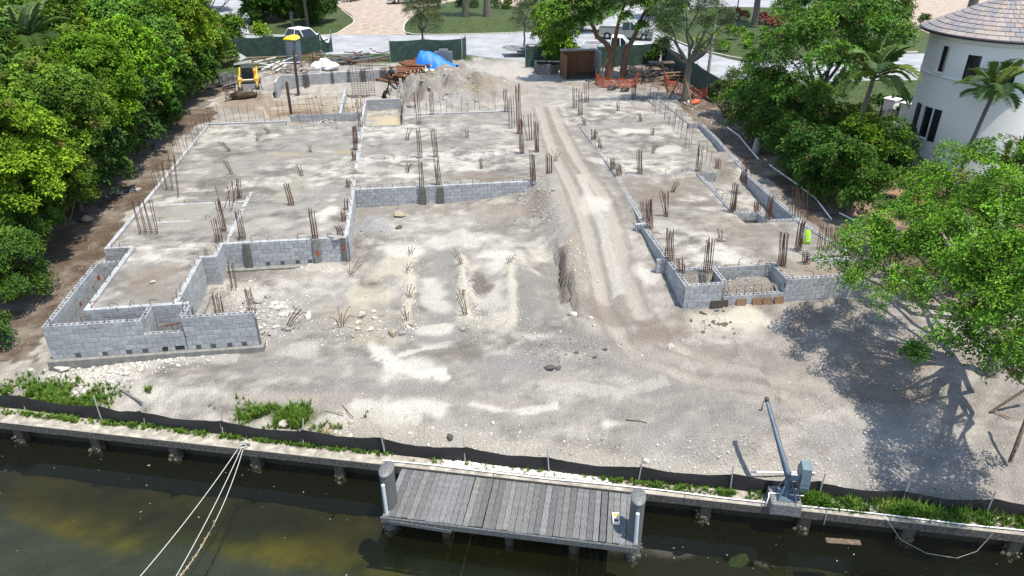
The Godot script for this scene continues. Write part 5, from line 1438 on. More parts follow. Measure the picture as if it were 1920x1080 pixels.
	# stones one can pick out
	var picks := [["big pale slab of broken limestone at the corner of the long footing", Vector3(-13.79, 0.0, -24.77), 0.42, "stone_pale", 0.5], ["smooth pale boulder among the rubble in the court", Vector3(-2.75, 0.2, -26.96), 0.3, "stone_pale", 0.7], ["tan boulder beside a flat chip near the court's front", Vector3(-1.47, 0.15, -25.36), 0.3, "stone_tan", 0.8], ["flat grey chip beside the tan boulder", Vector3(-1.09, 0.15, -25.3), 0.26, "stone_grey", 0.4], ["dark round stone at the near end of the middle trench line", Vector3(1.34, 0.2, -25.31), 0.2, "stone_grey", 0.7],
		["white boulder at the near end of the cut bank", Vector3(6.06, 0.35, -25.93), 0.26, "stone_pale", 0.8], ["small white stone right of the cut bank's end", Vector3(6.73, 0.35, -25.53), 0.15, "stone_pale", 0.7], ["pale block of stone on the curved wheel tracks", Vector3(9.17, 0.15, -22.5), 0.2, "stone_pale", 0.8], ["larger dark clod in the lower yard", Vector3(4.37, 0.1, -22.2), 0.26, "stone_dark", 0.5], ["smaller dark clod beside the larger one in the lower yard", Vector3(4.69, 0.1, -22.16), 0.18, "stone_dark", 0.5], ["flat pale rock below the back court wall", Vector3(-1.11, 0.75, -36.28), 0.42, "stone_tan", 0.4], ["dark stone nearer than the flat pale rock in the court", Vector3(-1.23, 0.65, -34.84), 0.24, "stone_dark", 0.6], ["broken grey lump by the court corner footing", Vector3(-3.99, 0.6, -31.76), 0.42, "stone_grey", 0.5],
		["grey stone in the pebbles near the crane's left", Vector3(9.57, 0.0, -16.45), 0.14, "stone_grey", 0.6], ["white stone behind the silt fence right of the dock post", Vector3(6.64, -0.05, -17.22), 0.2, "stone_pale", 0.8], ["pale stone near the crane's boom", Vector3(12.16, 0.0, -17.94), 0.15, "stone_grey", 0.5], ["dark stone in the pebble band behind the fence", Vector3(0.49, -0.05, -19.15), 0.16, "stone_dark", 0.7], ["white limestone piece lying on the beds' inner strip", Vector3(-11.14, 1.75, -28.13), 0.16, "stone_pale", 0.7], ["tan stone beside the turf behind the fence", Vector3(-3.68, -0.05, -20.2), 0.22, "stone_tan", 0.7], ["white stone in the turf behind the fence", Vector3(-5.11, -0.05, -20.62), 0.26, "stone_pale", 0.5], ["white lump under the left corner bar of the long footing", Vector3(-9.34, 0.4, -25.15), 0.1, "stone_pale", 0.8], ["stone by the left hedge with a pale face", Vector3(-17.02, 1.0, -37.24), 0.34, "stone_tan", 0.7], ["white stone in the right bed under the trees", Vector3(16.47, 1.75, -36.07), 0.16, "stone_pale", 0.7], ["white slab at the foot of the dirt mound", Vector3(-0.3, 1.7, -55.42), 0.5, "stone_grey", 0.5], ["grey slab lying on the mound's near slope", Vector3(2.33, 2.0, -55.63), 0.45, "stone_grey", 0.4]]
	for e in picks:
		var o := whole("stone", rock(40 + (e[0] as String).length(), e[4]), M[e[3]], e[0], "stone", on(e[1].x, e[1].z, e[2] * 0.12) if e[1].y != 0.4 else e[1], rng.randf() * TAU)
		o.scale = Vector3.ONE * e[2]
	var fields := [["jagged concrete chunk in the rubble heap right of the long front wall", "chunks in the rubble right of the front wall", Vector2(-6.71, -27.31), 1.3, 1.4, 34, 0.2, ["stone_grey", "stone_pale"]], ["brown clod at the edge of the haul road by the right wing's corner", "clods by the right wing's corner", Vector2(11.24, -23.91), 0.9, 0.9, 14, 0.13, ["stone_clod", "stone_dark"]], ["pale limestone chip below the long footing", "chips below the long footing", Vector2(-11.61, -24.66), 3.4, 0.5, 40, 0.11, ["stone_pale"]], ["pale limestone chunk in the chips at the left by the turf", "chips by the left turf", Vector2(-12.32, -23.92), 1.0, 0.6, 22, 0.15, ["stone_pale"]], ["pale stone at the right end of the turf behind the silt fence", "stones by the turf", Vector2(-3.15, -20.05), 0.8, 0.5, 16, 0.13, ["stone_pale", "stone_tan"]], ["rubble chunk in the trench strip of the court", "rubble in the court", Vector2(-2.05, -26.18), 1.6, 0.8, 22, 0.13, ["stone_tan", "stone_pale"]], ["chunk of rubble against the right end of the back court wall", "rubble by the back court wall", Vector2(6.05, -36.63), 0.7, 1.2, 18, 0.12, ["stone_tan", "stone_grey"]], ["pale rubble chunk in the sunken bay before the back wall", "rubble in the sunken bay", Vector2(-5.5, -58.5), 3.4, 2.6, 40, 0.17, ["stone_pale", "stone_grey", "stone_tan"]], ["pale rubble chunk on the low rubble heap before the grey low wall", "rubble before the low wall", Vector2(-6.0, -52.1), 1.6, 0.6, 18, 0.16, ["stone_grey", "stone_pale"]], ["lump lying on the dirt mound", "lumps on the mound", Vector2(3.0, -57.6), 3.0, 2.2, 40, 0.15, ["stone_grey", "stone_pale"]], ["white chunk in the leaf litter at the foot of the left hedge", "chunks under the left hedge", Vector2(-16.68, -41.0), 0.9, 1.0, 16, 0.16, ["stone_pale"]], ["stone in the dry strip under the propped tree", "stones under the propped tree", Vector2(20.6, -55.0), 0.9, 1.6, 16, 0.2, ["stone_pale"]], ["clod in the dark broken ground near the cut bank", "clods near the cut bank", Vector2(5.62, -23.27), 1.3, 0.8, 14, 0.1, ["stone_dark", "stone_grey"]]]
	for f in fields:
		var first: MeshInstance3D = null
		for i in f[5]:
			var p: Vector2 = f[2] + Vector2(rng.randfn() * 0.6 * f[3], rng.randfn() * 0.6 * f[4])
			var s: float = f[6] * rng.randf_range(0.6, 1.7)
			var m: Material = M[f[7][rng.randi() % f[7].size()]]
			var o := whole("rubble_stone", rock(100 + rng.randi() % 8, 0.55), m, f[0], "stone", on(p.x, p.y, s * 0.1), rng.randf() * TAU, f[1])
			o.scale = Vector3(s, s * rng.randf_range(0.5, 1.0), s * rng.randf_range(0.6, 1.0))

func m_tuft(v: int, h: float, n := 9, lean := 0.5) -> ArrayMesh:
	var k := "tuft%d" % v
	if shared.has(k): return shared[k]
	var r := RandomNumberGenerator.new()
	r.seed = 900 + v
	var st := mb()
	for i in n:
		var a := r.randf() * TAU
		var f := Vector3(cos(a), 0, sin(a))
		var s := Vector3(-sin(a), 0, cos(a)) * 0.012
		var b := f * r.randf() * 0.05
		var l := h * r.randf_range(0.6, 1.1)
		var m := b + f * l * 0.25 * lean + Vector3(0, l * 0.6, 0)
		var t := b + f * l * (0.5 + 0.5 * r.randf()) * lean + Vector3(0, l * 0.9, 0)
		quad(st, b - s, b + s, m + s * 0.8, m - s * 0.8, f + Vector3.UP)
		tri(st, m - s * 0.8, m + s * 0.8, t, f + Vector3.UP)
	shared[k] = done(st)
	return shared[k]

func grass_patch(label: String, pick: Callable, n: int, h: float, v: int, tint: Color) -> void:
	var xf := []
	var cols := []
	for i in n:
		var p: Vector3 = pick.call()
		if p.y < -1.0: continue
		var s := rng.randf_range(0.5, 1.25)
		xf.append(Transform3D(Basis.from_euler(Vector3(rng.randfn() * 0.15, rng.randf() * TAU, rng.randfn() * 0.15)).scaled_local(Vector3(s, s, s)), p))
		var k := rng.randf_range(0.7, 1.35)
		var dry := 0.25 if rng.randf() < 0.15 else 0.0
		cols.append(Color(tint.r * k + dry * 0.4, tint.g * k + dry * 0.3, tint.b * k + dry * 0.1))
	var g := scatter(numbered("grass"), m_tuft(v, h), M.grass, xf, cols, self)
	tag(g, label, "grass", "", "stuff")

func make_grass() -> void:
	var green := Color(0.07, 0.145, 0.02)
	# strip between the cap and the silt fence
	grass_patch("long grass hanging over the seawall cap below the silt fence", func() -> Vector3:
		var u := rng.randf_range(-6.0, 36.0)
		var dens := 0.75 if u < 14.0 else (0.12 if u < 20.6 else 0.9)
		dens *= clampf(0.75 + 1.6 * nz.get_noise_2d(u * 12.0, 5.0), 0.1, 1.0)
		var deep := 0.36 if u < 14.0 else (0.28 if u < 22.0 else 0.18)
		if u > 27.0: deep = 0.1
		if rng.randf() > dens: return Vector3(0, -5, 0)
		if u > 25.5 and u < 26.6: return Vector3(0, -5, 0)
		return sp(u, -0.27, rng.randf_range(deep, 0.58)), 4200, 0.2, 1, green)
	grass_patch("thick grass tufts on the seawall cap right of the crane", func() -> Vector3:
		var u := rng.randf_range(26.7, 36.0)
		if rng.randf() > clampf(0.55 + 2.4 * nz.get_noise_2d(u * 10.0, 9.0), 0.06, 1.0): return Vector3(0, -5, 0)
		return sp(u, -0.27, rng.randf_range(0.2, 0.6)), 1100, 0.42, 2, green)
	for e in [["left turf patch behind the silt fence", Vector2(-13.67, -23.31), 1.9, 0.55, 1500], ["middle turf patch behind the silt fence", Vector2(-5.01, -20.87), 1.45, 0.42, 1300], ["small turf patch between the other two behind the fence", Vector2(-10.46, -23.05), 0.3, 0.12, 120]]:
		grass_patch(e[0], func() -> Vector3:
			var q: Vector2 = e[1] + Vector2(rng.randfn() * 0.62 * e[2], rng.randfn() * 0.62 * e[3]).rotated(0.29)
			if nz3.get_noise_2d(q.x * 5.0, q.y * 5.0) > 0.12 or sea_v(q.x, q.y) < 0.72: return Vector3(0, -5, 0)
			return on(q.x, q.y, -0.01), e[4], 0.27, 3, green)
	# lawns beyond the lot
	for e in [["mown lawn with the palm trunks", Vector2(6.38, -90.88), 12.0, 5.5, 3500, -84.6], ["mown lawn below the dark bushes", Vector2(-12.78, -91.16), 8.5, 3.2, 2000, -87.0], ["lawn strip behind the left screen fence", Vector2(-15, -70.3), 3.0, 1.4, 500, 0.0], ["lawn inside the bend of the street", Vector2(33.56, -72.41), 8.0, 6.0, 3000, -70.0], ["lawn beside the round tower", Vector2(38.45, -53.14), 7.0, 5.0, 1800, -50.0]]:
		grass_patch(e[0], func() -> Vector3:
			var q: Vector2 = e[1] + Vector2(rng.randf_range(-1, 1) * e[2], rng.randf_range(-1, 1) * e[3])
			if e[5] < 0.0 and q.y > e[5]: return Vector3(0, -5, 0)
			return on(q.x, q.y, -0.05), e[4], 0.14, 4, Color(0.06, 0.125, 0.018))

# ---------------------------------------------------------------- plants
func m_spray(v: int, n: int, reach: float, l: float, wd: float) -> ArrayMesh:
	var k := "spray%d" % v
	if shared.has(k): return shared[k]
	var r := RandomNumberGenerator.new()
	r.seed = 500 + v
	var st := mb()
	for i in n:
		var d := Vector3(r.randfn(), absf(r.randfn()) * 0.7 + 0.1, r.randfn()).normalized()
		var b := d * reach * r.randf_range(0.25, 0.9)
		var out := (d + Vector3(r.randfn(), r.randfn() * 0.6 - 0.25, r.randfn()) * 0.5).normalized()
		var side := out.cross(Vector3(r.randfn() * 0.4, 1, r.randfn() * 0.4)).normalized() * wd * 0.5
		var tip := b + out * l * r.randf_range(0.75, 1.2) - Vector3(0, l * 0.15, 0)
		var m := b + out * l * 0.45 + Vector3(0, l * 0.08, 0)
		var up := out.cross(side)
		tri(st, b, m + side, tip, up)
		tri(st, b, tip, m - side, up)
	shared[k] = done(st)
	return shared[k]

func spray(kind: String) -> ArrayMesh:
	match kind:
		"broad": return m_spray(0, 20, 0.31, 0.165, 0.085)
		"fine": return m_spray(1, 18, 0.3, 0.12, 0.05)
		"far": return m_spray(2, 19, 0.43, 0.225, 0.12)
		"sparse": return m_spray(3, 9, 0.34, 0.13, 0.05)
		"near": return m_spray(4, 22, 0.26, 0.13, 0.065)
	return m_spray(1, 18, 0.3, 0.12, 0.05)

# lobes: [centre, radius] relative to the thing; clumps of sprays sit on each lobe's outside
func foliage(parent: Node, called: String, lobes: Array, kind: String, tint: Color, density: float, vary := 0.38, fresh := 0.3, under := -0.35) -> void:
	var xf := []
	var cols := []
	tint = Color(tint.r * rng.randf_range(0.72, 1.04), tint.g * rng.randf_range(0.92, 1.06), tint.b * rng.randf_range(0.8, 1.5))
	for lb in lobes:
		var c: Vector3 = lb[0]
		var R: float = lb[1]
		var nclump := int(maxf(5.0, 13.0 * R * R))
		for q in nclump:
			var d := Vector3(rng.randfn(), rng.randfn(), rng.randfn()).normalized()
			if d.y < under: d.y = -d.y * 0.6
			d = d.normalized()
			var cr := rng.randf_range(0.28, 0.55) * (0.6 + 0.25 * R)
			var cc := c + d * (R - cr * 0.35) * Vector3(1, 0.82, 1) * rng.randf_range(0.8, 1.1)
			var young := rng.randf() < fresh
			var ct := tint * rng.randf_range(1.0 - vary, 1.0 + vary)
			if young: ct = Color(ct.r * 1.38, ct.g * 1.27, ct.b * 0.9)
			var n := int(density * cr * cr * 12.0)
			for i in n:
				var e := Vector3(rng.randfn(), rng.randfn() + 0.35, rng.randfn()).normalized()
				var p := cc + e * cr * pow(rng.randf(), 0.45)
				var y := (e * 0.5 + d * 0.5 + Vector3(0, 0.7, 0) + Vector3(rng.randfn(), rng.randfn(), rng.randfn()) * 0.3).normalized()
				var x := y.cross(Vector3(rng.randfn(), rng.randfn(), rng.randfn())).normalized()
				var s := rng.randf_range(0.7, 1.2)
				xf.append(Transform3D(Basis(x, y, x.cross(y)).scaled_local(Vector3(s, s, s)), p))
				var k := rng.randf_range(0.75, 1.25)
				if rng.randf() < 0.018: cols.append(Color(0.16 * k, 0.11 * k, 0.05 * k))
				else: cols.append(Color(ct.r * k, ct.g * k, ct.b * k))
	scatter(called, spray(kind), M.leaf, xf, cols, parent).set_meta("kind", "stuff")

func limb(parent: Node, called: String, a: Vector3, b: Vector3, r0: float, r1: float, m: Material, wob := 0.12) -> void:
	var st := mb()
	var n := 6
	var pts := []
	var rad := []
	var L := a.distance_to(b)
	for i in n:
		var t := float(i) / (n - 1)
		var p := a.lerp(b, t) + Vector3(rng.randfn(), rng.randfn() * 0.5, rng.randfn()) * wob * L * 0.35 * sin(t * PI)
		p.y += 0.1 * L * sin(t * PI) * (0.5 if a.y < 0.5 else -0.5)
		pts.append(p)
		rad.append(lerpf(r0, r1, t))
	tube(st, pts, rad, 8)
	part(called, done(st), m, parent)

func tree(called: String, label: String, at: Vector3, lobes: Array, kind: String, tint: Color, density: float, bark: String, tr: float, fork: Vector3, group := "", fresh := 0.3, limbs := 99, cat := "tree") -> Node3D:
	at.y = h_at(at.x, at.z)
	var o := thing(called, label, cat, at, 0.0, group)
	var m: Material = M[bark]
	limb(o, "trunk", Vector3(0, -0.2, 0), fork, tr, tr * 0.75, m, 0.08)
	var i := 0
	for lb in lobes:
		if i >= limbs: break
		limb(o, "branch", fork, lb[0] - Vector3(0, lb[1] * 0.25, 0), tr * rng.randf_range(0.45, 0.65), 0.03, m)
		i += 1
	foliage(o, "crown", lobes, kind, tint, density, 0.4, fresh)
	return o

func rand_lobes(R: float, h0: float, h1: float, n: int, lr := 0.5) -> Array:
	var out := []
	for i in n:
		var a := TAU * (i + rng.randf() * 0.6) / n * 2.4
		var t := (i + 0.5) / n
		var y := lerpf(h0, h1, t)
		var rr := R * (1.0 - lr) * sqrt(maxf(0.0, 1.0 - pow(t * 1.35 - 0.45, 2.0)))
		out.append([Vector3(cos(a) * rr, y, sin(a) * rr), R * lr * rng.randf_range(0.8, 1.2)])
	out.append([Vector3(rng.randf_range(-0.2, 0.2) * R, h1, rng.randf_range(-0.2, 0.2) * R), R * lr])
	return out

func shift(lobes: Array, at: Vector3) -> Array:
	var out := []
	for l in lobes: out.append([(l[0] as Vector3) - at, l[1]])
	return out

func bush(called: String, label: String, at: Vector3, R: float, h: float, kind: String, tint: Color, density: float, group := "", fresh := 0.25, cat := "shrub") -> Node3D:
	at.y = h_at(at.x, at.z)
	var o := thing(called, label, cat, at, rng.randf() * TAU, group)
	for k in 4: limb(o, "stem", Vector3(rng.randfn() * 0.12, -0.1, rng.randfn() * 0.12), Vector3(rng.randfn() * R * 0.4, h * 0.7, rng.randfn() * R * 0.4), 0.06, 0.02, M.bark_grey)
	var n := int(clampf(h * R * 1.3, 3, 9))
	var lobes := []
	for i in n:
		var a := TAU * i * 0.618
		var t := (i + 0.5) / n
		lobes.append([Vector3(cos(a) * R * 0.5, h * lerpf(0.22, 0.85, t), sin(a) * R * 0.5), minf(R, h * 0.6) * rng.randf_range(0.45, 0.62)])
	foliage(o, "foliage", lobes, kind, tint, density, 0.3, fresh, -0.6)
	return o

func m_frond(v: int, L: float, droop: float, leaf: float, n := 27, wd := 0.022) -> ArrayMesh:
	var k := "frond%d" % v
	if shared.has(k): return shared[k]
	var r := RandomNumberGenerator.new()
	r.seed = 70 + v
	var st := mb()
	var pts := []
	for i in 9:
		var t := i / 8.0
		pts.append(Vector3(0, L * (0.62 * t - droop * t * t), L * (0.85 * t - 0.1 * t * t)))
	tube(st, pts, [0.035, 0.03, 0.026, 0.022, 0.018, 0.014, 0.01, 0.008, 0.005], 5)
	for i in n:
		var t := 0.14 + 0.86 * i / n
		var f := t * 8.0
		var q := mini(int(f), 7)
		var p: Vector3 = pts[q].lerp(pts[q + 1], f - q)
		var d: Vector3 = (pts[q + 1] - pts[q]).normalized()
		var up := Vector3.RIGHT.cross(d) * -1.0
		if up.y < 0: up = -up
		for s in [-1.0, 1.0]:
			var l: float = leaf * sin(PI * clampf(t * 0.85 + 0.12, 0, 1)) * r.randf_range(0.85, 1.1)
			var o: Vector3 = (Vector3.RIGHT * s * 0.85 + d * 0.55 + up * 0.3).normalized()
			var m: Vector3 = p + o * l * 0.5
			var tip: Vector3 = p + o * l - Vector3(0, l * 0.32, 0)
			var w := d * wd
			tri(st, p, m + w, tip, up)
			tri(st, p, tip, m - w, up)
	shared[k] = done(st)
	return shared[k]

func palm(label: String, at: Vector3, h: float, L: float, n: int, tint: Color, lean := Vector3.ZERO, tr := 0.14, v := 0) -> Node3D:
	at.y = h_at(at.x, at.z)
	var o := thing("palm_tree", label, "palm tree", at)
	var st := mb()
	var pts := []
	for i in 8:
		var t := i / 7.0
		pts.append(Vector3(0, h * t, 0) + lean * t * t)
	tube(st, pts, [tr * 1.25, tr, tr * 0.95, tr * 0.9, tr * 0.9, tr * 0.85, tr * 0.85, tr * 0.8], 9)
	part("trunk", done(st), M.bark_grey, o)
	part("crownshaft", m_tube([Vector3.ZERO, Vector3(0, 0.5, 0)], tr * 0.8, 8), M.frond_stem, o, Vector3(0, h - 0.15, 0) + lean)
	for i in n:
		var a := TAU * i * 0.382 + rng.randf() * 0.2
		var el := lerpf(-0.85, 0.4, float(i) / n) + rng.randfn() * 0.1
		var mt: StandardMaterial3D = M.fronds[rng.randi() % M.fronds.size()]
		part("frond", m_frond(v * 3 + i % 3, L, [0.45, 0.62, 0.8][i % 3], L * 0.27), mt, o, Vector3(0, h + 0.25, 0) + lean, Vector3(el, a, 0), Vector3.ONE * rng.randf_range(0.85, 1.1))
	return o

func make_plants() -> void:
	M.frond_stem = mat(0.12, 0.16, 0.04, 0.6)
	M.fronds = []
	for c in [Vector3(0.085, 0.15, 0.022), Vector3(0.13, 0.185, 0.025), Vector3(0.06, 0.115, 0.025)]:
		var m := mat(c.x, c.y, c.z, 0.5)
		m.cull_mode = BaseMaterial3D.CULL_DISABLED
		m.backlight = lin(0.4, 0.45, 0.15)
		M.fronds.append(m)
	M.fronds_dry = mat(0.2, 0.13, 0.07, 0.9)
	var bright := Color(0.115, 0.195, 0.014)
	var mid := Color(0.078, 0.142, 0.015)
	var dark := Color(0.048, 0.09, 0.015)
	var grey := Color(0.085, 0.11, 0.04)
	# ---- the belt along the left lot line
	var ord := ["nearest the water", "second from the water", "third from the water", "fourth from the water", "fifth from the water", "sixth from the water", "seventh from the water", "eighth from the water", "ninth from the water", "tenth from the water", "eleventh from the water", "beside the street"]
	for i in 12:
		var z := -26.2 - i * 3.5
		var x := -17.75 + 0.4 * sin(i * 2.1)
		if i < 4: x -= 0.2
		var h := [2.6, 3.4, 3.8, 4.2, 4.4, 4.6, 4.6, 4.4, 4.2, 4.0, 3.6, 3.2][i] as float
		bush("boundary_shrub", "dense dark shrub of the left boundary hedge, " + ord[i], Vector3(x, 0, z), 1.9, h, "near" if i < 4 else "far", dark * (1.2 if i < 4 else 1.0), 10.0 if i < 4 else 6.0, "dark shrubs of the left boundary hedge", 0.35)
	var spots := [[-18.0, -33.5, 7.2, 2.7, "leaning over the left bed's near corner"], [-17.8, -38.5, 7.6, 2.7, "opposite the sunken block lines"], [-17.7, -43.5, 7.6, 2.8, "opposite the middle of the left bed"], [-17.6, -49.0, 7.4, 2.7, "before the far end of the left bed"], [-18.4, -54.5, 7.8, 2.9, "casting a round shadow by the loader"], [-18.2, -60.5, 7.4, 2.8, "level with the skid steer loader"], [-19.0, -66.5, 7.6, 3.0, "nearest the sheet metal scraps"]]
	var k := 0
	for e in spots:
		tree("hedge_tree", "broadleaf tree of the left belt's inner row, " + e[4], Vector3(e[0], 0, e[1]), rand_lobes(e[3], e[2] * 0.45, e[2] - 0.9, 9), "broad" if k < 3 else "far", [bright, mid * 1.25, bright * 0.9][k % 3], 7.5 if k < 3 else 5.0, "bark_grey", 0.14, Vector3(0.2, e[2] * 0.35, 0), "trees of the left belt", 0.4, 5)
		k += 1
	var back := [[-23.0, -38.0, 7.5, 3.0, "above the near palm"], [-23.5, -44.5, 8.4, 3.2, "behind the near palm"], [-23.0, -51.5, 8.8, 3.2, "left of the far palm"], [-23.5, -59.0, 9.2, 3.4, "behind the far palm"], [-23.0, -66.5, 9.0, 3.3, "before the side street"], [-28.5, -47.0, 8.2, 3.3, "at the left picture edge"], [-29.5, -55.5, 9.2, 3.5, "second in from the left picture edge"], [-29.0, -64.0, 9.6, 3.5, "below the dark roof"], [-27.0, -73.0, 9.2, 3.4, "by the side street corner"], [-35.0, -62.0, 9.0, 3.6, "below the clay roof"], [-34.0, -72.0, 9.6, 3.6, "right of the dark roof"]]
	k = 0
	for e in back:
		tree("belt_tree", "%s tree of the left belt's back rows, %s" % [["bright green", "olive green", "mid green"][k % 3], e[4]], Vector3(e[0], 0, e[1]), rand_lobes(e[3], e[2] * 0.5, e[2] - 1.0, 9), "far", [bright, Color(0.085, 0.125, 0.025), mid * 1.15][k % 3], 4.6, "bark_grey", 0.18, Vector3(0, e[2] * 0.4, 0), "trees of the left belt", 0.35, 4)
		k += 1
	palm("palm with upright fronds rising from the left belt near the picture edge", Vector3(-21.0, 0, -45.2), 6.9, 3.4, 15, bright, Vector3.ZERO, 0.13, 0)
	palm("palm with arching fronds in the middle of the left belt", Vector3(-18.9, 0, -55.6), 5.6, 3.4, 17, bright, Vector3.ZERO, 0.14, 0)
	bush("clipped_hedge", "clipped green hedge at the end of the left belt by the street", Vector3(-18.22, 1.6, -78.1), 1.9, 3.4, "far", mid, 6.5, "", 0.2, "hedge")
	bush("clipped_hedge", "rounded hedge end behind the sheet metal scraps", Vector3(-17.9, 1.6, -71.76), 2.0, 3.2, "far", mid * 1.15, 6.0, "", 0.35, "hedge")
	# ---- big tree at the right edge
	var bt := Vector3(20.6, 0, -19.6)
	var L := [[Vector3(15.53, 3.7, -22.69), 0.85], [Vector3(16.06, 4.3, -22.2), 1.15], [Vector3(15.7, 3.7, -20.68), 1.05], [Vector3(17.48, 5.0, -22.6), 1.25], [Vector3(16.82, 4.3, -20.8), 1.25], [Vector3(18.83, 5.6, -22.5), 1.3], [Vector3(17.69, 5.1, -20.09), 1.4], [Vector3(16.85, 4.5, -18.13), 1.3], [Vector3(16.88, 4.0, -16.85), 1.1], [Vector3(16.44, 3.3, -17.55), 0.85], [Vector3(17.73, 5.6, -18.09), 1.4], [Vector3(19.75, 6.2, -20.68), 1.45], [Vector3(20.55, 6.4, -23.76), 1.1], [Vector3(19.4, 5.8, -24.37), 0.8], [Vector3(16.8, 5.0, -15.98), 1.3], [Vector3(18.25, 5.8, -17.27), 1.5], [Vector3(16.26, 5.2, -14.33), 1.4], [Vector3(17.09, 6.3, -14.88), 1.3], [Vector3(15.57, 5.6, -12.85), 1.1], [Vector3(17.1, 6.4, -13.6), 1.2], [Vector3(17.15, 3.5, -15.68), 0.8], [Vector3(17.57, 3.2, -14.97), 0.9], [Vector3(22.21, 6.8, -24.22), 1.0], [Vector3(21.95, 6.3, -26.43), 0.6]]
	tree("shade_tree", "large broadleaf tree at the right edge spreading over the right wing's corner", bt, shift(L, Vector3(bt.x, 0.2, bt.z)), "near", Color(0.105, 0.18, 0.016), 3.7, "bark_pale", 0.24, Vector3(-0.4, 2.2, -0.2), "", 0.35)
	var tw := thing("fallen_sprig", "single leafy sprig low over the dirt at the tip of a thin branch", "branch", Vector3(17.67, 0.9, -20.41))
	foliage(tw, "leaves", [[Vector3.ZERO, 0.22]], "near", Color(0.08, 0.16, 0.02), 12.0)
	limb(tw, "twig", Vector3(0, 0, 0), Vector3(1.3, -0.75, -0.5), 0.02, 0.035, M.bark_grey)
	for e in [["timber prop leaning in from the right edge toward the big tree", Vector3(19.02, 0.1, -17.71), Vector3(20.72, 1.9, -17.52)], ["nearer timber prop standing in the gravel at the right edge", Vector3(17.8, 0.1, -15.29), Vector3(18.87, 2.3, -16.31)]]:
		var st := mb()
		tube(st, [e[1], e[2]], [0.06], 4)
		whole("timber_prop", done(st), M.wood_brown2, e[0], "prop")
	# ---- hedge and trees along the right lot line
	var hs := [[Vector3(22.47, 1.4, -49.64), 1.5, 3.0, "first, by the screen fence"], [Vector3(21.76, 1.4, -44.56), 1.5, 3.2, "second from the screen fence"], [Vector3(22.01, 1.3, -42.25), 1.6, 3.4, "left of the pale stump"], [Vector3(21.75, 1.3, -38.93), 1.6, 3.6, "right of the pale stump"], [Vector3(21.8, 1.2, -36.76), 1.6, 3.4, "above the white pipe"], [Vector3(21.88, 1.2, -34.52), 1.7, 3.6, "where the white pipe ends"], [Vector3(22.14, 1.1, -32.77), 1.5, 3.8, "above the bunched bars"], [Vector3(24.45, 1.5, -47.64), 1.8, 3.6, "behind the first pair"], [Vector3(24.74, 1.4, -43.46), 1.8, 3.4, "below the wide tree"], [Vector3(25.05, 1.4, -39.97), 1.8, 3.2, "below the palm"], [Vector3(25.5, 1.3, -36.87), 1.8, 3.4, "left of the bare mulch"], [Vector3(27.73, 1.3, -37.95), 1.5, 2.4, "at the foot of the round tower"], [Vector3(29.18, 1.4, -40.98), 1.2, 1.6, "low yellowish one by the pillars"]]
	for e in hs:
		bush("boundary_shrub", "dense shrub of the right boundary hedge, " + e[3], e[0], e[1], e[2], "broad", dark * (1.15 if e[2] != 1.6 else 3.0), 6.5, "shrubs of the right boundary hedge", 0.3)
	for e in [[Vector3(24.28, 1.3, -36.16), 1.3, 4.2, "bright leafy young tree in the right hedge above the bunched bars"], [Vector3(21.14, 0.9, -28.66), 1.1, 1.6, "low leafy shrub below the bare mulch"], [Vector3(25.65, 1.0, -33.14), 1.5, 2.4, "leafy shrub between the mulch and the big tree"], [Vector3(24.05, 0.8, -28.48), 1.8, 2.2, "shrub in deep shade behind the big tree"], [Vector3(23.78, 0.5, -24.36), 2.0, 2.4, "dark shrub under the big tree at the right edge"], [Vector3(27.77, 0.8, -30.5), 2.0, 2.6, "dark shrub below the tower under the big tree"]]:
		bush("leafy_shrub", e[3], e[0], e[1], e[2], "broad", mid, 7.0)
	var mt := Vector3(26.3, 0, -45.8)
	L = [[Vector3(23.62, 5.0, -48.01), 1.5], [Vector3(23.06, 7.2, -43.8), 1.7], [Vector3(23.63, 8.6, -41.5), 1.9], [Vector3(25.29, 9.2, -41.2), 1.9], [Vector3(26.41, 8.8, -39.9), 1.6], [Vector3(22.4, 7.4, -37.57), 1.5], [Vector3(22.22, 5.6, -40.1), 1.3], [Vector3(27.64, 6.6, -42.99), 1.4], [Vector3(22.35, 4.2, -44.11), 1.3], [Vector3(26.26, 9.8, -44.02), 1.8], [Vector3(24.96, 9.0, -46.91), 1.7], [Vector3(22.11, 4.4, -46.92), 1.1], [Vector3(23.37, 5.2, -39.33), 1.0], [Vector3(28.07, 9.8, -43.31), 1.6], [Vector3(21.09, 3.6, -45.98), 0.9]]
	tree("wide_tree", "wide spreading tree with pale limbs behind the right hedge", mt, shift(L, Vector3(mt.x, 1.5, mt.z)), "broad", Color(0.095, 0.15, 0.022), 3.8, "bark_grey", 0.3, Vector3(0.3, 2.8, 0), "", 0.25)
	palm("yellowish green palm between the wide tree and the round tower", Vector3(24.1, 0, -36.8), 5.5, 3.2, 18, bright, Vector3(0.3, 0, 0), 0.14, 1)
	palm("palm in front of the round tower with ragged upright fronds", Vector3(29.3, 0, -34.5), 5.3, 2.6, 16, mid, Vector3(0.5, 0, 0), 0.12, 2)
	palm("palm at the right edge with long drooping fronds", Vector3(30.94, 1.0, -30.29), 4.4, 2.8, 12, mid, Vector3(0.1, 0, 0), 0.13, 1)
	palm("low fan of dark fronds below the round tower", Vector3(30.5, 1.1, -32.62), 1.6, 1.5, 12, dark, Vector3.ZERO, 0.12, 2)
	palm("small spiky palm in the right hedge near the mulch", Vector3(26.72, 1.4, -40.57), 1.4, 0.9, 11, mid, Vector3.ZERO, 0.08, 2)
	# ---- trees by the street
	var gt := Vector3(17.08, 1.6, -62.09)
	var o := thing("twin_trunk_tree", "big reddish tree with two trunks inside the orange net", "tree", gt)
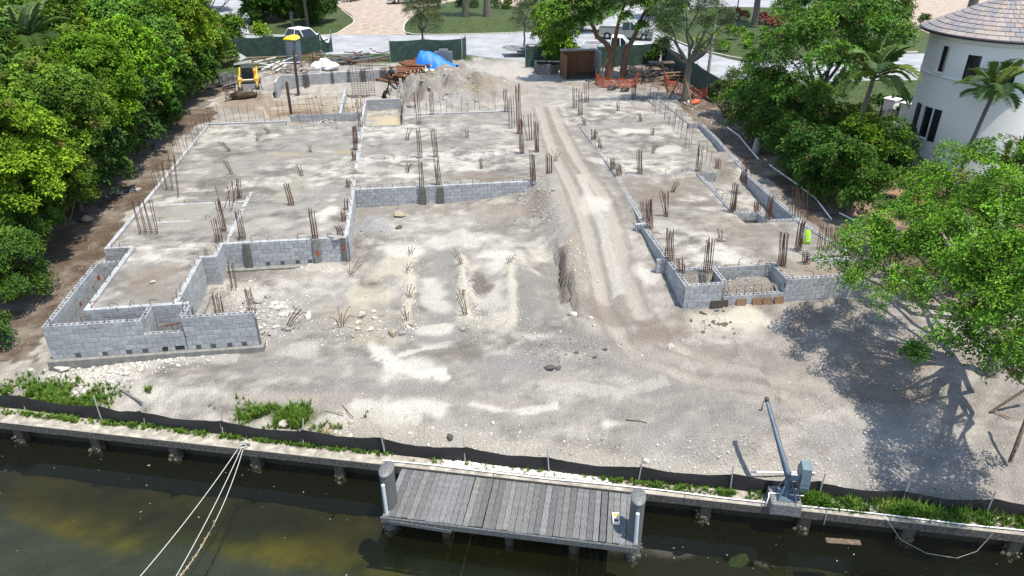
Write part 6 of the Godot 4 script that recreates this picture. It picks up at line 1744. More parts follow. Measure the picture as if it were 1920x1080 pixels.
	limb(o, "trunk", Vector3(-0.5, -0.2, 0), Vector3(-0.26, 2.30, 0.1), 0.42, 0.32, M.bark_red, 0.05)
	limb(o, "trunk", Vector3(0.7, -0.2, 0.2), Vector3(0.98, 2.59, 0.0), 0.34, 0.26, M.bark_red, 0.06)
	for e in [[Vector3(-0.26, 2.23, 0.1), Vector3(-2.25, 4.75, -0.3), 0.26, 0.14], [Vector3(-0.26, 2.23, 0.1), Vector3(0.30, 5.47, 0.2), 0.22, 0.12], [Vector3(0.98, 2.52, 0), Vector3(2.40, 5.33, -0.4), 0.24, 0.12], [Vector3(-2.25, 4.75, -0.3), Vector3(-4.50, 5.76, 0), 0.13, 0.03], [Vector3(-2.25, 4.75, -0.3), Vector3(-1.95, 6.84, 0), 0.12, 0.03], [Vector3(0.30, 5.47, 0.2), Vector3(0.90, 7.56, 0), 0.12, 0.03], [Vector3(2.40, 5.33, -0.4), Vector3(4.12, 6.91, 0), 0.12, 0.03], [Vector3(-1.50, 3.96, 0), Vector3(-3.90, 4.46, 0.4), 0.1, 0.03]]:
		limb(o, "branch", e[0], e[1], e[2], e[3], M.bark_red)
	foliage(o, "crown", [[Vector3(-4.2, 5.6, 0), 1.3], [Vector3(-3.0, 6.6, 0.3), 1.3], [Vector3(-1.6, 7.0, 0), 1.3], [Vector3(-0.4, 6.6, 0.6), 0.9], [Vector3(0.9, 7.4, 0), 1.3], [Vector3(2.3, 7.2, 0), 1.2], [Vector3(4.0, 6.6, 0), 1.3], [Vector3(-3.9, 4.6, 0.4), 0.7], [Vector3(3.2, 5.0, 0.4), 0.6], [Vector3(-5.4, 5.4, 0.2), 1.0], [Vector3(5.0, 5.6, 0), 1.1], [Vector3(0.6, 4.9, 0.8), 0.45], [Vector3(-2.6, 4.9, 0.6), 0.9], [Vector3(-4.8, 4.2, 0.2), 0.8], [Vector3(2.2, 4.2, 0.5), 0.5], [Vector3(4.4, 4.6, 0.2), 0.9], [Vector3(-1.0, 5.6, 0.8), 0.7], [Vector3(1.9, 5.9, 0.6), 0.8]], "far", Color(0.085, 0.14, 0.022), 4.6, 0.3, 0.4)
	var sg := Vector3(20.57, 1.5, -54.05)
	L = [[Vector3(-2.0, 6.2, 0.2), 1.2], [Vector3(-0.6, 6.9, 0), 1.3], [Vector3(1.2, 6.4, 0), 1.2], [Vector3(0.2, 7.8, 0), 1.2], [Vector3(1.7, 5.4, 0.2), 1.0], [Vector3(-1.5, 5.0, 0), 1.0], [Vector3(0.4, 5.5, 0.6), 0.9], [Vector3(-2.7, 5.2, 0), 0.9], [Vector3(2.3, 5.9, 0), 0.9], [Vector3(-1.9, 4.2, 0.3), 0.5], [Vector3(1.6, 4.1, 0), 0.45]]
	tree("propped_tree", "thin grey leaved tree held by timber props near the right wing's far corner", sg, L, "sparse", grey, 10.0, "bark_grey", 0.3, Vector3(0.1, 2.81, 0), "", 0.15)
	for e in [["timber prop on the left of the grey leaved tree, upright", Vector3(20.13, 1.55, -56.61), Vector3(19.36, 3.9, -56.22)], ["timber prop crossing low in front of the grey leaved tree", Vector3(19.74, 1.5, -55.15), Vector3(20.36, 3.2, -55.0)], ["timber prop on the right of the grey leaved tree", Vector3(20.63, 1.45, -52.19), Vector3(20.41, 3.6, -54.08)], ["timber prop leaning on the left of the twin trunk tree", Vector3(15.17, 1.6, -60.75), Vector3(16.01, 3.6, -60.24)]]:
		var st := mb()
		tube(st, [e[1], e[2]], [0.065], 4)
		whole("timber_prop", done(st), M.wood_tan, e[0], "prop")
	tree("young_tree", "young tree with a thin trunk behind the gate screen", Vector3(1.19, 1.6, -77.46), rand_lobes(2.4, 2.3, 4.9, 9, 0.42), "sparse", Color(0.06, 0.085, 0.03), 8.0, "bark_grey", 0.12, Vector3(0, 1.7, 0), "", 0.15)
	tree("young_tree", "small spare tree behind the flatbed trailer", Vector3(11.45, 1.6, -76.37), rand_lobes(1.5, 1.8, 4.2, 7, 0.42), "sparse", Color(0.055, 0.08, 0.028), 8.0, "bark_grey", 0.1, Vector3(0, 2.4, 0), "", 0.1)
	bush("bright_bush", "tall bright green bush between the screen fence and the plywood box", Vector3(13.28, 1.6, -67.37), 1.6, 4.6, "far", bright * 0.95, 6.0, "", 0.4)
	bush("bright_bush", "second green bush rising behind the plywood box", Vector3(13.23, 1.6, -71.78), 1.5, 5.4, "far", mid * 1.2, 5.0, "", 0.35)
	bush("dark_bush", "dark low bush by the corner of the screen fence", Vector3(22.68, 1.6, -67.05), 1.2, 2.2, "far", dark, 6.0)
	bush("fence_weed", "leafy weeds growing at the left gate post", Vector3(-1.22, 1.6, -73.19), 0.6, 0.9, "fine", mid, 9.0)
	bush("street_bush", "yellowish bush peeping over the left screen fence", Vector3(-14.63, 1.6, -79.85), 0.9, 2.6, "far", bright * 1.1, 6.0)
	tree("bare_tree", "sparse yellow green tree with bare limbs by the side street", Vector3(-22.55, 1.6, -91.19), [[Vector3(-2.8, 4.0, 0), 0.8], [Vector3(2.8, 4.2, 0), 0.9], [Vector3(-1.2, 5.2, 0), 0.8], [Vector3(1.5, 5.4, 0.3), 0.8], [Vector3(3.6, 4.9, 0), 0.9], [Vector3(-3.6, 5.0, 0), 0.8], [Vector3(0, 6.2, 0), 0.8]], "sparse", bright, 2.6, "bark_red", 0.16, Vector3(0, 1.4, 0), "", 0.6)
	for e in [[Vector3(-17.49, 1.6, -98.3), 3.2, 4.4, "left one"], [Vector3(-15.46, 1.6, -102.41), 3.0, 5.2, "middle one"], [Vector3(-10.88, 1.6, -96.58), 2.6, 3.6, "right one"], [Vector3(-12.64, 1.6, -107.8), 3.0, 4.6, "back one"]]:
		bush("island_shrub", "dark dense shrub on the lawn past the white pickup, " + e[3], e[0], e[1], e[2], "far", dark, 5.0, "dark shrubs on the lawn", 0.15)
	tree("lawn_tree", "tree with a grey trunk standing before the dark shrubs on the lawn", Vector3(-12.01, 1.6, -93.52), rand_lobes(2.4, 4.0, 6.0, 7), "far", dark * 1.3, 4.6, "bark_grey", 0.22, Vector3(0, 2.8, 0))
	for e in [[Vector3(7.19, 1.6, -98.93), "left one of the two"], [Vector3(9.91, 1.6, -98.57), "right one of the two"]]:
		palm("thick grey palm trunk on the front lawn, " + e[1], e[0], 9.0, 3.0, 14, mid, Vector3.ZERO, 0.42, 0)
	for e in [[Vector3(8.42, 1.6, -108.12), 2.6, 1.5, "behind the palm trunks on the left"], [Vector3(13.09, 1.6, -106.43), 2.4, 1.3, "behind the palm trunks on the right"], [Vector3(3.95, 1.6, -107.65), 2.2, 1.6, "beside the paved driveway"], [Vector3(-8.9, 1.6, -116.03), 2.4, 1.6, "at the top of the paved driveway"], [Vector3(17.61, 1.6, -109.07), 2.2, 2.2, "at the far bend of the street"]]:
		bush("garden_hedge", "low dark hedge " + e[3], e[0], e[1], e[2], "far", dark, 5.0, "", 0.1, "hedge")
	for i in 5:
		var e: Array = [[Vector3(34.88, 1.6, -82.81), "at the lamp post"], [Vector3(35.91, 1.6, -79.26), "in the middle of the island"], [Vector3(35.54, 1.6, -74.32), "near the street"], [Vector3(39.96, 1.6, -79.38), "right end"], [Vector3(29.88, 1.6, -73.06), "left end by the kerb"]][i]
		bush("ground_cover", "low bright green ground cover on the lawn island, " + e[1], e[0], 2.6, 0.9, "far", mid * 1.5, 5.0, "", 0.4)
	for e in [[Vector3(40.7, 1.6, -91.38), "left of the dark trunk"], [Vector3(42.73, 1.6, -88.61), "right of the dark trunk"], [Vector3(43.15, 1.6, -86.16), "farther right"]]:
		bush("red_plant", "red leaved plants on the lawn island, " + e[1], e[0], 1.5, 1.1, "far", Color(0.2, 0.06, 0.045), 4.5, "", 0.2, "plant")
	tree("island_tree", "tree with a tall dark trunk on the lawn island", Vector3(41.17, 1.6, -88.01), rand_lobes(3.0, 6.5, 9.0, 6), "far", mid, 3.5, "bark_grey", 0.42, Vector3(0.4, 6.0, 0))
	for e in [[-40.0, -88.0, 9.5, 4.2], [-33.0, -98.0, 10.0, 4.4], [-48.0, -78.0, 9.0, 4.2], [-52.0, -98.0, 10.0, 4.6], [-27.0, -108.0, 9.0, 4.2], [-42.0, -110.0, 10.0, 4.6], [-17.0, -112.0, 8.0, 3.8]]:
		tree("background_tree", "dark green tree in the background at the top left, " + {-40.0: "right of the clay roof", -33.0: "left of the side street", -48.0: "before the dark roof", -52.0: "farthest left", -27.0: "behind the side street", -42.0: "behind the roofs", -17.0: "behind the dark shrubs"}[e[0]], Vector3(e[0], 0, e[1]), rand_lobes(e[3], e[2] * 0.4, e[2] - 1.2, 9), "far", dark * 1.1, 3.4, "bark_grey", 0.25, Vector3(0, 3, 0), "", 0.15, 3)
	for e in [[Vector3(32.68, 1.6, -94.19), 3.4, 7.0, "behind the grey pickup"], [Vector3(33.11, 1.6, -108.69), 3.4, 8.0, "at the far bend"], [Vector3(27.69, 1.6, -112.33), 3.0, 7.0, "behind the twin trunk tree"], [Vector3(19.42, 1.6, -85.59), 2.4, 5.0, "between the trailer and the white pickup"]]:
		tree("street_tree", "olive green street tree " + e[3], e[0], rand_lobes(e[1], e[2] * 0.5, e[2] - 1.0, 8), "far", Color(0.075, 0.11, 0.025), 3.4, "bark_grey", 0.25, Vector3(0, 3.4, 0), "", 0.25, 4)
	for e in [[Vector3(62.36, 1.6, -91.12), "slim leaning palm trunk on the pale forecourt", 8.0, M.bark_grey]]:
		palm(e[1], e[0], e[2], 2.6, 10, mid, Vector3(1.4, 0, 0), 0.2, 1)
	palm("shaggy brown palm behind the tower roof", Vector3(68.48, 1.6, -86.82), 5.0, 2.4, 14, mid, Vector3.ZERO, 0.6, 2)
	for e in [[Vector3(60.27, 1.6, -83.11), "hedge clump left of the tower roof"], [Vector3(35.49, 1.5, -48.53), "dark low bush beside the tower's lawn"], [Vector3(32.35, 1.5, -47.12), "bush behind the white pillars"]]:
		bush("garden_bush", e[1], e[0], 1.5, 1.4, "far", dark, 5.5)

# ---------------------------------------------------------------- round tower and neighbours
const TC := Vector3(33.0, 1.1, -39.1)
const TF := Vector3(-0.645, 0, 0.764)
const TL := Vector3(-0.764, 0, -0.645)
func tw(a: float, r: float, y: float) -> Vector3:
	return (TF * cos(a) + TL * sin(a)) * r + Vector3(0, y, 0)

func make_tower() -> void:
	var t := thing("round_tower", "white stucco round tower house with a conical tiled roof and dark shutters", "house", TC)
	var R := 3.45
	var eave := 7.8
	var st := mb()
	# wall with real openings: bands of panels round the drum
	var wins := [[0.75, 6.45, 0.45, 1.4], [0.25, 6.25, 0.66, 1.35], [-0.28, 6.05, 0.8, 1.4], [0.75, 2.85, 0.75, 1.75], [-1.0, 6.1, 0.9, 1.6], [-1.0, 2.85, 0.9, 1.75]]
	var N := 96
	st.set_smooth_group(0)
	for k in N:
		var a0 := TAU * k / N
		var a1 := TAU * (k + 1) / N
		var cuts := [[-0.6, eave]]
		for w in wins:
			var half: float = w[2] / R / 2.0
			var am := fposmod((a0 + a1) / 2.0 - w[0] + PI, TAU) - PI
			if absf(am) < half:
				var nc := []
				for c in cuts:
					var lo: float = w[1] - w[3] / 2.0
					var hi: float = w[1] + w[3] / 2.0
					if lo > c[0] and hi < c[1]:
						nc.append([c[0], lo])
						nc.append([hi, c[1]])
					else: nc.append(c)
				cuts = nc
		for c in cuts:
			quad(st, tw(a0, R, c[0]), tw(a1, R, c[0]), tw(a1, R, c[1]), tw(a0, R, c[1]), tw((a0 + a1) / 2, 1, 0))
	part("wall", done(st), M.stucco, t)
	for w in wins:
		var half: float = w[2] / R / 2.0
		var o := Node3D.new()
		o.name = "window"
		t.add_child(o, true)
		var s := mb()
		var lo: float = w[1] - w[3] / 2.0
		var hi: float = w[1] + w[3] / 2.0
		for q in [[-half, lo, -half, hi], [half, lo, half, hi]]:
			quad(s, tw(w[0] + q[0] * 1.06, R + 0.004, q[1] - 0.03), tw(w[0] + q[0] * 1.06, R - 0.2, q[1] - 0.03), tw(w[0] + q[2] * 1.06, R - 0.2, q[3] + 0.03), tw(w[0] + q[2] * 1.06, R + 0.004, q[3] + 0.03), tw(w[0] - q[0] * 9, 1, 0))
		for y in [lo - 0.03, hi + 0.03]:
			for k in 4:
				var b0 := lerpf(-half * 1.1, half * 1.1, k / 4.0)
				var b1 := lerpf(-half * 1.1, half * 1.1, (k + 1) / 4.0)
				quad(s, tw(w[0] + b0, R + 0.004, y), tw(w[0] + b1, R + 0.004, y), tw(w[0] + b1, R - 0.2, y), tw(w[0] + b0, R - 0.2, y), Vector3.UP)
		part("reveal", done(s), M.stucco, o)
		s = mb()
		for k in 4:
			var b0 := lerpf(-half * 1.1, half * 1.1, k / 4.0)
			var b1 := lerpf(-half * 1.1, half * 1.1, (k + 1) / 4.0)
			quad(s, tw(w[0] + b0, R - 0.14, lo - 0.05), tw(w[0] + b1, R - 0.14, lo - 0.05), tw(w[0] + b1, R - 0.14, hi + 0.05), tw(w[0] + b0, R - 0.14, hi + 0.05), tw(w[0], 1, 0))
		part("pane", done(s), M.glass_dark, o)
		var mn := part("mullion", m_box(Vector3(0.05, 1, 0.05)), M.shutter, o, tw(w[0], R - 0.13, w[1]), Vector3.ZERO, Vector3(1, w[3], 1))
		mn.look_at_from_position(mn.position, mn.position + tw(w[0], 1, 0), Vector3.UP)
		part("sill", m_box(Vector3(1, 0.07, 0.16), 0.01), M.trim_white, o, tw(w[0], R + 0.02, lo - 0.06), Vector3(0, atan2(tw(w[0], 1, 0).x, tw(w[0], 1, 0).z), 0), Vector3(w[2] + 0.16, 1, 1))
	for a in [0.985, 0.545]:
		var sh := Node3D.new()
		sh.name = "shutter"
		sh.position = tw(a, R + 0.03, 2.82)
		sh.rotation.y = atan2(tw(a, 1, 0).x, tw(a, 1, 0).z)
		t.add_child(sh, true)
		part("shutter_frame", m_box(Vector3(0.44, 1.85, 0.05), 0.006), M.shutter, sh)
		for k in 22: part("slat", m_box(Vector3(0.36, 0.06, 0.014)), M.shutter2, sh, Vector3(0, -0.83 + k * 0.079, 0.03), Vector3(0.5, 0, 0))
	# mouldings
	for b in [[5.5, 0.035, 0.12], [eave - 0.25, 0.05, 0.22], [eave - 0.06, 0.12, 0.12]]:
		st = mb()
		lathe(st, [Vector2(R, b[0] - b[2] / 2), Vector2(R + b[1], b[0] - b[2] / 2 + 0.01), Vector2(R + b[1], b[0] + b[2] / 2), Vector2(R, b[0] + b[2] / 2 + 0.01)], 72)
		part("moulding", done(st), M.trim_white, t)
	var ro := R + 0.55
	var apex := 9.75
	st = mb()
	lathe(st, [Vector2(R - 0.1, eave - 0.02), Vector2(ro - 0.02, eave + 0.0), Vector2(ro, eave + 0.06), Vector2(0.0, apex)], 72)
	part("roof", done(st), M.grout, t)
	st = mb()
	lathe(st, [Vector2(ro - 0.03, eave - 0.05), Vector2(ro + 0.09, eave - 0.04), Vector2(ro + 0.11, eave + 0.08), Vector2(ro + 0.02, eave + 0.08)], 72)
	part("gutter", done(st), M.gutter, t)
	var rows := 10
	var rest := mb()
	for r in rows:
		var r0 := lerpf(ro + 0.05, 0.3, float(r) / rows)
		var r1 := lerpf(ro + 0.05, 0.3, float(r + 1.12) / rows)
		var y0 := lerpf(eave + 0.06, apex, (ro - r0) / ro) + 0.075
		var y1 := lerpf(eave + 0.06, apex, (ro - r1) / ro) + 0.03
		var n := 46 if r < 6 else (30 if r < 8 else 18)
		for k in n:
			var a0 := TAU * (k + (0.5 if r % 2 else 0.0)) / n
			var g := 0.034 / r0
			var a1 := a0 + TAU / n - g
			var am := fposmod((a0 + a1) / 2.0 + PI, TAU) - PI
			var front := absf(am) < 1.9
			var s := mb() if front else rest
			var up := Vector3.UP + tw(am, 0.4, 0)
			var dn := Vector3(0, -0.04, 0)
			quad(s, tw(a0, r0, y0), tw(a1, r0, y0), tw(a1, r1, y1), tw(a0, r1, y1), up)
			quad(s, tw(a0, r0, y0), tw(a1, r0, y0), tw(a1, r0, y0) + dn, tw(a0, r0, y0) + dn, tw(am, 1, 0))
			quad(s, tw(a0, r0, y0), tw(a0, r1, y1), tw(a0, r1, y1) + dn, tw(a0, r0, y0) + dn, -tw(am + PI / 2, 1, 0))
			quad(s, tw(a1, r0, y0), tw(a1, r1, y1), tw(a1, r1, y1) + dn, tw(a1, r0, y0) + dn, tw(am + PI / 2, 1, 0))
			if front: part("tile", done(s), M.tile[rng.randi() % 5], t)
	var rp := part("back_tiles", done(rest), M.tile[2], t)
	rp.set_meta("kind", "stuff")
	part("finial", rock(5, 0.5), M.grout, t, Vector3(0, apex + 0.05, 0), Vector3.ZERO, Vector3(0.35, 0.2, 0.35))
	# white gate pillars with a railing
	for e in [[Vector3(32.86, 1.4, -44.91), "right", 1.9], [Vector3(32.82, 1.4, -46.74), "left", 1.7]]:
		var p := thing("gate_pillar", "white square gate pillar beside the tower, " + e[1] + " one of two", "pillar", on(e[0].x, e[0].z), 0.5)
		part("shaft", m_box(Vector3(0.75, e[2], 0.75), 0.02), M.stucco, p, Vector3(0, e[2] / 2, 0))
		part("pillar_cap", m_box(Vector3(0.88, 0.1, 0.88), 0.02), M.trim_white, p, Vector3(0, e[2] + 0.05, 0))
		part("lantern_base", m_box(Vector3(0.16, 0.14, 0.16)), M.shutter, p, Vector3(0, e[2] + 0.16, 0))
	var g := thing("railing", "dark metal railing between the two white gate pillars", "railing", Vector3(32.88, 1.4, -45.81))
	for i in 9: part("rail_bar", m_box(Vector3(0.03, 1.1, 0.03)), M.shutter, g, Vector3(-0.55 + i * 0.13, 0.55, -0.35 + i * 0.09))
	part("top_rail", m_tube([Vector3(-0.6, 1.1, -0.38), Vector3(0.6, 1.1, 0.42)], 0.03), M.shutter, g)
	part("bottom_rail", m_tube([Vector3(-0.6, 0.1, -0.38), Vector3(0.6, 0.1, 0.42)], 0.03), M.trim_white, g)
	# roofs at the top left
	for e in [[Vector3(-38.99, 4.2, -76.77), "house with a dark shingled roof at the left edge", M.brown_roof, 9.0, 7.0, "dark"], [Vector3(-40.28, 5.0, -81.17), "house with an orange clay roof peeping over the dark one", M.clay, 9.0, 7.0, "clay"]]:
		var h := thing("house", e[1], "house", Vector3(e[0].x - 3.0, 1.5, e[0].z), 0.15)
		part("wall", m_box(Vector3(e[3], 2.6, e[4]), 0.02), M.stucco, h, Vector3(0, 1.3, 0))
		var s := mb()
		prism(s, PackedVector2Array([Vector2(-e[4] / 2 - 0.6, 0), Vector2(e[4] / 2 + 0.6, 0), Vector2(0, 2.0)]), -e[3] / 2 - 0.6, e[3] / 2 + 0.6, Transform3D(Basis(Vector3(0, 0, 1), Vector3(1, 0, 0), Vector3(0, 1, 0)), Vector3(0, 2.61, 0)))
		part("roof", done(s), e[2], h)
		for r in 9:
			for sgn in [-1.0, 1.0]:
				part("roof_course", m_box(Vector3(1, 0.06, 0.34), 0.01), e[2], h, Vector3(0, 2.75 + r * 0.205, sgn * (e[4] / 2 + 0.42 - r * 0.42)), Vector3(sgn * 0.38, 0, 0), Vector3(e[3] + 1.25, 1, 1.35))
	var wh := thing("garden_shed", "small white wall showing through the left belt trees", "shed", Vector3(-21.2, 0.8, -36.5), 0.1)
	part("wall", m_box(Vector3(0.25, 2.4, 9.0)), M.stucco, wh, Vector3(-0.6, 1.2, -2.0))
	part("coping", m_box(Vector3(0.4, 0.1, 9.2)), M.trim_white, wh, Vector3(-0.6, 2.45, -2.0))

# ---------------------------------------------------------------- things on the site
func screen_fence(label: String, pts: Array, h: float, sag := []) -> void:
	var f := thing("screen_fence", label, "fence")
	for i in pts.size():
		var p: Vector3 = pts[i]
		p.y = h_at(p.x, p.z)
		part("fence_post", m_tube([Vector3(0, -0.1, 0), Vector3(rng.randfn() * 0.03, h + 0.25, 0)], 0.04, 7), M.galv_dull, f, p)
		if i == pts.size() - 1: continue
		var q: Vector3 = pts[i + 1]
		q.y = h_at(q.x, q.z)
		var st := mb()
		st.set_smooth_group(0)
		var n := 14
		var dirn := (q - p).cross(Vector3.UP).normalized()
		var g := []
		for k in n + 1:
			var t := float(k) / n
			var s: float = (sag[i] if i < sag.size() else 0.06) * sin(t * PI)
			var col := []
			for r in 6:
				var y := (h - s) * r / 5.0 + 0.06
				col.append(p.lerp(q, t) + Vector3(0, y, 0) + dirn * (0.05 + 0.07 * nz.get_noise_2d(t * 40.0 + i * 13.0, y * 12.0) * sin(t * PI) + s * 0.25 * r / 5.0))
			g.append(col)
		for k in n:
			for r in 5: quad(st, g[k][r], g[k + 1][r], g[k + 1][r + 1], g[k][r + 1], dirn)
		part("screen_panel", done(st), M.screen, f)

func plank_pile(label: String, group: String, called: String, n: int, at: Vector3, spread: Vector3, lmin: float, lmax: float, w: float, th: float, ang: float, angj: float, mats: Array, tilt := 0.08) -> void:
	for i in n:
		var p := Vector3(at.x + rng.randf_range(-1, 1) * spread.x, 0, at.z + rng.randf_range(-1, 1) * spread.z)
		p.y = h_at(p.x, p.z) + 0.06 + spread.y * float(i) / n
		var l := rng.randf_range(lmin, lmax)
		var o := whole(called, m_box(Vector3(1, th, w), 0.0), mats[rng.randi() % mats.size()], label, "board", p, ang + rng.randfn() * angj, group)
		o.rotation.z = rng.randfn() * tilt
		o.scale = Vector3(l, 1, 1)

func make_site() -> void:
	screen_fence("dark green screen fence at the back left, its right end sagging and folded", [Vector3(-18.84, 1.6, -75.04), Vector3(-16.45, 1.6, -75.48), Vector3(-13.45, 1.6, -75.86), Vector3(-10.83, 1.6, -76.04), Vector3(-8.83, 1.6, -76.57), Vector3(-7.82, 1.6, -77.53)], 1.85, [0.05, 0.08, 0.06, 0.2, 0.9, 0.0])
	screen_fence("green screen gate panel behind the blue tarp", [Vector3(-1.97, 1.6, -71.55), Vector3(1.25, 1.6, -72.11), Vector3(4.75, 1.6, -71.89), Vector3(5.23, 1.6, -72.85)], 1.9, [0.06, 0.1, 0.0])
	screen_fence("green screen fence left of the plywood box", [Vector3(10.24, 1.6, -67.55), Vector3(12.78, 1.6, -67.9), Vector3(14.19, 1.6, -68.19)], 1.85)
	screen_fence("green screen fence running behind the twin trunk tree", [Vector3(16.62, 1.6, -66.47), Vector3(19.37, 1.6, -67.02), Vector3(22.9, 1.6, -67.74)], 1.85)
	screen_fence("green screen fence slanting down the right side behind the propped tree", [Vector3(23.08, 1.6, -67.48), Vector3(22.85, 1.6, -62.56), Vector3(22.93, 1.55, -58.22), Vector3(22.89, 1.5, -53.1)], 1.85)
	# portable toilet
	var o := thing("portable_toilet", "grey portable toilet with a yellow domed roof by the left screen fence", "toilet", Vector3(-10.92, 1.62, -72.64), -0.25)
	part("cabin", m_box(Vector3(1.1, 2.05, 1.1), 0.03), M.toilet, o, Vector3(0, 1.1, 0))
	part("skid", m_box(Vector3(1.2, 0.1, 1.2)), M.black, o, Vector3(0, 0.05, 0))
	var d := part("door", m_box(Vector3(0.72, 1.8, 0.04), 0.01), M.toilet2, o, Vector3(-0.06, 1.08, 0.565))
	part("handle", m_box(Vector3(0.05, 0.14, 0.05)), M.black, d, Vector3(0.28, 0, 0.03))
	for k in 6: part("vent", m_box(Vector3(0.46, 0.06, 0.02)), M.tin, o, Vector3(-0.05, 0.5 + k * 0.26, 0.59))
	for k in 3: part("rib", m_box(Vector3(0.03, 1.9, 0.14), 0.01), M.toilet2, o, Vector3(0.56, 1.1, -0.35 + 0.35 * k))
	var st := mb()
	st.set_smooth_group(0)
	for k in 10:
		var a0 := PI * k / 10.0
		var a1 := PI * (k + 1) / 10.0
		var p := Vector3(cos(a0) * 0.62, 2.12 + sin(a0) * 0.3, 0)
		var q := Vector3(cos(a1) * 0.62, 2.12 + sin(a1) * 0.3, 0)
		var z := Vector3(0, 0, 0.6)
		quad(st, p + z, q + z, q - z, p - z, p + q - Vector3(0, 4.2, 0))
		tri(st, Vector3(0, 2.12, 0.6), p + z, q + z, Vector3.BACK)
		tri(st, Vector3(0, 2.12, -0.6), p - z, q - z, Vector3.FORWARD)
	part("roof", done(st), M.toilet_roof, o)
	# sheet metal, boards and timber
	for e in [[Vector3(-17.35, 1.62, -76.8), 1.7, 0.9, Vector3(0.5, 0.3, 0.25), "topmost, leaning on the hedge"], [Vector3(-16.3, 1.62, -73.6), 1.8, 0.8, Vector3(0.2, -0.7, -0.4), "middle, sliding down"], [Vector3(-15.44, 1.62, -71.57), 1.6, 0.7, Vector3(0.15, 0.15, 0.1), "lowest, lying flat"]]:
		var s := whole("metal_sheet", m_box(Vector3(e[1], 0.03, e[2]), 0.006), M.tin, "bent grey metal sheet by the left screen fence, " + e[4], "metal sheet", on(e[0].x, e[0].z, {"topmost, leaning on the hedge": 1.2, "middle, sliding down": 0.7, "lowest, lying flat": 0.35}[e[4]]))
		s.rotation = e[3]
	plank_pile("grey board in the heap left of the skid steer loader", "boards left of the loader", "board", 26, Vector3(-15.71, 1.6, -64.49), Vector3(1.6, 0.5, 1.6), 1.4, 3.0, 0.16, 0.05, 0.3, 0.3, [M.wood_grey[1], M.wood_grey[3], M.wood_pale, M.wood_grey[0]])
	var pal := thing("pallet", "grey wooden pallet standing on edge left of the loader", "pallet", on(-14.96, -62.88, 0.6), 0.9)
	for k in 8: part("slat", m_box(Vector3(1.2, 0.09, 0.02)), M.wood_grey[k % 5], pal, Vector3(0, -0.55 + k * 0.15, 0.06))
	for k in 3: part("bearer", m_box(Vector3(0.05, 1.2, 0.09)), M.wood_grey[2], pal, Vector3(-0.55 + 0.55 * k, 0, 0))
	plank_pile("pale board or pipe in the tangle right of the loader", "boards right of the loader", "board", 24, Vector3(-12.28, 1.6, -69.87), Vector3(1.6, 0.5, 2.0), 1.5, 3.2, 0.1, 0.06, 0.9, 0.35, [M.wood_pale, M.trim_white, M.wood_grey[3], M.pvc], 0.15)
	plank_pile("pale plywood offcut in the tangle right of the loader", "plywood offcuts right of the loader", "plywood_sheet", 5, Vector3(-13.07, 1.6, -71.35), Vector3(1.4, 0.5, 1.2), 0.9, 1.3, 0.8, 0.02, 0.4, 0.5, [M.wood_pale, M.tin], 0.2)
	plank_pile("long pale timber lying at the foot of the left screen fence", "timbers at the fence foot", "timber", 3, Vector3(-13.9, 1.6, -75.14), Vector3(0.8, 0.1, 0.12), 4.0, 6.0, 0.14, 0.1, 0.0, 0.02, [M.wood_pale], 0.01)
	for e in [[Vector3(-9.66, 1.6, -70.9), 0.2, "left one"], [Vector3(-8.95, 1.6, -71.99), -0.4, "right one"]]:
		var ch := thing("trestle", "rough timber trestle beside the white bags, " + e[2], "trestle", on(e[0].x, e[0].z), e[1])
		for x in [-0.4, 0.4]:
			for z in [-0.3, 0.3]: part("leg", m_box(Vector3(0.07, 1.0, 0.07)), M.wood_tan, ch, Vector3(x, 0.5, z), Vector3(rng.randfn() * 0.08, 0, rng.randfn() * 0.08))
		for y in [0.45, 0.95]:
			for z in [-0.3, 0.3]: part("rail", m_box(Vector3(0.9, 0.07, 0.05)), M.wood_tan, ch, Vector3(0, y, z))
			for x in [-0.4, 0.4]: part("rail", m_box(Vector3(0.05, 0.07, 0.65)), M.wood_tan, ch, Vector3(x, y - 0.08, 0))
	for e in [[Vector3(-8.45, 1.6, -69.36), 0.95, 0.75, "left one"], [Vector3(-7.85, 1.6, -70.66), 0.9, 0.9, "one at the back"], [Vector3(-7.33, 1.6, -68.98), 1.05, 0.8, "right one"]]:
		var s := whole("white_bag", rock(60 + int(e[1] * 20), 0.8), M.bag_white, "bulging white plastic bag behind the back wall, " + e[3], "bag", on(e[0].x, e[0].z, 0.3))
		s.scale = Vector3(e[1], e[2], e[1])
	plank_pile("long grey timber lying toward the street behind the back wall", "long timbers behind the back wall", "timber", 7, Vector3(-5.86, 1.6, -72.06), Vector3(1.3, 0.4, 0.9), 4.0, 5.5, 0.3, 0.14, 0.42, 0.08, [M.wood_grey[0], M.wood_grey[4], M.wood_bluegrey], 0.04)
	for e in [[Vector3(-4.46, 1.6, -70.67), "long bowed rusty steel plate lying behind the standing rebar mesh", 4.6, -0.3, 0.3], [Vector3(-2.89, 1.6, -74.98), "short rusty steel plate on the pale ground at the gate", 2.4, -0.2, 0.22]]:
		var s := mb()
		for k in 8:
			var t0 := k / 8.0 - 0.5
			var t1 := (k + 1) / 8.0 - 0.5
			var up := Vector3(0, 0.5, 0)
			box(s, Vector3((t0 + t1) / 2 * e[2], 0.25 + (t0 + t1) * (t0 + t1) * 0.5, 0), Vector3(e[2] / 8.0 + 0.01, 0.05, e[4]), Transform3D())
		whole("steel_plate", done(s), M.rust_orange, e[1], "steel plate", on(e[0].x, e[0].z), e[3])
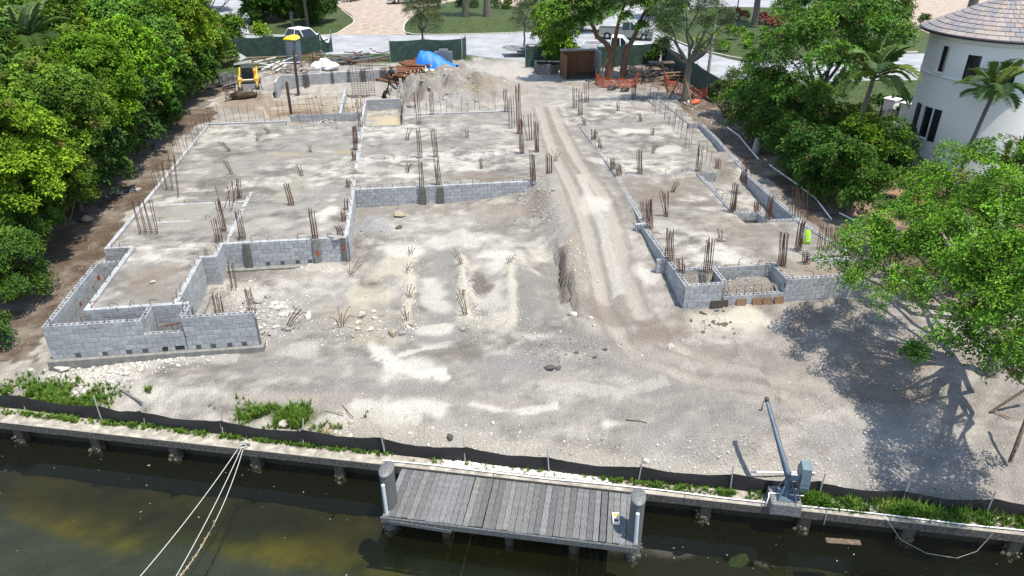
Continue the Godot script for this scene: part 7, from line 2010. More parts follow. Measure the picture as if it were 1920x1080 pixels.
	plank_pile("short board or bar in the clutter behind the white bags", "clutter behind the white bags", "board", 22, Vector3(-6.94, 1.6, -73.45), Vector3(2.6, 0.4, 1.6), 1.0, 2.8, 0.16, 0.07, 0.4, 0.9, [M.wood_grey[0], M.wood_pale, M.wood_brown2, M.rust_orange, M.tin], 0.12)
	plank_pile("offcut board lying on the ground between the loader and the back wall", "offcuts by the back wall", "board", 14, Vector3(-10.16, 1.5, -68.94), Vector3(2.4, 0.2, 1.4), 0.6, 1.8, 0.14, 0.05, 0.6, 0.9, [M.wood_grey[1], M.wood_pale, M.wood_tan], 0.06)
	# stack of rusty posts with pale ends
	var pc := Vector3(0.19, 1.6, -66.01)
	for i in 60:
		var row := i % 20
		var lay := i / 20
		var l := rng.randf_range(2.2, 3.3)
		var p := Vector3(pc.x - 2.3 + row * 0.17 + lay * 0.1 + rng.randfn() * 0.12, 0, pc.z + 2.0 - row * 0.3 + rng.randfn() * 0.35)
		p.y = 1.72 + lay * 0.19
		var lg := whole("rusty_post", m_log(), M.rust_orange if i % 3 else M.wood_brown, "rusty brown post with a pale end in the stack by the blue tarp", "post", p, -0.62 + rng.randfn() * 0.09, "rusty posts stacked by the tarp")
		lg.rotation.z = rng.randfn() * 0.04
		lg.scale = Vector3(l, 1, 1)
		part("pale_end", m_box(Vector3(0.02, 0.13, 0.13), 0.0), M.cream, lg, Vector3(0.5, 0, 0), Vector3.ZERO, Vector3(1.0 / l, 1, 1))
	plank_pile("dark timber at the low end of the rusty post stack", "dark timbers by the rusty posts", "timber", 9, Vector3(-0.2, 1.6, -64.4), Vector3(1.3, 0.3, 0.6), 2.6, 3.6, 0.2, 0.14, -0.6, 0.06, [M.wood_dark, M.wood_brown2, M.wood_grey[4]], 0.03)
	# tarp
	st = mb()
	st.set_smooth_group(0)
	var g := []
	for i in 25:
		var col := []
		for j in 15:
			var u := i / 24.0
			var v := j / 14.0
			var y := 1.5 * pow(sin(PI * clampf(v, 0.0, 1.0)), 0.7) * (1.0 - smoothstep(0.25, 1.0, u) * 0.72) * smoothstep(0.0, 0.14, u)
			y += 0.16 * nz.get_noise_2d(u * 60.0, v * 40.0) * minf(1.0, y * 3.0) + 0.05 * nz3.get_noise_2d(u * 120.0, v * 60.0) * minf(1.0, y * 3.0)
			col.append(Vector3((u - 0.5) * 3.9 + 0.1 * nz.get_noise_2d(v * 50.0, 3.0), y + 0.04, (v - 0.5) * 2.2 + 0.12 * nz.get_noise_2d(u * 50.0, 9.0)))
		g.append(col)
	for i in 24:
		for j in 14: quad(st, g[i][j], g[i + 1][j], g[i + 1][j + 1], g[i][j + 1], Vector3.UP)
	whole("tarp", done(st), M.tarp, "bright blue tarp draped over a heap by the gate", "tarp", on(2.15, -68.17), -0.42)
	var wb := whole("white_sheet", rock(81, 0.35), M.bag_white, "white plastic sheet showing under the blue tarp's near edge", "plastic sheet", on(1.53, -66.91, 0.15), -0.4)
	wb.scale = Vector3(1.5, 0.5, 0.6)
	# pallet of new blocks
	var pb := thing("block_pallet", "pallet of new blue grey concrete blocks behind the blue tarp", "pallet", on(2.93, -70.17), -0.12)
	part("pallet_base", m_box(Vector3(1.7, 0.12, 1.25)), M.wood_tan, pb, Vector3(0, 0.06, 0))
	for y in 6:
		for x in 4:
			for z in 5:
				if y == 5 and (x == 0 or x == 3) : continue
				if y < 5 and x > 0 and x < 3 and z > 0 and z < 4: continue
				part("block", m_block("block_open" if y >= 4 else "block"), M.cmu_blue, pb, Vector3(-0.61 + x * 0.407, 0.225 + y * 0.2, -0.42 + z * 0.205) + Vector3(rng.randfn(), 0, rng.randfn()) * 0.006)
	# plywood box and bits round it
	var px := thing("plywood_box", "large open rusty brown box of plywood standing left of the twin trunk tree", "box", on(14.43, -63.48), 0.06)
	part("back_panel", m_box(Vector3(2.9, 2.0, 0.08)), M.wood_brown, px, Vector3(0, 1.0, -0.9))
	part("side_panel", m_box(Vector3(0.12, 2.15, 2.0)), M.tin, px, Vector3(1.5, 1.07, 0.0))
	part("side_panel", m_box(Vector3(0.1, 1.9, 2.0)), M.wood_brown, px, Vector3(-1.5, 0.95, 0.0))
	part("floor_panel", m_box(Vector3(2.9, 0.1, 2.0)), M.wood_dark, px, Vector3(0, 0.05, 0))
	part("top_rail", m_box(Vector3(3.15, 0.14, 0.5)), M.tin, px, Vector3(0, 2.09, -0.8))
	for k in 5: part("stud", m_box(Vector3(0.07, 1.9, 0.05)), M.wood_brown2, px, Vector3(-1.2 + 0.6 * k, 1.0, -0.84))
	part("bucket", m_tube([Vector3.ZERO, Vector3(0, 0.45, 0)], 0.17, 10), M.black, px, Vector3(1.0, 0.1, 0.6))
	var cb := thing("concrete_box", "broken grey concrete box with boards on it by the screen fence", "concrete box", on(11.76, -64.9), 0.1)
	part("slab", m_box(Vector3(1.2, 0.85, 0.2), 0.02), M.cast, cb, Vector3(-0.3, 0.42, 0.3), Vector3(-0.06, 0, 0.03))
	part("slab", m_box(Vector3(0.7, 0.7, 0.2), 0.02), M.cast_dark, cb, Vector3(0.65, 0.35, 0.2), Vector3(0.05, 0.1, 0))
	part("slab", m_box(Vector3(0.2, 0.8, 1.2), 0.02), M.cast_dark, cb, Vector3(-0.85, 0.4, -0.3))
	for k in 4: part("board", m_box(Vector3(2.3, 0.05, 0.18)), M.wood_grey[k], cb, Vector3(0.1, 0.93 + 0.05 * k, -0.3 + 0.18 * k), Vector3(0, 0.1 * k - 0.2, -0.08))
	# debris heap in the shade
	plank_pile("dark stick in the debris heap between the two street trees", "debris heap sticks", "stick", 46, Vector3(19.24, 1.6, -61.4), Vector3(1.1, 0.9, 1.0), 0.6, 1.8, 0.07, 0.06, 0.3, 1.2, [M.wood_dark, M.wood_brown2, M.wood_grey[4]], 0.35)
	plank_pile("orange brown board resting on the debris heap", "boards on the debris heap", "board", 6, Vector3(19.95, 1.6, -63.8), Vector3(1.0, 0.3, 0.5), 1.8, 2.8, 0.14, 0.04, -0.4, 0.2, [M.wood_tan, M.wood_pale], 0.12)
	var wt := thing("work_table", "rough timber table by the corner of the screen fence", "table", on(21.46, -62.75), -0.1)
	for x in [-0.9, 0.9]:
		for z in [-0.3, 0.3]: part("leg", m_box(Vector3(0.12, 1.1, 0.12)), M.wood_grey[0], wt, Vector3(x, 0.55, z))
	part("table_top", m_box(Vector3(2.2, 0.08, 0.9)), M.wood_brown2, wt, Vector3(0, 1.14, 0))
	part("shelf", m_box(Vector3(2.0, 0.06, 0.8)), M.wood_dark, wt, Vector3(0, 0.4, 0))
	# orange nets
	for e in [["torn orange safety net round the twin trunk tree", [Vector3(15.17, 1.6, -60.56), Vector3(15.38, 1.6, -59.02), Vector3(16.64, 1.6, -58.66), Vector3(18.13, 1.6, -58.84), Vector3(19.39, 1.6, -62.4)], 1.0], ["orange safety net behind the propped tree", [Vector3(20.7, 1.55, -59.46), Vector3(20.51, 1.5, -56.41), Vector3(21.62, 1.5, -55.07), Vector3(22.43, 1.45, -54.33), Vector3(23.64, 1.5, -57.42)], 1.1]]:
		var nt := thing("safety_net", e[0], "net")
		for i in (e[1] as Array).size() - 1:
			var a: Vector3 = e[1][i]
			var b: Vector3 = e[1][i + 1]
			a.y = h_at(a.x, a.z)
			b.y = h_at(b.x, b.z)
			var s := mb()
			var n := 12
			var gg := []
			for k in n + 1:
				var t := float(k) / n
				var col := []
				for r in 6:
					var y: float = e[2] * (0.85 + 0.25 * nz.get_noise_2d(t * 30.0, i * 9.0)) * (1.0 - 0.25 * sin(t * PI)) * r / 5.0
					col.append(a.lerp(b, t) + Vector3(0.16 * nz.get_noise_2d(t * 50.0, y * 30.0), y + 0.02, 0.16 * nz.get_noise_2d(y * 30.0, t * 50.0 + 40.0)))
				gg.append(col)
			# the net's own strands
			for k in n + 1:
				tube(s, gg[k], [0.022], 3, false)
			for r in 6:
				var line := []
				for k in n + 1: line.append(gg[k][r])
				tube(s, line, [0.022], 3, false)
			for k in n:
				for r in 5:
					if (k + r) % 2 == 0: quad(s, gg[k][r], gg[k + 1][r], gg[k + 1][r + 1], gg[k][r + 1], Vector3.BACK)
			var np := part("net_panel", done(s), M.net, nt)
			np.set_meta("kind", "stuff")
			part("net_stake", m_tube([Vector3.ZERO, Vector3(0, 1.25, 0)], 0.03, 5), M.wood_tan, nt, a)
	for e in [[Vector3(16.03, 1.6, -58.38), "left one"], [Vector3(16.87, 1.6, -57.54), "right one"]]:
		var s := whole("black_bag", rock(91, 0.7), M.black, "black rubbish bag below the orange net, " + e[1], "bag", on(e[0].x, e[0].z, 0.15))
		s.scale = Vector3(0.5, 0.42, 0.42)
	var rb := whole("red_cloth", rock(93, 0.5), M.orange, "red orange plastic crumpled at the foot of a timber prop", "plastic", on(21.26, -53.35, 0.1))
	rb.scale = Vector3(0.45, 0.4, 0.35)
	plank_pile("stacked yellowish board beside the propped tree", "boards by the propped tree", "board", 7, Vector3(21.9, 1.55, -60.86), Vector3(0.3, 0.7, 0.2), 1.6, 2.0, 0.3, 0.05, 0.0, 0.1, [M.wood_tan, M.wood_brown], 0.03)
	# small things on the lot
	for e in [["white plastic pipe lying along the foot of the right hedge", [Vector3(21.26, 1.35, -47.14), Vector3(21.42, 1.35, -45.49), Vector3(21.06, 1.3, -42.92), Vector3(20.72, 1.25, -40.79)]], ["long white pipe at the edge of the hedge shade", [Vector3(20.97, 1.25, -39.76), Vector3(21.14, 1.2, -36.85), Vector3(21.32, 1.15, -34.72), Vector3(20.86, 1.1, -32.16)]], ["white pipe emerging above the big tree's left tip", [Vector3(21.71, 1.15, -32.93), Vector3(21.96, 1.1, -31.94), Vector3(22.15, 1.05, -30.88)]], ["pale pipe lying on the dirt under the big tree", [Vector3(20.66, 0.6, -25.9), Vector3(21.04, 0.55, -25.45), Vector3(21.54, 0.4, -24.84)]]]:
		var pts := []
		for p in e[1]: pts.append(on(p.x, p.z, 0.06))
		whole("plastic_pipe", m_tube(pts, 0.045, 6), M.pvc, e[0], "pipe")
	for e in [["broken wooden lath lying behind the silt fence at the left", [Vector3(-11.17, -0.1, -23.18), Vector3(-10.21, -0.1, -22.29)], 0.04, M.wood_grey[3]], ["thin dark stick near the middle turf patch", [Vector3(-3.35, 0.0, -21.4), Vector3(-2.77, 0.0, -20.36)], 0.015, M.rust_dark], ["pale lath on the dirt beside the middle turf patch", [Vector3(-3.75, 0.0, -20.94), Vector3(-3.09, 0.0, -20.61)], 0.02, M.wood_pale], ["bent dark bar lying in the lower yard", [Vector3(6.45, 0.0, -19.02), Vector3(6.91, 0.0, -18.87), Vector3(7.32, 0.0, -18.62)], 0.018, M.rust_dark], ["short white pipe stub in the grass left of the dock", [Vector3(-0.37, -0.15, -18.4), Vector3(-0.11, 0.1, -18.36)], 0.02, M.pvc], ["thin pole lying in the shade at the far right", [Vector3(19.04, 0.1, -17.77), Vector3(19.42, 0.1, -17.28)], 0.03, M.wood_pale], ["forked white root below the corner block wall of the right wing", [Vector3(16.31, 0.6, -24.67), Vector3(16.7, 0.65, -24.58), Vector3(16.68, 0.6, -24.22)], 0.02, M.bark_pale], ["dead twig in the tree shade on the dirt", [Vector3(15.46, 0.3, -22.86), Vector3(15.68, 0.45, -22.75), Vector3(16.1, 0.45, -22.97)], 0.018, M.bark_pale]]:
		var pts := []
		for p in e[1]: pts.append(p + Vector3(0, 0.05, 0))
		whole("stick", m_tube(pts, e[2], 5), e[3], e[0], "stick")
	var vs := thing("safety_vest", "bright yellow green safety vest hanging on a leaning rebar column", "vest", Vector3(17.28, 2.05, -28.17))
	vs.scale = Vector3.ONE * 0.85
	st = mb()
	lathe(st, [Vector2(0.03, 0.46), Vector2(0.12, 0.38), Vector2(0.17, 0.1), Vector2(0.2, -0.1), Vector2(0.22, -0.3), Vector2(0.19, -0.33), Vector2(0.0, -0.28)], 14, Vector3.ZERO, Vector2(1, 0.6))
	part("cloth", done(st), M.vest, vs, Vector3.ZERO, Vector3(0, 0, 0.08))
	for y in [-0.16, 0.04]:
		st = mb()
		lathe(st, [Vector2(0.197 - 0.07 * (y + 0.16), y - 0.03), Vector2(0.205 - 0.07 * (y + 0.16), y), Vector2(0.197 - 0.07 * (y + 0.16), y + 0.03)], 14, Vector3.ZERO, Vector2(1, 0.62))
		part("reflective_band", done(st), M.vest_band, vs, Vector3.ZERO, Vector3(0, 0, 0.08))
	st = mb()
	tube(st, [Vector3(0, -0.2, 0), Vector3(0.03, 0.5, 0), Vector3(0, 0.95, 0.02)], [0.3, 0.22, 0.16], 9)
	whole("tree_stump", done(st), M.bark_white, "pale peeling stump at the edge of the right hedge", "stump", on(21.16, -42.25), 0.3)
	# lamp posts
	for e in [[Vector3(24.79, 1.6, -60.26), 7.4, "pale concrete street lamp pole beside the right screen fence", M.cast_pale, 0.12], [Vector3(42.58, 1.6, -96.52), 4.6, "slim dark lamp pole on the lawn island", M.shutter, 0.07]]:
		var l := thing("street_lamp", e[2], "street lamp", on(e[0].x, e[0].z))
		var s := mb()
		tube(s, [Vector3.ZERO, Vector3(0.05, e[1], 0)], [e[4] * 1.3, e[4] * 0.8], 8)
		part("pole", done(s), e[3], l)
		s = mb()
		lathe(s, [Vector2(0.0, 0.45), Vector2(0.3, 0.34), Vector2(0.22, 0.1), Vector2(0.1, 0.0)], 12)
		part("lantern", done(s), M.tin, l, Vector3(0.05, e[1], 0))
	var bn := thing("mail_box", "small grey box on a post on the lawn by the dark shrubs", "box", on(-13.77, -93.76))
	part("post", m_box(Vector3(0.3, 1.4, 0.3)), M.cast, bn, Vector3(0, 0.7, 0))
	part("box_top", m_box(Vector3(0.45, 0.4, 0.4), 0.03), M.cast_dark, bn, Vector3(0, 1.5, 0))
	# mooring lines to a boat out of the picture
	var k := 0
	for e in [["left of the three, pulled tight", Vector3(-6.43, -0.1, -19.38), Vector3(-7.72, 0.6, -13.77), M.rope, 0.0], ["middle of the three", Vector3(-6.32, -0.1, -19.39), Vector3(-6.88, 0.4, -13.82), M.rope, 0.0], ["right of the three, weedy near its end", Vector3(-6.25, -0.1, -19.38), Vector3(-7.29, -0.7, -14.79), M.rope, 0.35]]:
		var pts := []
		for i in 13:
			var t := i / 12.0
			pts.append((e[1] as Vector3).lerp(e[2], t) - Vector3(0, (0.12 + e[4]) * 4.0 * t * (1 - t), 0))
		var rp := thing("mooring_rope", "pale mooring rope running down from the seawall, " + e[0], "rope")
		part("line", m_tube(pts, 0.012, 6), e[3], rp)
		if k == 2:
			var w := mb()
			for i in 40:
				var t := rng.randf_range(0.45, 1.0)
				var p: Vector3 = pts[int(t * 12.0)].lerp(pts[mini(int(t * 12.0) + 1, 12)], fposmod(t * 12.0, 1.0))
				box(w, p + Vector3(rng.randfn(), rng.randfn(), rng.randfn()) * 0.015, Vector3.ONE * rng.randf_range(0.02, 0.06))
			part("weed", done(w), M.rope_weed, rp)
		k += 1
	var cl := thing("mooring_cleat", "rusty grey cleat wrapped with rope on the seawall cap", "cleat", sp(8.95, -0.24, 0.14), SEA_TURN)
	part("cleat_horn", m_tube([Vector3(-0.2, 0.1, 0), Vector3(0.2, 0.1, 0)], 0.03, 7), M.tin, cl)
	for x in [-0.07, 0.07]: part("cleat_foot", m_tube([Vector3(x, -0.02, 0), Vector3(x, 0.1, 0)], 0.025, 6), M.tin, cl)
	part("rope_turns", m_tube([Vector3(-0.15, 0.05, 0.06), Vector3(0.15, 0.1, -0.05), Vector3(-0.13, 0.14, 0.0), Vector3(0.13, 0.06, 0.08), Vector3(-0.06, 0.02, 0.16)], 0.02, 6), M.rope, cl)
	# rope hanging over the right part of the wall
	for e in [["thin rope drooping over the seawall at the right", [sp(28.6, -0.22, 0.3), sp(29.0, -0.25, -0.03), sp(29.5, -0.9, -0.08), sp(30.2, -1.1, -0.3), sp(31.0, -1.1, -0.35), sp(31.6, -1.0, -0.1), sp(31.9, -0.3, 0.0)]], ["grey pipe end hanging from the cap right of the crane", [sp(27.35, -0.2, 0.3), sp(27.3, -0.22, -0.02), sp(27.3, -0.7, -0.04)]]]:
		whole("hanging_rope", m_tube(e[1], 0.011, 6), M.rope_dull, e[0], "rope")
	var fw := whole("driftwood", m_box(Vector3(1.0, 0.08, 0.2), 0.03), M.wood_brown2, "reddish board floating against the seawall right of the crane", "board", sp(27.9, -1.11, -0.2), SEA_TURN + 0.03)
	fw.rotation.z = 0.03
	var mossy := whole("submerged_boulder", rock(55, 0.6), M.moss, "mossy green boulder under the water at the lower right", "stone", Vector3(8.68, -1.75, -14.21))
	mossy.scale = Vector3(0.42, 0.4, 0.36)
	# floating leaves and foam
	var xf := []
	var cols := []
	for i in 130:
		var u := rng.randf_range(-6.0, 36.0)
		var v := -0.3 - pow(rng.randf(), 1.6) * 8.0
		var s := rng.randf_range(0.008, 0.024)
		xf.append(Transform3D(Basis.from_euler(Vector3(0, rng.randf() * TAU, 0)).scaled_local(Vector3(s * 1.6, 0.006, s)), sp(u, -1.11, v)))
		cols.append([Color(0.36, 0.32, 0.2), Color(0.2, 0.19, 0.08), Color(0.42, 0.4, 0.3)][rng.randi() % 3])
	tag(scatter("floating_debris", rock(4, 0.5), M.gravel, xf, cols, self), "specks of leaves and foam floating on the canal", "debris", "", "stuff")

func m_log() -> ArrayMesh:
	if not shared.has("log"):
		shared["log"] = m_tube([Vector3(-0.5, 0, 0), Vector3(0.5, 0, 0)], 0.1, 7)
	return shared["log"]

# ---------------------------------------------------------------- vehicles; x forward, y up
const SIDE := Basis(Vector3(1, 0, 0), Vector3(0, 0, 1), Vector3(0, 1, 0))
func side_prism(st: SurfaceTool, pts: Array, w: float) -> void:
	prism(st, PackedVector2Array(pts), -w / 2, w / 2, Transform3D(SIDE, Vector3.ZERO))

func frustum(st: SurfaceTool, lo: Array, hi: Array) -> void:
	# lo, hi: [x0, x1, half width, y]
	var a := [Vector3(lo[0], lo[3], -lo[2]), Vector3(lo[1], lo[3], -lo[2]), Vector3(lo[1], lo[3], lo[2]), Vector3(lo[0], lo[3], lo[2])]
	var b := [Vector3(hi[0], hi[3], -hi[2]), Vector3(hi[1], hi[3], -hi[2]), Vector3(hi[1], hi[3], hi[2]), Vector3(hi[0], hi[3], hi[2])]
	var c := Vector3((lo[0] + lo[1]) / 2, (lo[3] + hi[3]) / 2, 0)
	for i in 4:
		var j := (i + 1) % 4
		quad(st, a[i], a[j], b[j], b[i], (a[i] + a[j] + b[i] + b[j]) / 4 - c)
	quad(st, b[0], b[1], b[2], b[3], Vector3.UP)
	quad(st, a[0], a[1], a[2], a[3], Vector3.DOWN)

func wheel(parent: Node, at: Vector3, r: float, w := 0.24) -> void:
	var o := Node3D.new()
	o.name = "wheel"
	o.position = at
	o.rotation.x = PI / 2
	parent.add_child(o, true)
	var st := mb()
	lathe(st, [Vector2(r * 0.62, -w / 2), Vector2(r * 0.93, -w / 2), Vector2(r, -w * 0.3), Vector2(r, w * 0.3), Vector2(r * 0.93, w / 2), Vector2(r * 0.62, w / 2)], 20)
	part("tyre", done(st), M.tyre, o)
	st = mb()
	lathe(st, [Vector2(0.0, -w * 0.42), Vector2(r * 0.6, -w * 0.46), Vector2(r * 0.64, 0.0), Vector2(r * 0.6, w * 0.46), Vector2(0.0, w * 0.42)], 14)
	part("rim", done(st), M.rim, o)

func car(label: String, cat: String, at: Vector3, turn: float, paint: Material, L: float, pickup: bool, h := 1.75) -> Node3D:
	at.y = 1.625
	var o := thing("parked_car" if not pickup else "pickup_truck", label, cat, at, turn)
	var W := 1.95
	var f := L / 2
	var st := mb()
	var belt := 1.02
	var front_ax := f - 0.95
	var rear_ax := -f + 1.05
	var pr := [Vector2(-f + 0.05, 0.45), Vector2(-f, 0.75), Vector2(-f + 0.04, belt), Vector2(f - 1.55, belt + 0.02), Vector2(f - 0.35, belt - 0.1), Vector2(f - 0.05, 0.82), Vector2(f, 0.5), Vector2(f - 0.1, 0.34)]
	for ax in [front_ax, rear_ax]:
		for k in 7:
			var a := PI * k / 6.0
			pr.append(Vector2(ax + cos(a) * 0.43, 0.34 + sin(a) * 0.43))
	if pickup:
		# cab and bonnet only; the bed is built of its own panels
		pr = [Vector2(-0.45, 0.34), Vector2(-0.45, belt), Vector2(f - 1.55, belt + 0.04), Vector2(f - 0.3, belt - 0.04), Vector2(f - 0.03, 0.9), Vector2(f, 0.5), Vector2(f - 0.1, 0.34)]
		for k in 7:
			var a := PI * k / 6.0
			pr.append(Vector2(front_ax + cos(a) * 0.45, 0.34 + sin(a) * 0.45))
	side_prism(st, pr, W)
	part("body", done(st), paint, o)
	var x0 := -f + 0.12
	var x1 := f - 1.5
	if pickup: x0 = -0.42
	st = mb()
	frustum(st, [x0, x1, W / 2 - 0.06, belt], [x0 + (0.12 if pickup else 0.45), x1 - 0.8, W / 2 - 0.3, h - 0.07])
	part("window", done(st), M.glass_dark, o)
	st = mb()
	frustum(st, [x0 + (0.1 if pickup else 0.42), x1 - 0.77, W / 2 - 0.28, h - 0.08], [x0 + (0.2 if pickup else 0.6), x1 - 0.95, W / 2 - 0.36, h])
	part("roof", done(st), paint, o)
	for s in [-1.0, 1.0]:
		for e in [[x1 - 0.02, x1 - 0.8], [x0 + 0.02, x0 + (0.14 if pickup else 0.46)], [(x0 + x1) / 2, (x0 + x1) / 2 - 0.05]]:
			st = mb()
			tube(st, [Vector3(e[0], belt, s * (W / 2 - 0.055)), Vector3(e[1], h - 0.06, s * (W / 2 - 0.295))], [0.04], 4)
			part("pillar", done(st), paint, o)
		part("mirror", m_box(Vector3(0.14, 0.14, 0.2), 0.03), paint, o, Vector3(x1 - 0.3, belt + 0.12, s * (W / 2 + 0.1)))
		part("headlight", m_box(Vector3(0.08, 0.16, 0.36), 0.02), M.glass_dark, o, Vector3(f - 0.06, 0.8, s * (W / 2 - 0.25)))
		part("tail_light", m_box(Vector3(0.05, 0.3, 0.18), 0.02), M.red_light, o, Vector3(-f + 0.0, 0.86, s * (W / 2 - 0.12)))
		part("door_handle", m_box(Vector3(0.16, 0.03, 0.03)), M.black, o, Vector3(0.1, 0.9, s * (W / 2 + 0.012)))
		for e in [x1 - 0.6, (x0 + x1) / 2 - 0.05, x0 + 0.15]:
			part("door_gap", m_box(Vector3(0.012, 0.62, 0.008)), M.black, o, Vector3(e, 0.7, s * (W / 2 + 0.002)))
		for ax in [front_ax, rear_ax]: wheel(o, Vector3(ax, 0.37, s * (W / 2 - 0.14)), 0.37)
	part("grille", m_box(Vector3(0.04, 0.24, 1.0), 0.01), M.black, o, Vector3(f - 0.02, 0.72, 0))
	part("bumper", m_box(Vector3(0.14, 0.16, W - 0.1), 0.04), M.silver_paint, o, Vector3(f + 0.0, 0.46, 0))
	part("bumper", m_box(Vector3(0.14, 0.16, W - 0.1), 0.04), M.silver_paint, o, Vector3(-f + 0.0, 0.5, 0))
	if pickup:
		var bl := f - 0.5
		for s in [-1.0, 1.0]:
			st = mb()
			var sp_ := [Vector2(-f + 0.02, 0.4), Vector2(-f + 0.02, belt + 0.1), Vector2(-0.46, belt + 0.1), Vector2(-0.46, 0.4)]
			for k in 7:
				var a := PI * k / 6.0
				sp_.append(Vector2(rear_ax + cos(a) * 0.45, 0.4 + sin(a) * 0.4))
			prism(st, PackedVector2Array(sp_), -0.05, 0.05, Transform3D(SIDE, Vector3(0, 0, s * (W / 2 - 0.05))))
			part("bed_side", done(st), paint, o)
		part("bed_floor", m_box(Vector3(bl, 0.05, W - 0.2)), M.black, o, Vector3(-f + bl / 2, 0.62, 0))
		part("tailgate", m_box(Vector3(0.06, 0.56, W - 0.2), 0.01), paint, o, Vector3(-f + 0.05, 0.84, 0))
		part("bed_front", m_box(Vector3(0.06, 0.56, W - 0.22)), M.black, o, Vector3(-0.5, 0.84, 0))
		part("chassis", m_box(Vector3(bl, 0.18, 1.0)), M.black, o, Vector3(-f + bl / 2, 0.45, 0))
	return o

func make_vehicles() -> void:
	car("white sport utility car parked on the street behind the sagging screen fence", "car", Vector3(-10.7, 0, -80.6), -0.75, M.white_paint, 4.7, false, 1.8)
	var pk := car("white pickup truck with an open bed parked behind the twin trunk tree", "truck", Vector3(19.7, 0, -72.0), -0.3, M.white_paint, 6.1, true, 1.85)
	var gp := car("grey green pickup truck half hidden by the tree branches", "truck", Vector3(23.2, 0, -80.6), -0.35, M.grey_paint, 5.9, true, 1.9)
	car("silver car at the top of the paved driveway", "car", Vector3(-0.64, 1.6, -112.62), 0.25, M.silver_paint, 4.6, false, 1.5)
	# loads in the white pickup's bed
	var k := 0
	for e in [[Vector3(-1.2, 0.88, 0.25), M.cyan, "cyan bag"], [Vector3(-1.9, 0.86, 0.2), M.red_cloth, "red bag"], [Vector3(-0.9, 0.86, -0.3), M.bag_white, "white bag"], [Vector3(-2.3, 0.84, -0.3), M.wood_dark, "dark bag"]]:
		var b := whole("load_bag", rock(30 + k, 0.6), e[1], e[2] + " lying in the bed of the white pickup", "bag", pk.position + pk.basis * (e[0] as Vector3))
		b.scale = Vector3(0.42, 0.34, 0.34)
		k += 1
	# flatbed trailer
	var t := thing("flatbed_trailer", "low grey flatbed trailer on the street behind the screen fence", "trailer", Vector3(12.2, 1.625, -73.2), 0.05)
	for i in 14: part("deck_plank", m_box(Vector3(5.0, 0.05, 0.135)), M.wood_grey[i % 7], t, Vector3(0.4, 0.62, -0.95 + i * 0.146))
	part("frame_rail", m_box(Vector3(5.1, 0.16, 0.07)), M.black, t, Vector3(0.4, 0.54, 1.03))
	part("frame_rail", m_box(Vector3(5.1, 0.16, 0.07)), M.black, t, Vector3(0.4, 0.54, -1.03))
	part("ramp", m_box(Vector3(1.1, 0.05, 1.95)), M.wood_grey[1], t, Vector3(-2.6, 0.66, 0), Vector3(0, 0, -0.16))
	for s in [-1.0, 1.0]:
		for x in [-0.7, 0.25]: wheel(t, Vector3(x, 0.36, s * 1.16), 0.36, 0.22)
		part("mudguard", m_box(Vector3(1.9, 0.05, 0.28), 0.02), M.black, t, Vector3(-0.2, 0.8, s * 1.16))
	part("drawbar", m_box(Vector3(1.6, 0.1, 0.12)), M.black, t, Vector3(3.6, 0.5, 0))
	part("head_board", m_box(Vector3(0.08, 0.5, 2.0)), M.black, t, Vector3(2.9, 0.9, 0))
	# skid steer loader; z forward
	var o := thing("skid_steer_loader", "yellow tracked skid steer loader with its bucket down at the left of the site", "loader", on(-13.25, -62.6), 0.12)
	o.scale = Vector3.ONE * 0.92
	for s in [-1.0, 1.0]:
		var st := mb()
		var pr := []
		for k2 in 9: pr.append(Vector2(0.85 + cos(-PI / 2 + PI * k2 / 8.0) * 0.3, 0.32 + sin(-PI / 2 + PI * k2 / 8.0) * 0.32))
		for k2 in 9: pr.append(Vector2(-0.8 + cos(PI / 2 + PI * k2 / 8.0) * 0.36, 0.38 + sin(PI / 2 + PI * k2 / 8.0) * 0.38))
		prism(st, PackedVector2Array(pr), -0.19, 0.19, Transform3D(Basis(Vector3(0, 0, 1), Vector3(1, 0, 0), Vector3(0, 1, 0)), Vector3(s * 0.72, 0, 0)))
		var tr := part("track", done(st), M.tyre, o)
		for k2 in 4: part("roller", m_tube([Vector3(-0.2, 0, 0), Vector3(0.2, 0, 0)], 0.12, 10), M.rim, tr, Vector3(s * 0.72, 0.22, -0.6 + k2 * 0.4))
		st = mb()
		prism(st, PackedVector2Array([Vector2(-1.35, 1.55), Vector2(-1.1, 1.7), Vector2(0.5, 1.05), Vector2(1.15, 0.55), Vector2(1.2, 0.35), Vector2(0.95, 0.4), Vector2(0.35, 0.85), Vector2(-1.3, 1.35)]), -0.05, 0.05, Transform3D(Basis(Vector3(0, 0, 1), Vector3(1, 0, 0), Vector3(0, 1, 0)), Vector3(s * 0.72, 0, 0)))
		part("lift_arm", done(st), M.yellow, o)
		part("fender", m_box(Vector3(0.36, 0.4, 1.5), 0.04), M.yellow, o, Vector3(s * 0.68, 0.9, 0.1))
		part("ram", m_tube([Vector3(s * 0.6, 0.7, -0.9), Vector3(s * 0.66, 1.2, 0.0)], 0.05, 8), M.rim, o)
	part("engine_hood", m_box(Vector3(1.2, 0.9, 0.9), 0.06), M.yellow, o, Vector3(0, 1.05, -1.0))
	part("chassis", m_box(Vector3(1.0, 0.6, 2.2), 0.04), M.black, o, Vector3(0, 0.6, -0.1))
	var cs := mb()
	bbox(cs, Vector3(0, 1.92, -0.1), Vector3(1.02, 0.08, 1.15), 0.03)
	for x in [-0.47, 0.47]:
		for z in [-0.6, 0.45]: bbox(cs, Vector3(x, 1.4, z), Vector3(0.07, 1.0, 0.07), 0.01)
	bbox(cs, Vector3(0, 0.95, 0.48), Vector3(1.0, 0.14, 0.08), 0.02)
	part("cab_frame", done(cs), M.black, o)
	part("windscreen", m_box(Vector3(0.86, 0.9, 0.03)), M.glass_dark, o, Vector3(0, 1.44, 0.46))
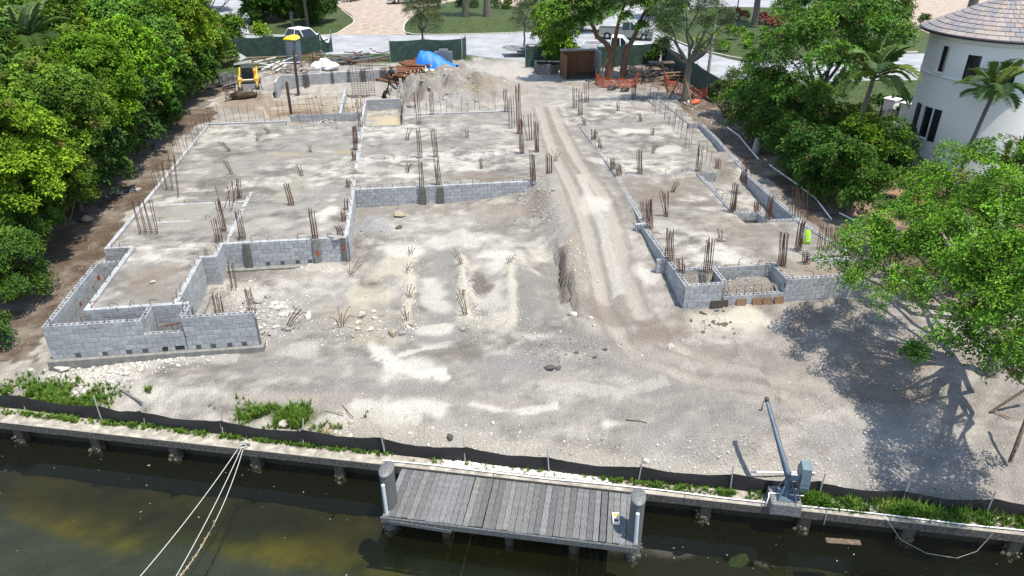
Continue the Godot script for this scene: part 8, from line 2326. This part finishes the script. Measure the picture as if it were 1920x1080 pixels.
	for x in [-0.48, 0.48]: part("side_window", m_box(Vector3(0.03, 0.85, 0.98)), M.glass_dark, o, Vector3(x, 1.44, -0.08))
	part("front_plate", m_box(Vector3(1.5, 0.26, 0.12), 0.03), M.cream, o, Vector3(0, 0.84, 0.62))
	cs = mb()
	prism(cs, PackedVector2Array([Vector2(1.05, 0.06), Vector2(1.95, 0.03), Vector2(1.95, 0.07), Vector2(1.12, 0.12), Vector2(1.1, 0.66), Vector2(1.04, 0.66)]), -0.95, 0.95, Transform3D(Basis(Vector3(0, 0, 1), Vector3(1, 0, 0), Vector3(0, 1, 0)), Vector3.ZERO))
	for x in [-0.96, 0.96]:
		prism(cs, PackedVector2Array([Vector2(1.05, 0.06), Vector2(1.95, 0.03), Vector2(1.5, 0.4), Vector2(1.08, 0.66)]), -0.02, 0.02, Transform3D(Basis(Vector3(0, 0, 1), Vector3(1, 0, 0), Vector3(0, 1, 0)), Vector3(x, 0, 0)))
	part("bucket", done(cs), M.tin, o)
	var sd := whole("soil_clump", rock(22, 0.5, 0.25), M.soil_brown, "clod of brown roots and soil heaped in front of the loader's bucket", "soil", on(-13.1, -59.0, 0.25), 0.1)
	sd.scale = Vector3(1.4, 1.0, 0.8)
	var rs := thing("root_tangle", "tangle of roots on the brown soil clump by the loader", "roots", on(-13.1, -58.8, 0.5))
	for i in 60:
		var a := Vector3(rng.randf_range(-1.3, 1.3), rng.randf_range(-0.3, 0.25), rng.randf_range(-0.3, 0.45))
		part("root", shared_root(i % 6), M.wood_dark if i % 2 else M.soil_brown, rs, a, Vector3(rng.randf() * 3, rng.randf() * 3, rng.randf() * 3))

func shared_root(v: int) -> ArrayMesh:
	var k := "root%d" % v
	if not shared.has(k):
		shared[k] = m_tube([Vector3.ZERO, Vector3(0.1, 0.06 * v, 0.05), Vector3(0.22, 0.02, -0.04 * v), Vector3(0.3, 0.1, 0.06)], 0.02, 4)
	return shared[k]

# ---------------------------------------------------------------- people: one skin meshed from a field of tapered limbs
func capsule(p: Vector3, a: Vector3, b: Vector3, ra: float, rb: float) -> float:
	var e := b - a
	var t := clampf((p - a).dot(e) / maxf(e.length_squared(), 1e-6), 0.0, 1.0)
	return p.distance_to(a + e * t) - lerpf(ra, rb, t)

func skin(st: SurfaceTool, bones: Array, cell: float, k: float) -> void:
	var lo := Vector3.ONE * 1e9
	var hi := -lo
	for b in bones:
		var r: float = maxf(b[2], b[3]) + cell * 3.0
		for q in 2:
			lo = lo.min(b[q] - Vector3.ONE * r)
			hi = hi.max(b[q] + Vector3.ONE * r)
	var n := Vector3i(((hi - lo) / cell).ceil()) + Vector3i.ONE
	var f := PackedFloat32Array()
	f.resize(n.x * n.y * n.z)
	f.fill(1.0)
	for b in bones:
		var r: float = maxf(b[2], b[3]) + cell * 2.0 + k
		var i0 := Vector3i(((b[0] as Vector3).min(b[1]) - Vector3.ONE * r - lo) / cell).clamp(Vector3i.ZERO, n - Vector3i.ONE)
		var i1 := Vector3i(((b[0] as Vector3).max(b[1]) + Vector3.ONE * r - lo) / cell).clamp(Vector3i.ZERO, n - Vector3i.ONE)
		for z in range(i0.z, i1.z + 1):
			for y in range(i0.y, i1.y + 1):
				for x in range(i0.x, i1.x + 1):
					var d := capsule(lo + Vector3(x, y, z) * cell, b[0], b[1], b[2], b[3])
					var id := (z * n.y + y) * n.x + x
					var o := f[id]
					var h := maxf(k - absf(d - o), 0.0) / k
					f[id] = minf(d, o) - h * h * k * 0.25
	var vid := {}
	var vs := []
	var cs := []
	var step := [1, n.x, n.x * n.y]
	for z in n.z - 1:
		for y in n.y - 1:
			for x in n.x - 1:
				var id := (z * n.y + y) * n.x + x
				var s := 0
				for c in 8:
					if f[id + (c & 1) + (n.x if c & 2 else 0) + (n.x * n.y if c & 4 else 0)] < 0.0: s += 1
				if s == 0 or s == 8: continue
				var p := Vector3.ZERO
				var m := 0
				for e in 12:
					var ax := e / 4
					var c0 := 0
					var bits := [1, 2, 4]
					var u: int = bits[(ax + 1) % 3]
					var v: int = bits[(ax + 2) % 3]
					if e & 1: c0 |= u
					if e & 2: c0 |= v
					var c1: int = c0 | bits[ax]
					var a := f[id + (c0 & 1) + (n.x if c0 & 2 else 0) + (n.x * n.y if c0 & 4 else 0)]
					var b2 := f[id + (c1 & 1) + (n.x if c1 & 2 else 0) + (n.x * n.y if c1 & 4 else 0)]
					if (a < 0.0) == (b2 < 0.0): continue
					var t := a / (a - b2)
					var q := Vector3(c0 & 1, (c0 >> 1) & 1, (c0 >> 2) & 1)
					q[ax] += t
					p += q
					m += 1
				p = lo + (Vector3(x, y, z) + p / m) * cell
				var best := 1e9
				var col := Color.WHITE
				for b in bones:
					var d := capsule(p, b[0], b[1], b[2], b[3])
					if d < best:
						best = d
						col = b[4]
				vid[id] = vs.size()
				vs.append(p)
				cs.append(col)
	for z in range(1, n.z - 1):
		for y in range(1, n.y - 1):
			for x in range(1, n.x - 1):
				var id := (z * n.y + y) * n.x + x
				for ax in 3:
					var a := f[id]
					var b := f[id + step[ax]]
					if (a < 0.0) == (b < 0.0): continue
					var u: int = step[(ax + 1) % 3]
					var v: int = step[(ax + 2) % 3]
					var q := [id, id - u, id - u - v, id - v]
					var ok := true
					for w in q:
						if not vid.has(w): ok = false
					if not ok: continue
					var out := Vector3.ZERO
					out[ax] = 1.0 if a < 0.0 else -1.0
					var i4 := []
					for w in q: i4.append(vid[w])
					var ord := [0, 1, 2, 0, 2, 3]
					var nn: Vector3 = (vs[i4[2]] - vs[i4[0]]).cross(vs[i4[1]] - vs[i4[0]])
					if nn.dot(out) < 0.0: ord = [0, 2, 1, 0, 3, 2]
					for w in ord:
						st.set_color(cs[i4[w]])
						st.add_vertex(vs[i4[w]])

func hand_bones(w: Vector3, d: Vector3, side: Vector3, c: Color, curl: float) -> Array:
	# palm, four unequal fingers bent at the knuckles, and a thumb from the side of the palm
	var nrm := d.cross(side).normalized()
	var out := [[w, w + d * 0.075, 0.028, 0.034, c], [w + side * 0.02, w + d * 0.08 + side * 0.025, 0.02, 0.018, c], [w - side * 0.02, w + d * 0.08 - side * 0.025, 0.02, 0.018, c]]
	var ln := [0.085, 0.095, 0.09, 0.07]
	for i in 4:
		var a := w + d * 0.085 + side * (0.033 - 0.022 * i)
		var e := (d + nrm * curl).normalized()
		var b: Vector3 = a + e * ln[i] * 0.5
		var g: Vector3 = b + (d * 0.4 + nrm * curl * 1.6).normalized() * ln[i] * 0.5
		out.append([a, b, 0.011, 0.0095, c])
		out.append([b, g, 0.0095, 0.008, c])
	var t0 := w + d * 0.02 + side * 0.03
	var t1 := t0 + (side + d * 0.7).normalized() * 0.045
	out.append([t0, t1, 0.013, 0.011, c])
	out.append([t1, t1 + (d + nrm * curl).normalized() * 0.035, 0.011, 0.009, c])
	return out

func person(label: String, at: Vector3, turn: float, J: Dictionary, shirt: Color, pants: Color) -> Node3D:
	var skin_c := Color(0.2, 0.11, 0.07)
	var boot := Color(0.05, 0.04, 0.035)
	var p := thing("person", label, "person", at, turn)
	var st := mb()
	st.set_smooth_group(0)
	var B := []
	B.append([J.pelvis, J.waist, 0.135, 0.125, pants])
	B.append([J.waist, J.chest, 0.13, 0.15, shirt])
	B.append([J.chest + Vector3(-0.09, 0.06, 0), J.chest + Vector3(0.09, 0.06, 0), 0.12, 0.12, shirt])
	B.append([J.chest, J.neck, 0.11, 0.06, shirt])
	B.append([J.neck, J.head, 0.055, 0.055, skin_c])
	for s in [0, 1]:
		B.append([J.sh[s], J.el[s], 0.068, 0.052, shirt])
		B.append([(J.sh[s] as Vector3).lerp(J.el[s], 0.7), J.el[s], 0.05, 0.044, skin_c])
		B.append([J.el[s], J.wr[s], 0.044, 0.03, skin_c])
		B.append([J.chest + Vector3(0, 0.06, 0), J.sh[s], 0.09, 0.07, shirt])
		B.append([J.hip[s], J.kn[s], 0.098, 0.066, pants])
		B.append([J.pelvis, J.hip[s], 0.13, 0.1, pants])
		B.append([J.kn[s], J.an[s], 0.066, 0.048, pants])
		B.append([J.an[s] + Vector3(0, -0.03, 0), J.toe[s], 0.052, 0.042, boot])
	skin(st, B, 0.02, 0.035)
	for s in [0, 1]:
		var d: Vector3 = ((J.wr[s] as Vector3) - J.el[s]).normalized()
		var sd: Vector3 = d.cross(Vector3.BACK if absf(d.z) < 0.8 else Vector3.UP).normalized() * (1.0 if s == 0 else -1.0)
		skin(st, hand_bones(J.wr[s], d, sd, skin_c, 0.7), 0.0065, 0.01)
	# head: skull, jaw, nose, ears, lips, eyes; look = the way it faces
	var H: Vector3 = J.head
	var F: Vector3 = J.look
	var R: Vector3 = F.cross(Vector3.UP).normalized()
	var U: Vector3 = R.cross(F).normalized()
	var hc := Color(0.012, 0.01, 0.009)
	var hb := [[H + U * 0.12 - F * 0.015, H + U * 0.135 + F * 0.01, 0.088, 0.085, skin_c], [H + U * 0.03 + F * 0.03, H + U * 0.06 + F * 0.045, 0.052, 0.058, skin_c], [H + U * 0.105 + F * 0.09, H + U * 0.075 + F * 0.112, 0.01, 0.017, skin_c],
		[H + U * 0.045 + F * 0.094 - R * 0.018, H + U * 0.045 + F * 0.094 + R * 0.018, 0.01, 0.01, Color(0.16, 0.06, 0.05)]]
	for s in [-1.0, 1.0]:
		hb.append([H + U * 0.115 + R * s * 0.088 - F * 0.01, H + U * 0.08 + R * s * 0.086 - F * 0.005, 0.018, 0.013, skin_c])
		hb.append([H + U * 0.113 + F * 0.083 + R * s * 0.032, H + U * 0.113 + F * 0.084 + R * s * 0.036, 0.0125, 0.0125, Color(0.02, 0.015, 0.012)])
		hb.append([H + U * 0.135 + F * 0.086 + R * s * 0.02, H + U * 0.135 + F * 0.078 + R * s * 0.048, 0.008, 0.007, hc])
	skin(st, hb, 0.008, 0.012)
	part("body", done(st), M.skin_cloth, p)
	var hs := mb()
	hs.set_smooth_group(0)
	skin(hs, [[H + U * 0.14 - F * 0.03, H + U * 0.155 - F * 0.0, 0.096, 0.09, hc], [H + U * 0.08 - F * 0.06, H + U * 0.13 - F * 0.05, 0.05, 0.07, hc]], 0.01, 0.02)
	part("hair", done(hs), M.skin_cloth, p)
	return p

func make_people() -> void:
	var g := Vector3(-1.75, 1.46, -62.0)
	var ft := -0.06
	person("standing worker in a black shirt, legs wide apart, holding a long handled tool", Vector3(g.x, g.y, g.z), 0.1, {
		"pelvis": Vector3(0, 0.86, 0), "waist": Vector3(0, 1.0, 0.01), "chest": Vector3(0, 1.25, 0.04), "neck": Vector3(0, 1.43, 0.05), "head": Vector3(0, 1.48, 0.09), "look": Vector3(0.05, -0.35, 1).normalized(),
		"sh": [Vector3(-0.2, 1.35, 0.05), Vector3(0.2, 1.35, 0.05)], "el": [Vector3(-0.3, 1.08, 0.14), Vector3(0.29, 1.1, 0.16)], "wr": [Vector3(-0.12, 0.93, 0.28), Vector3(0.1, 1.06, 0.33)],
		"hip": [Vector3(-0.1, 0.84, 0), Vector3(0.1, 0.84, 0)], "kn": [Vector3(-0.26, 0.45, 0.06), Vector3(0.3, 0.46, 0.06)], "an": [Vector3(-0.36, 0.08 + ft, 0), Vector3(0.46, 0.08 + ft, 0)], "toe": [Vector3(-0.42, 0.04 + ft, 0.16), Vector3(0.53, 0.04 + ft, 0.15)]}, Color(0.016, 0.016, 0.02), Color(0.012, 0.012, 0.014))
	var tl := mb()
	tube(tl, [Vector3(0.06, 1.16, 0.36), Vector3(-0.14, 0.0, 0.38)], [0.018], 6)
	var tool := thing("shovel", "long handled shovel held by the standing worker", "shovel", Vector3(g.x, g.y, g.z), 0.1)
	part("handle", done(tl), M.wood_pale, tool)
	part("blade", m_box(Vector3(0.2, 0.28, 0.02), 0.005), M.tin, tool, Vector3(-0.16, -0.06, 0.38), Vector3(0, 0, -0.17))
	var c := Vector3(-2.25, 0.98, -57.7)
	person("worker in a black shirt bending over behind the near grey wall", Vector3(c.x, c.y, c.z), 0.9, {
		"pelvis": Vector3(0, 0.8, -0.15), "waist": Vector3(0, 0.95, -0.06), "chest": Vector3(0, 1.16, 0.1), "neck": Vector3(0, 1.3, 0.2), "head": Vector3(0, 1.33, 0.26), "look": Vector3(0.0, -0.6, 1).normalized(),
		"sh": [Vector3(-0.2, 1.22, 0.16), Vector3(0.2, 1.22, 0.16)], "el": [Vector3(-0.26, 0.96, 0.26), Vector3(0.26, 0.96, 0.26)], "wr": [Vector3(-0.12, 0.8, 0.42), Vector3(0.13, 0.82, 0.42)],
		"hip": [Vector3(-0.1, 0.8, -0.14), Vector3(0.1, 0.8, -0.14)], "kn": [Vector3(-0.14, 0.44, 0.06), Vector3(0.14, 0.43, 0.08)], "an": [Vector3(-0.15, 0.06, -0.08), Vector3(0.15, 0.06, -0.02)], "toe": [Vector3(-0.17, 0.03, 0.1), Vector3(0.17, 0.03, 0.16)]}, Color(0.014, 0.014, 0.017), Color(0.02, 0.022, 0.03))
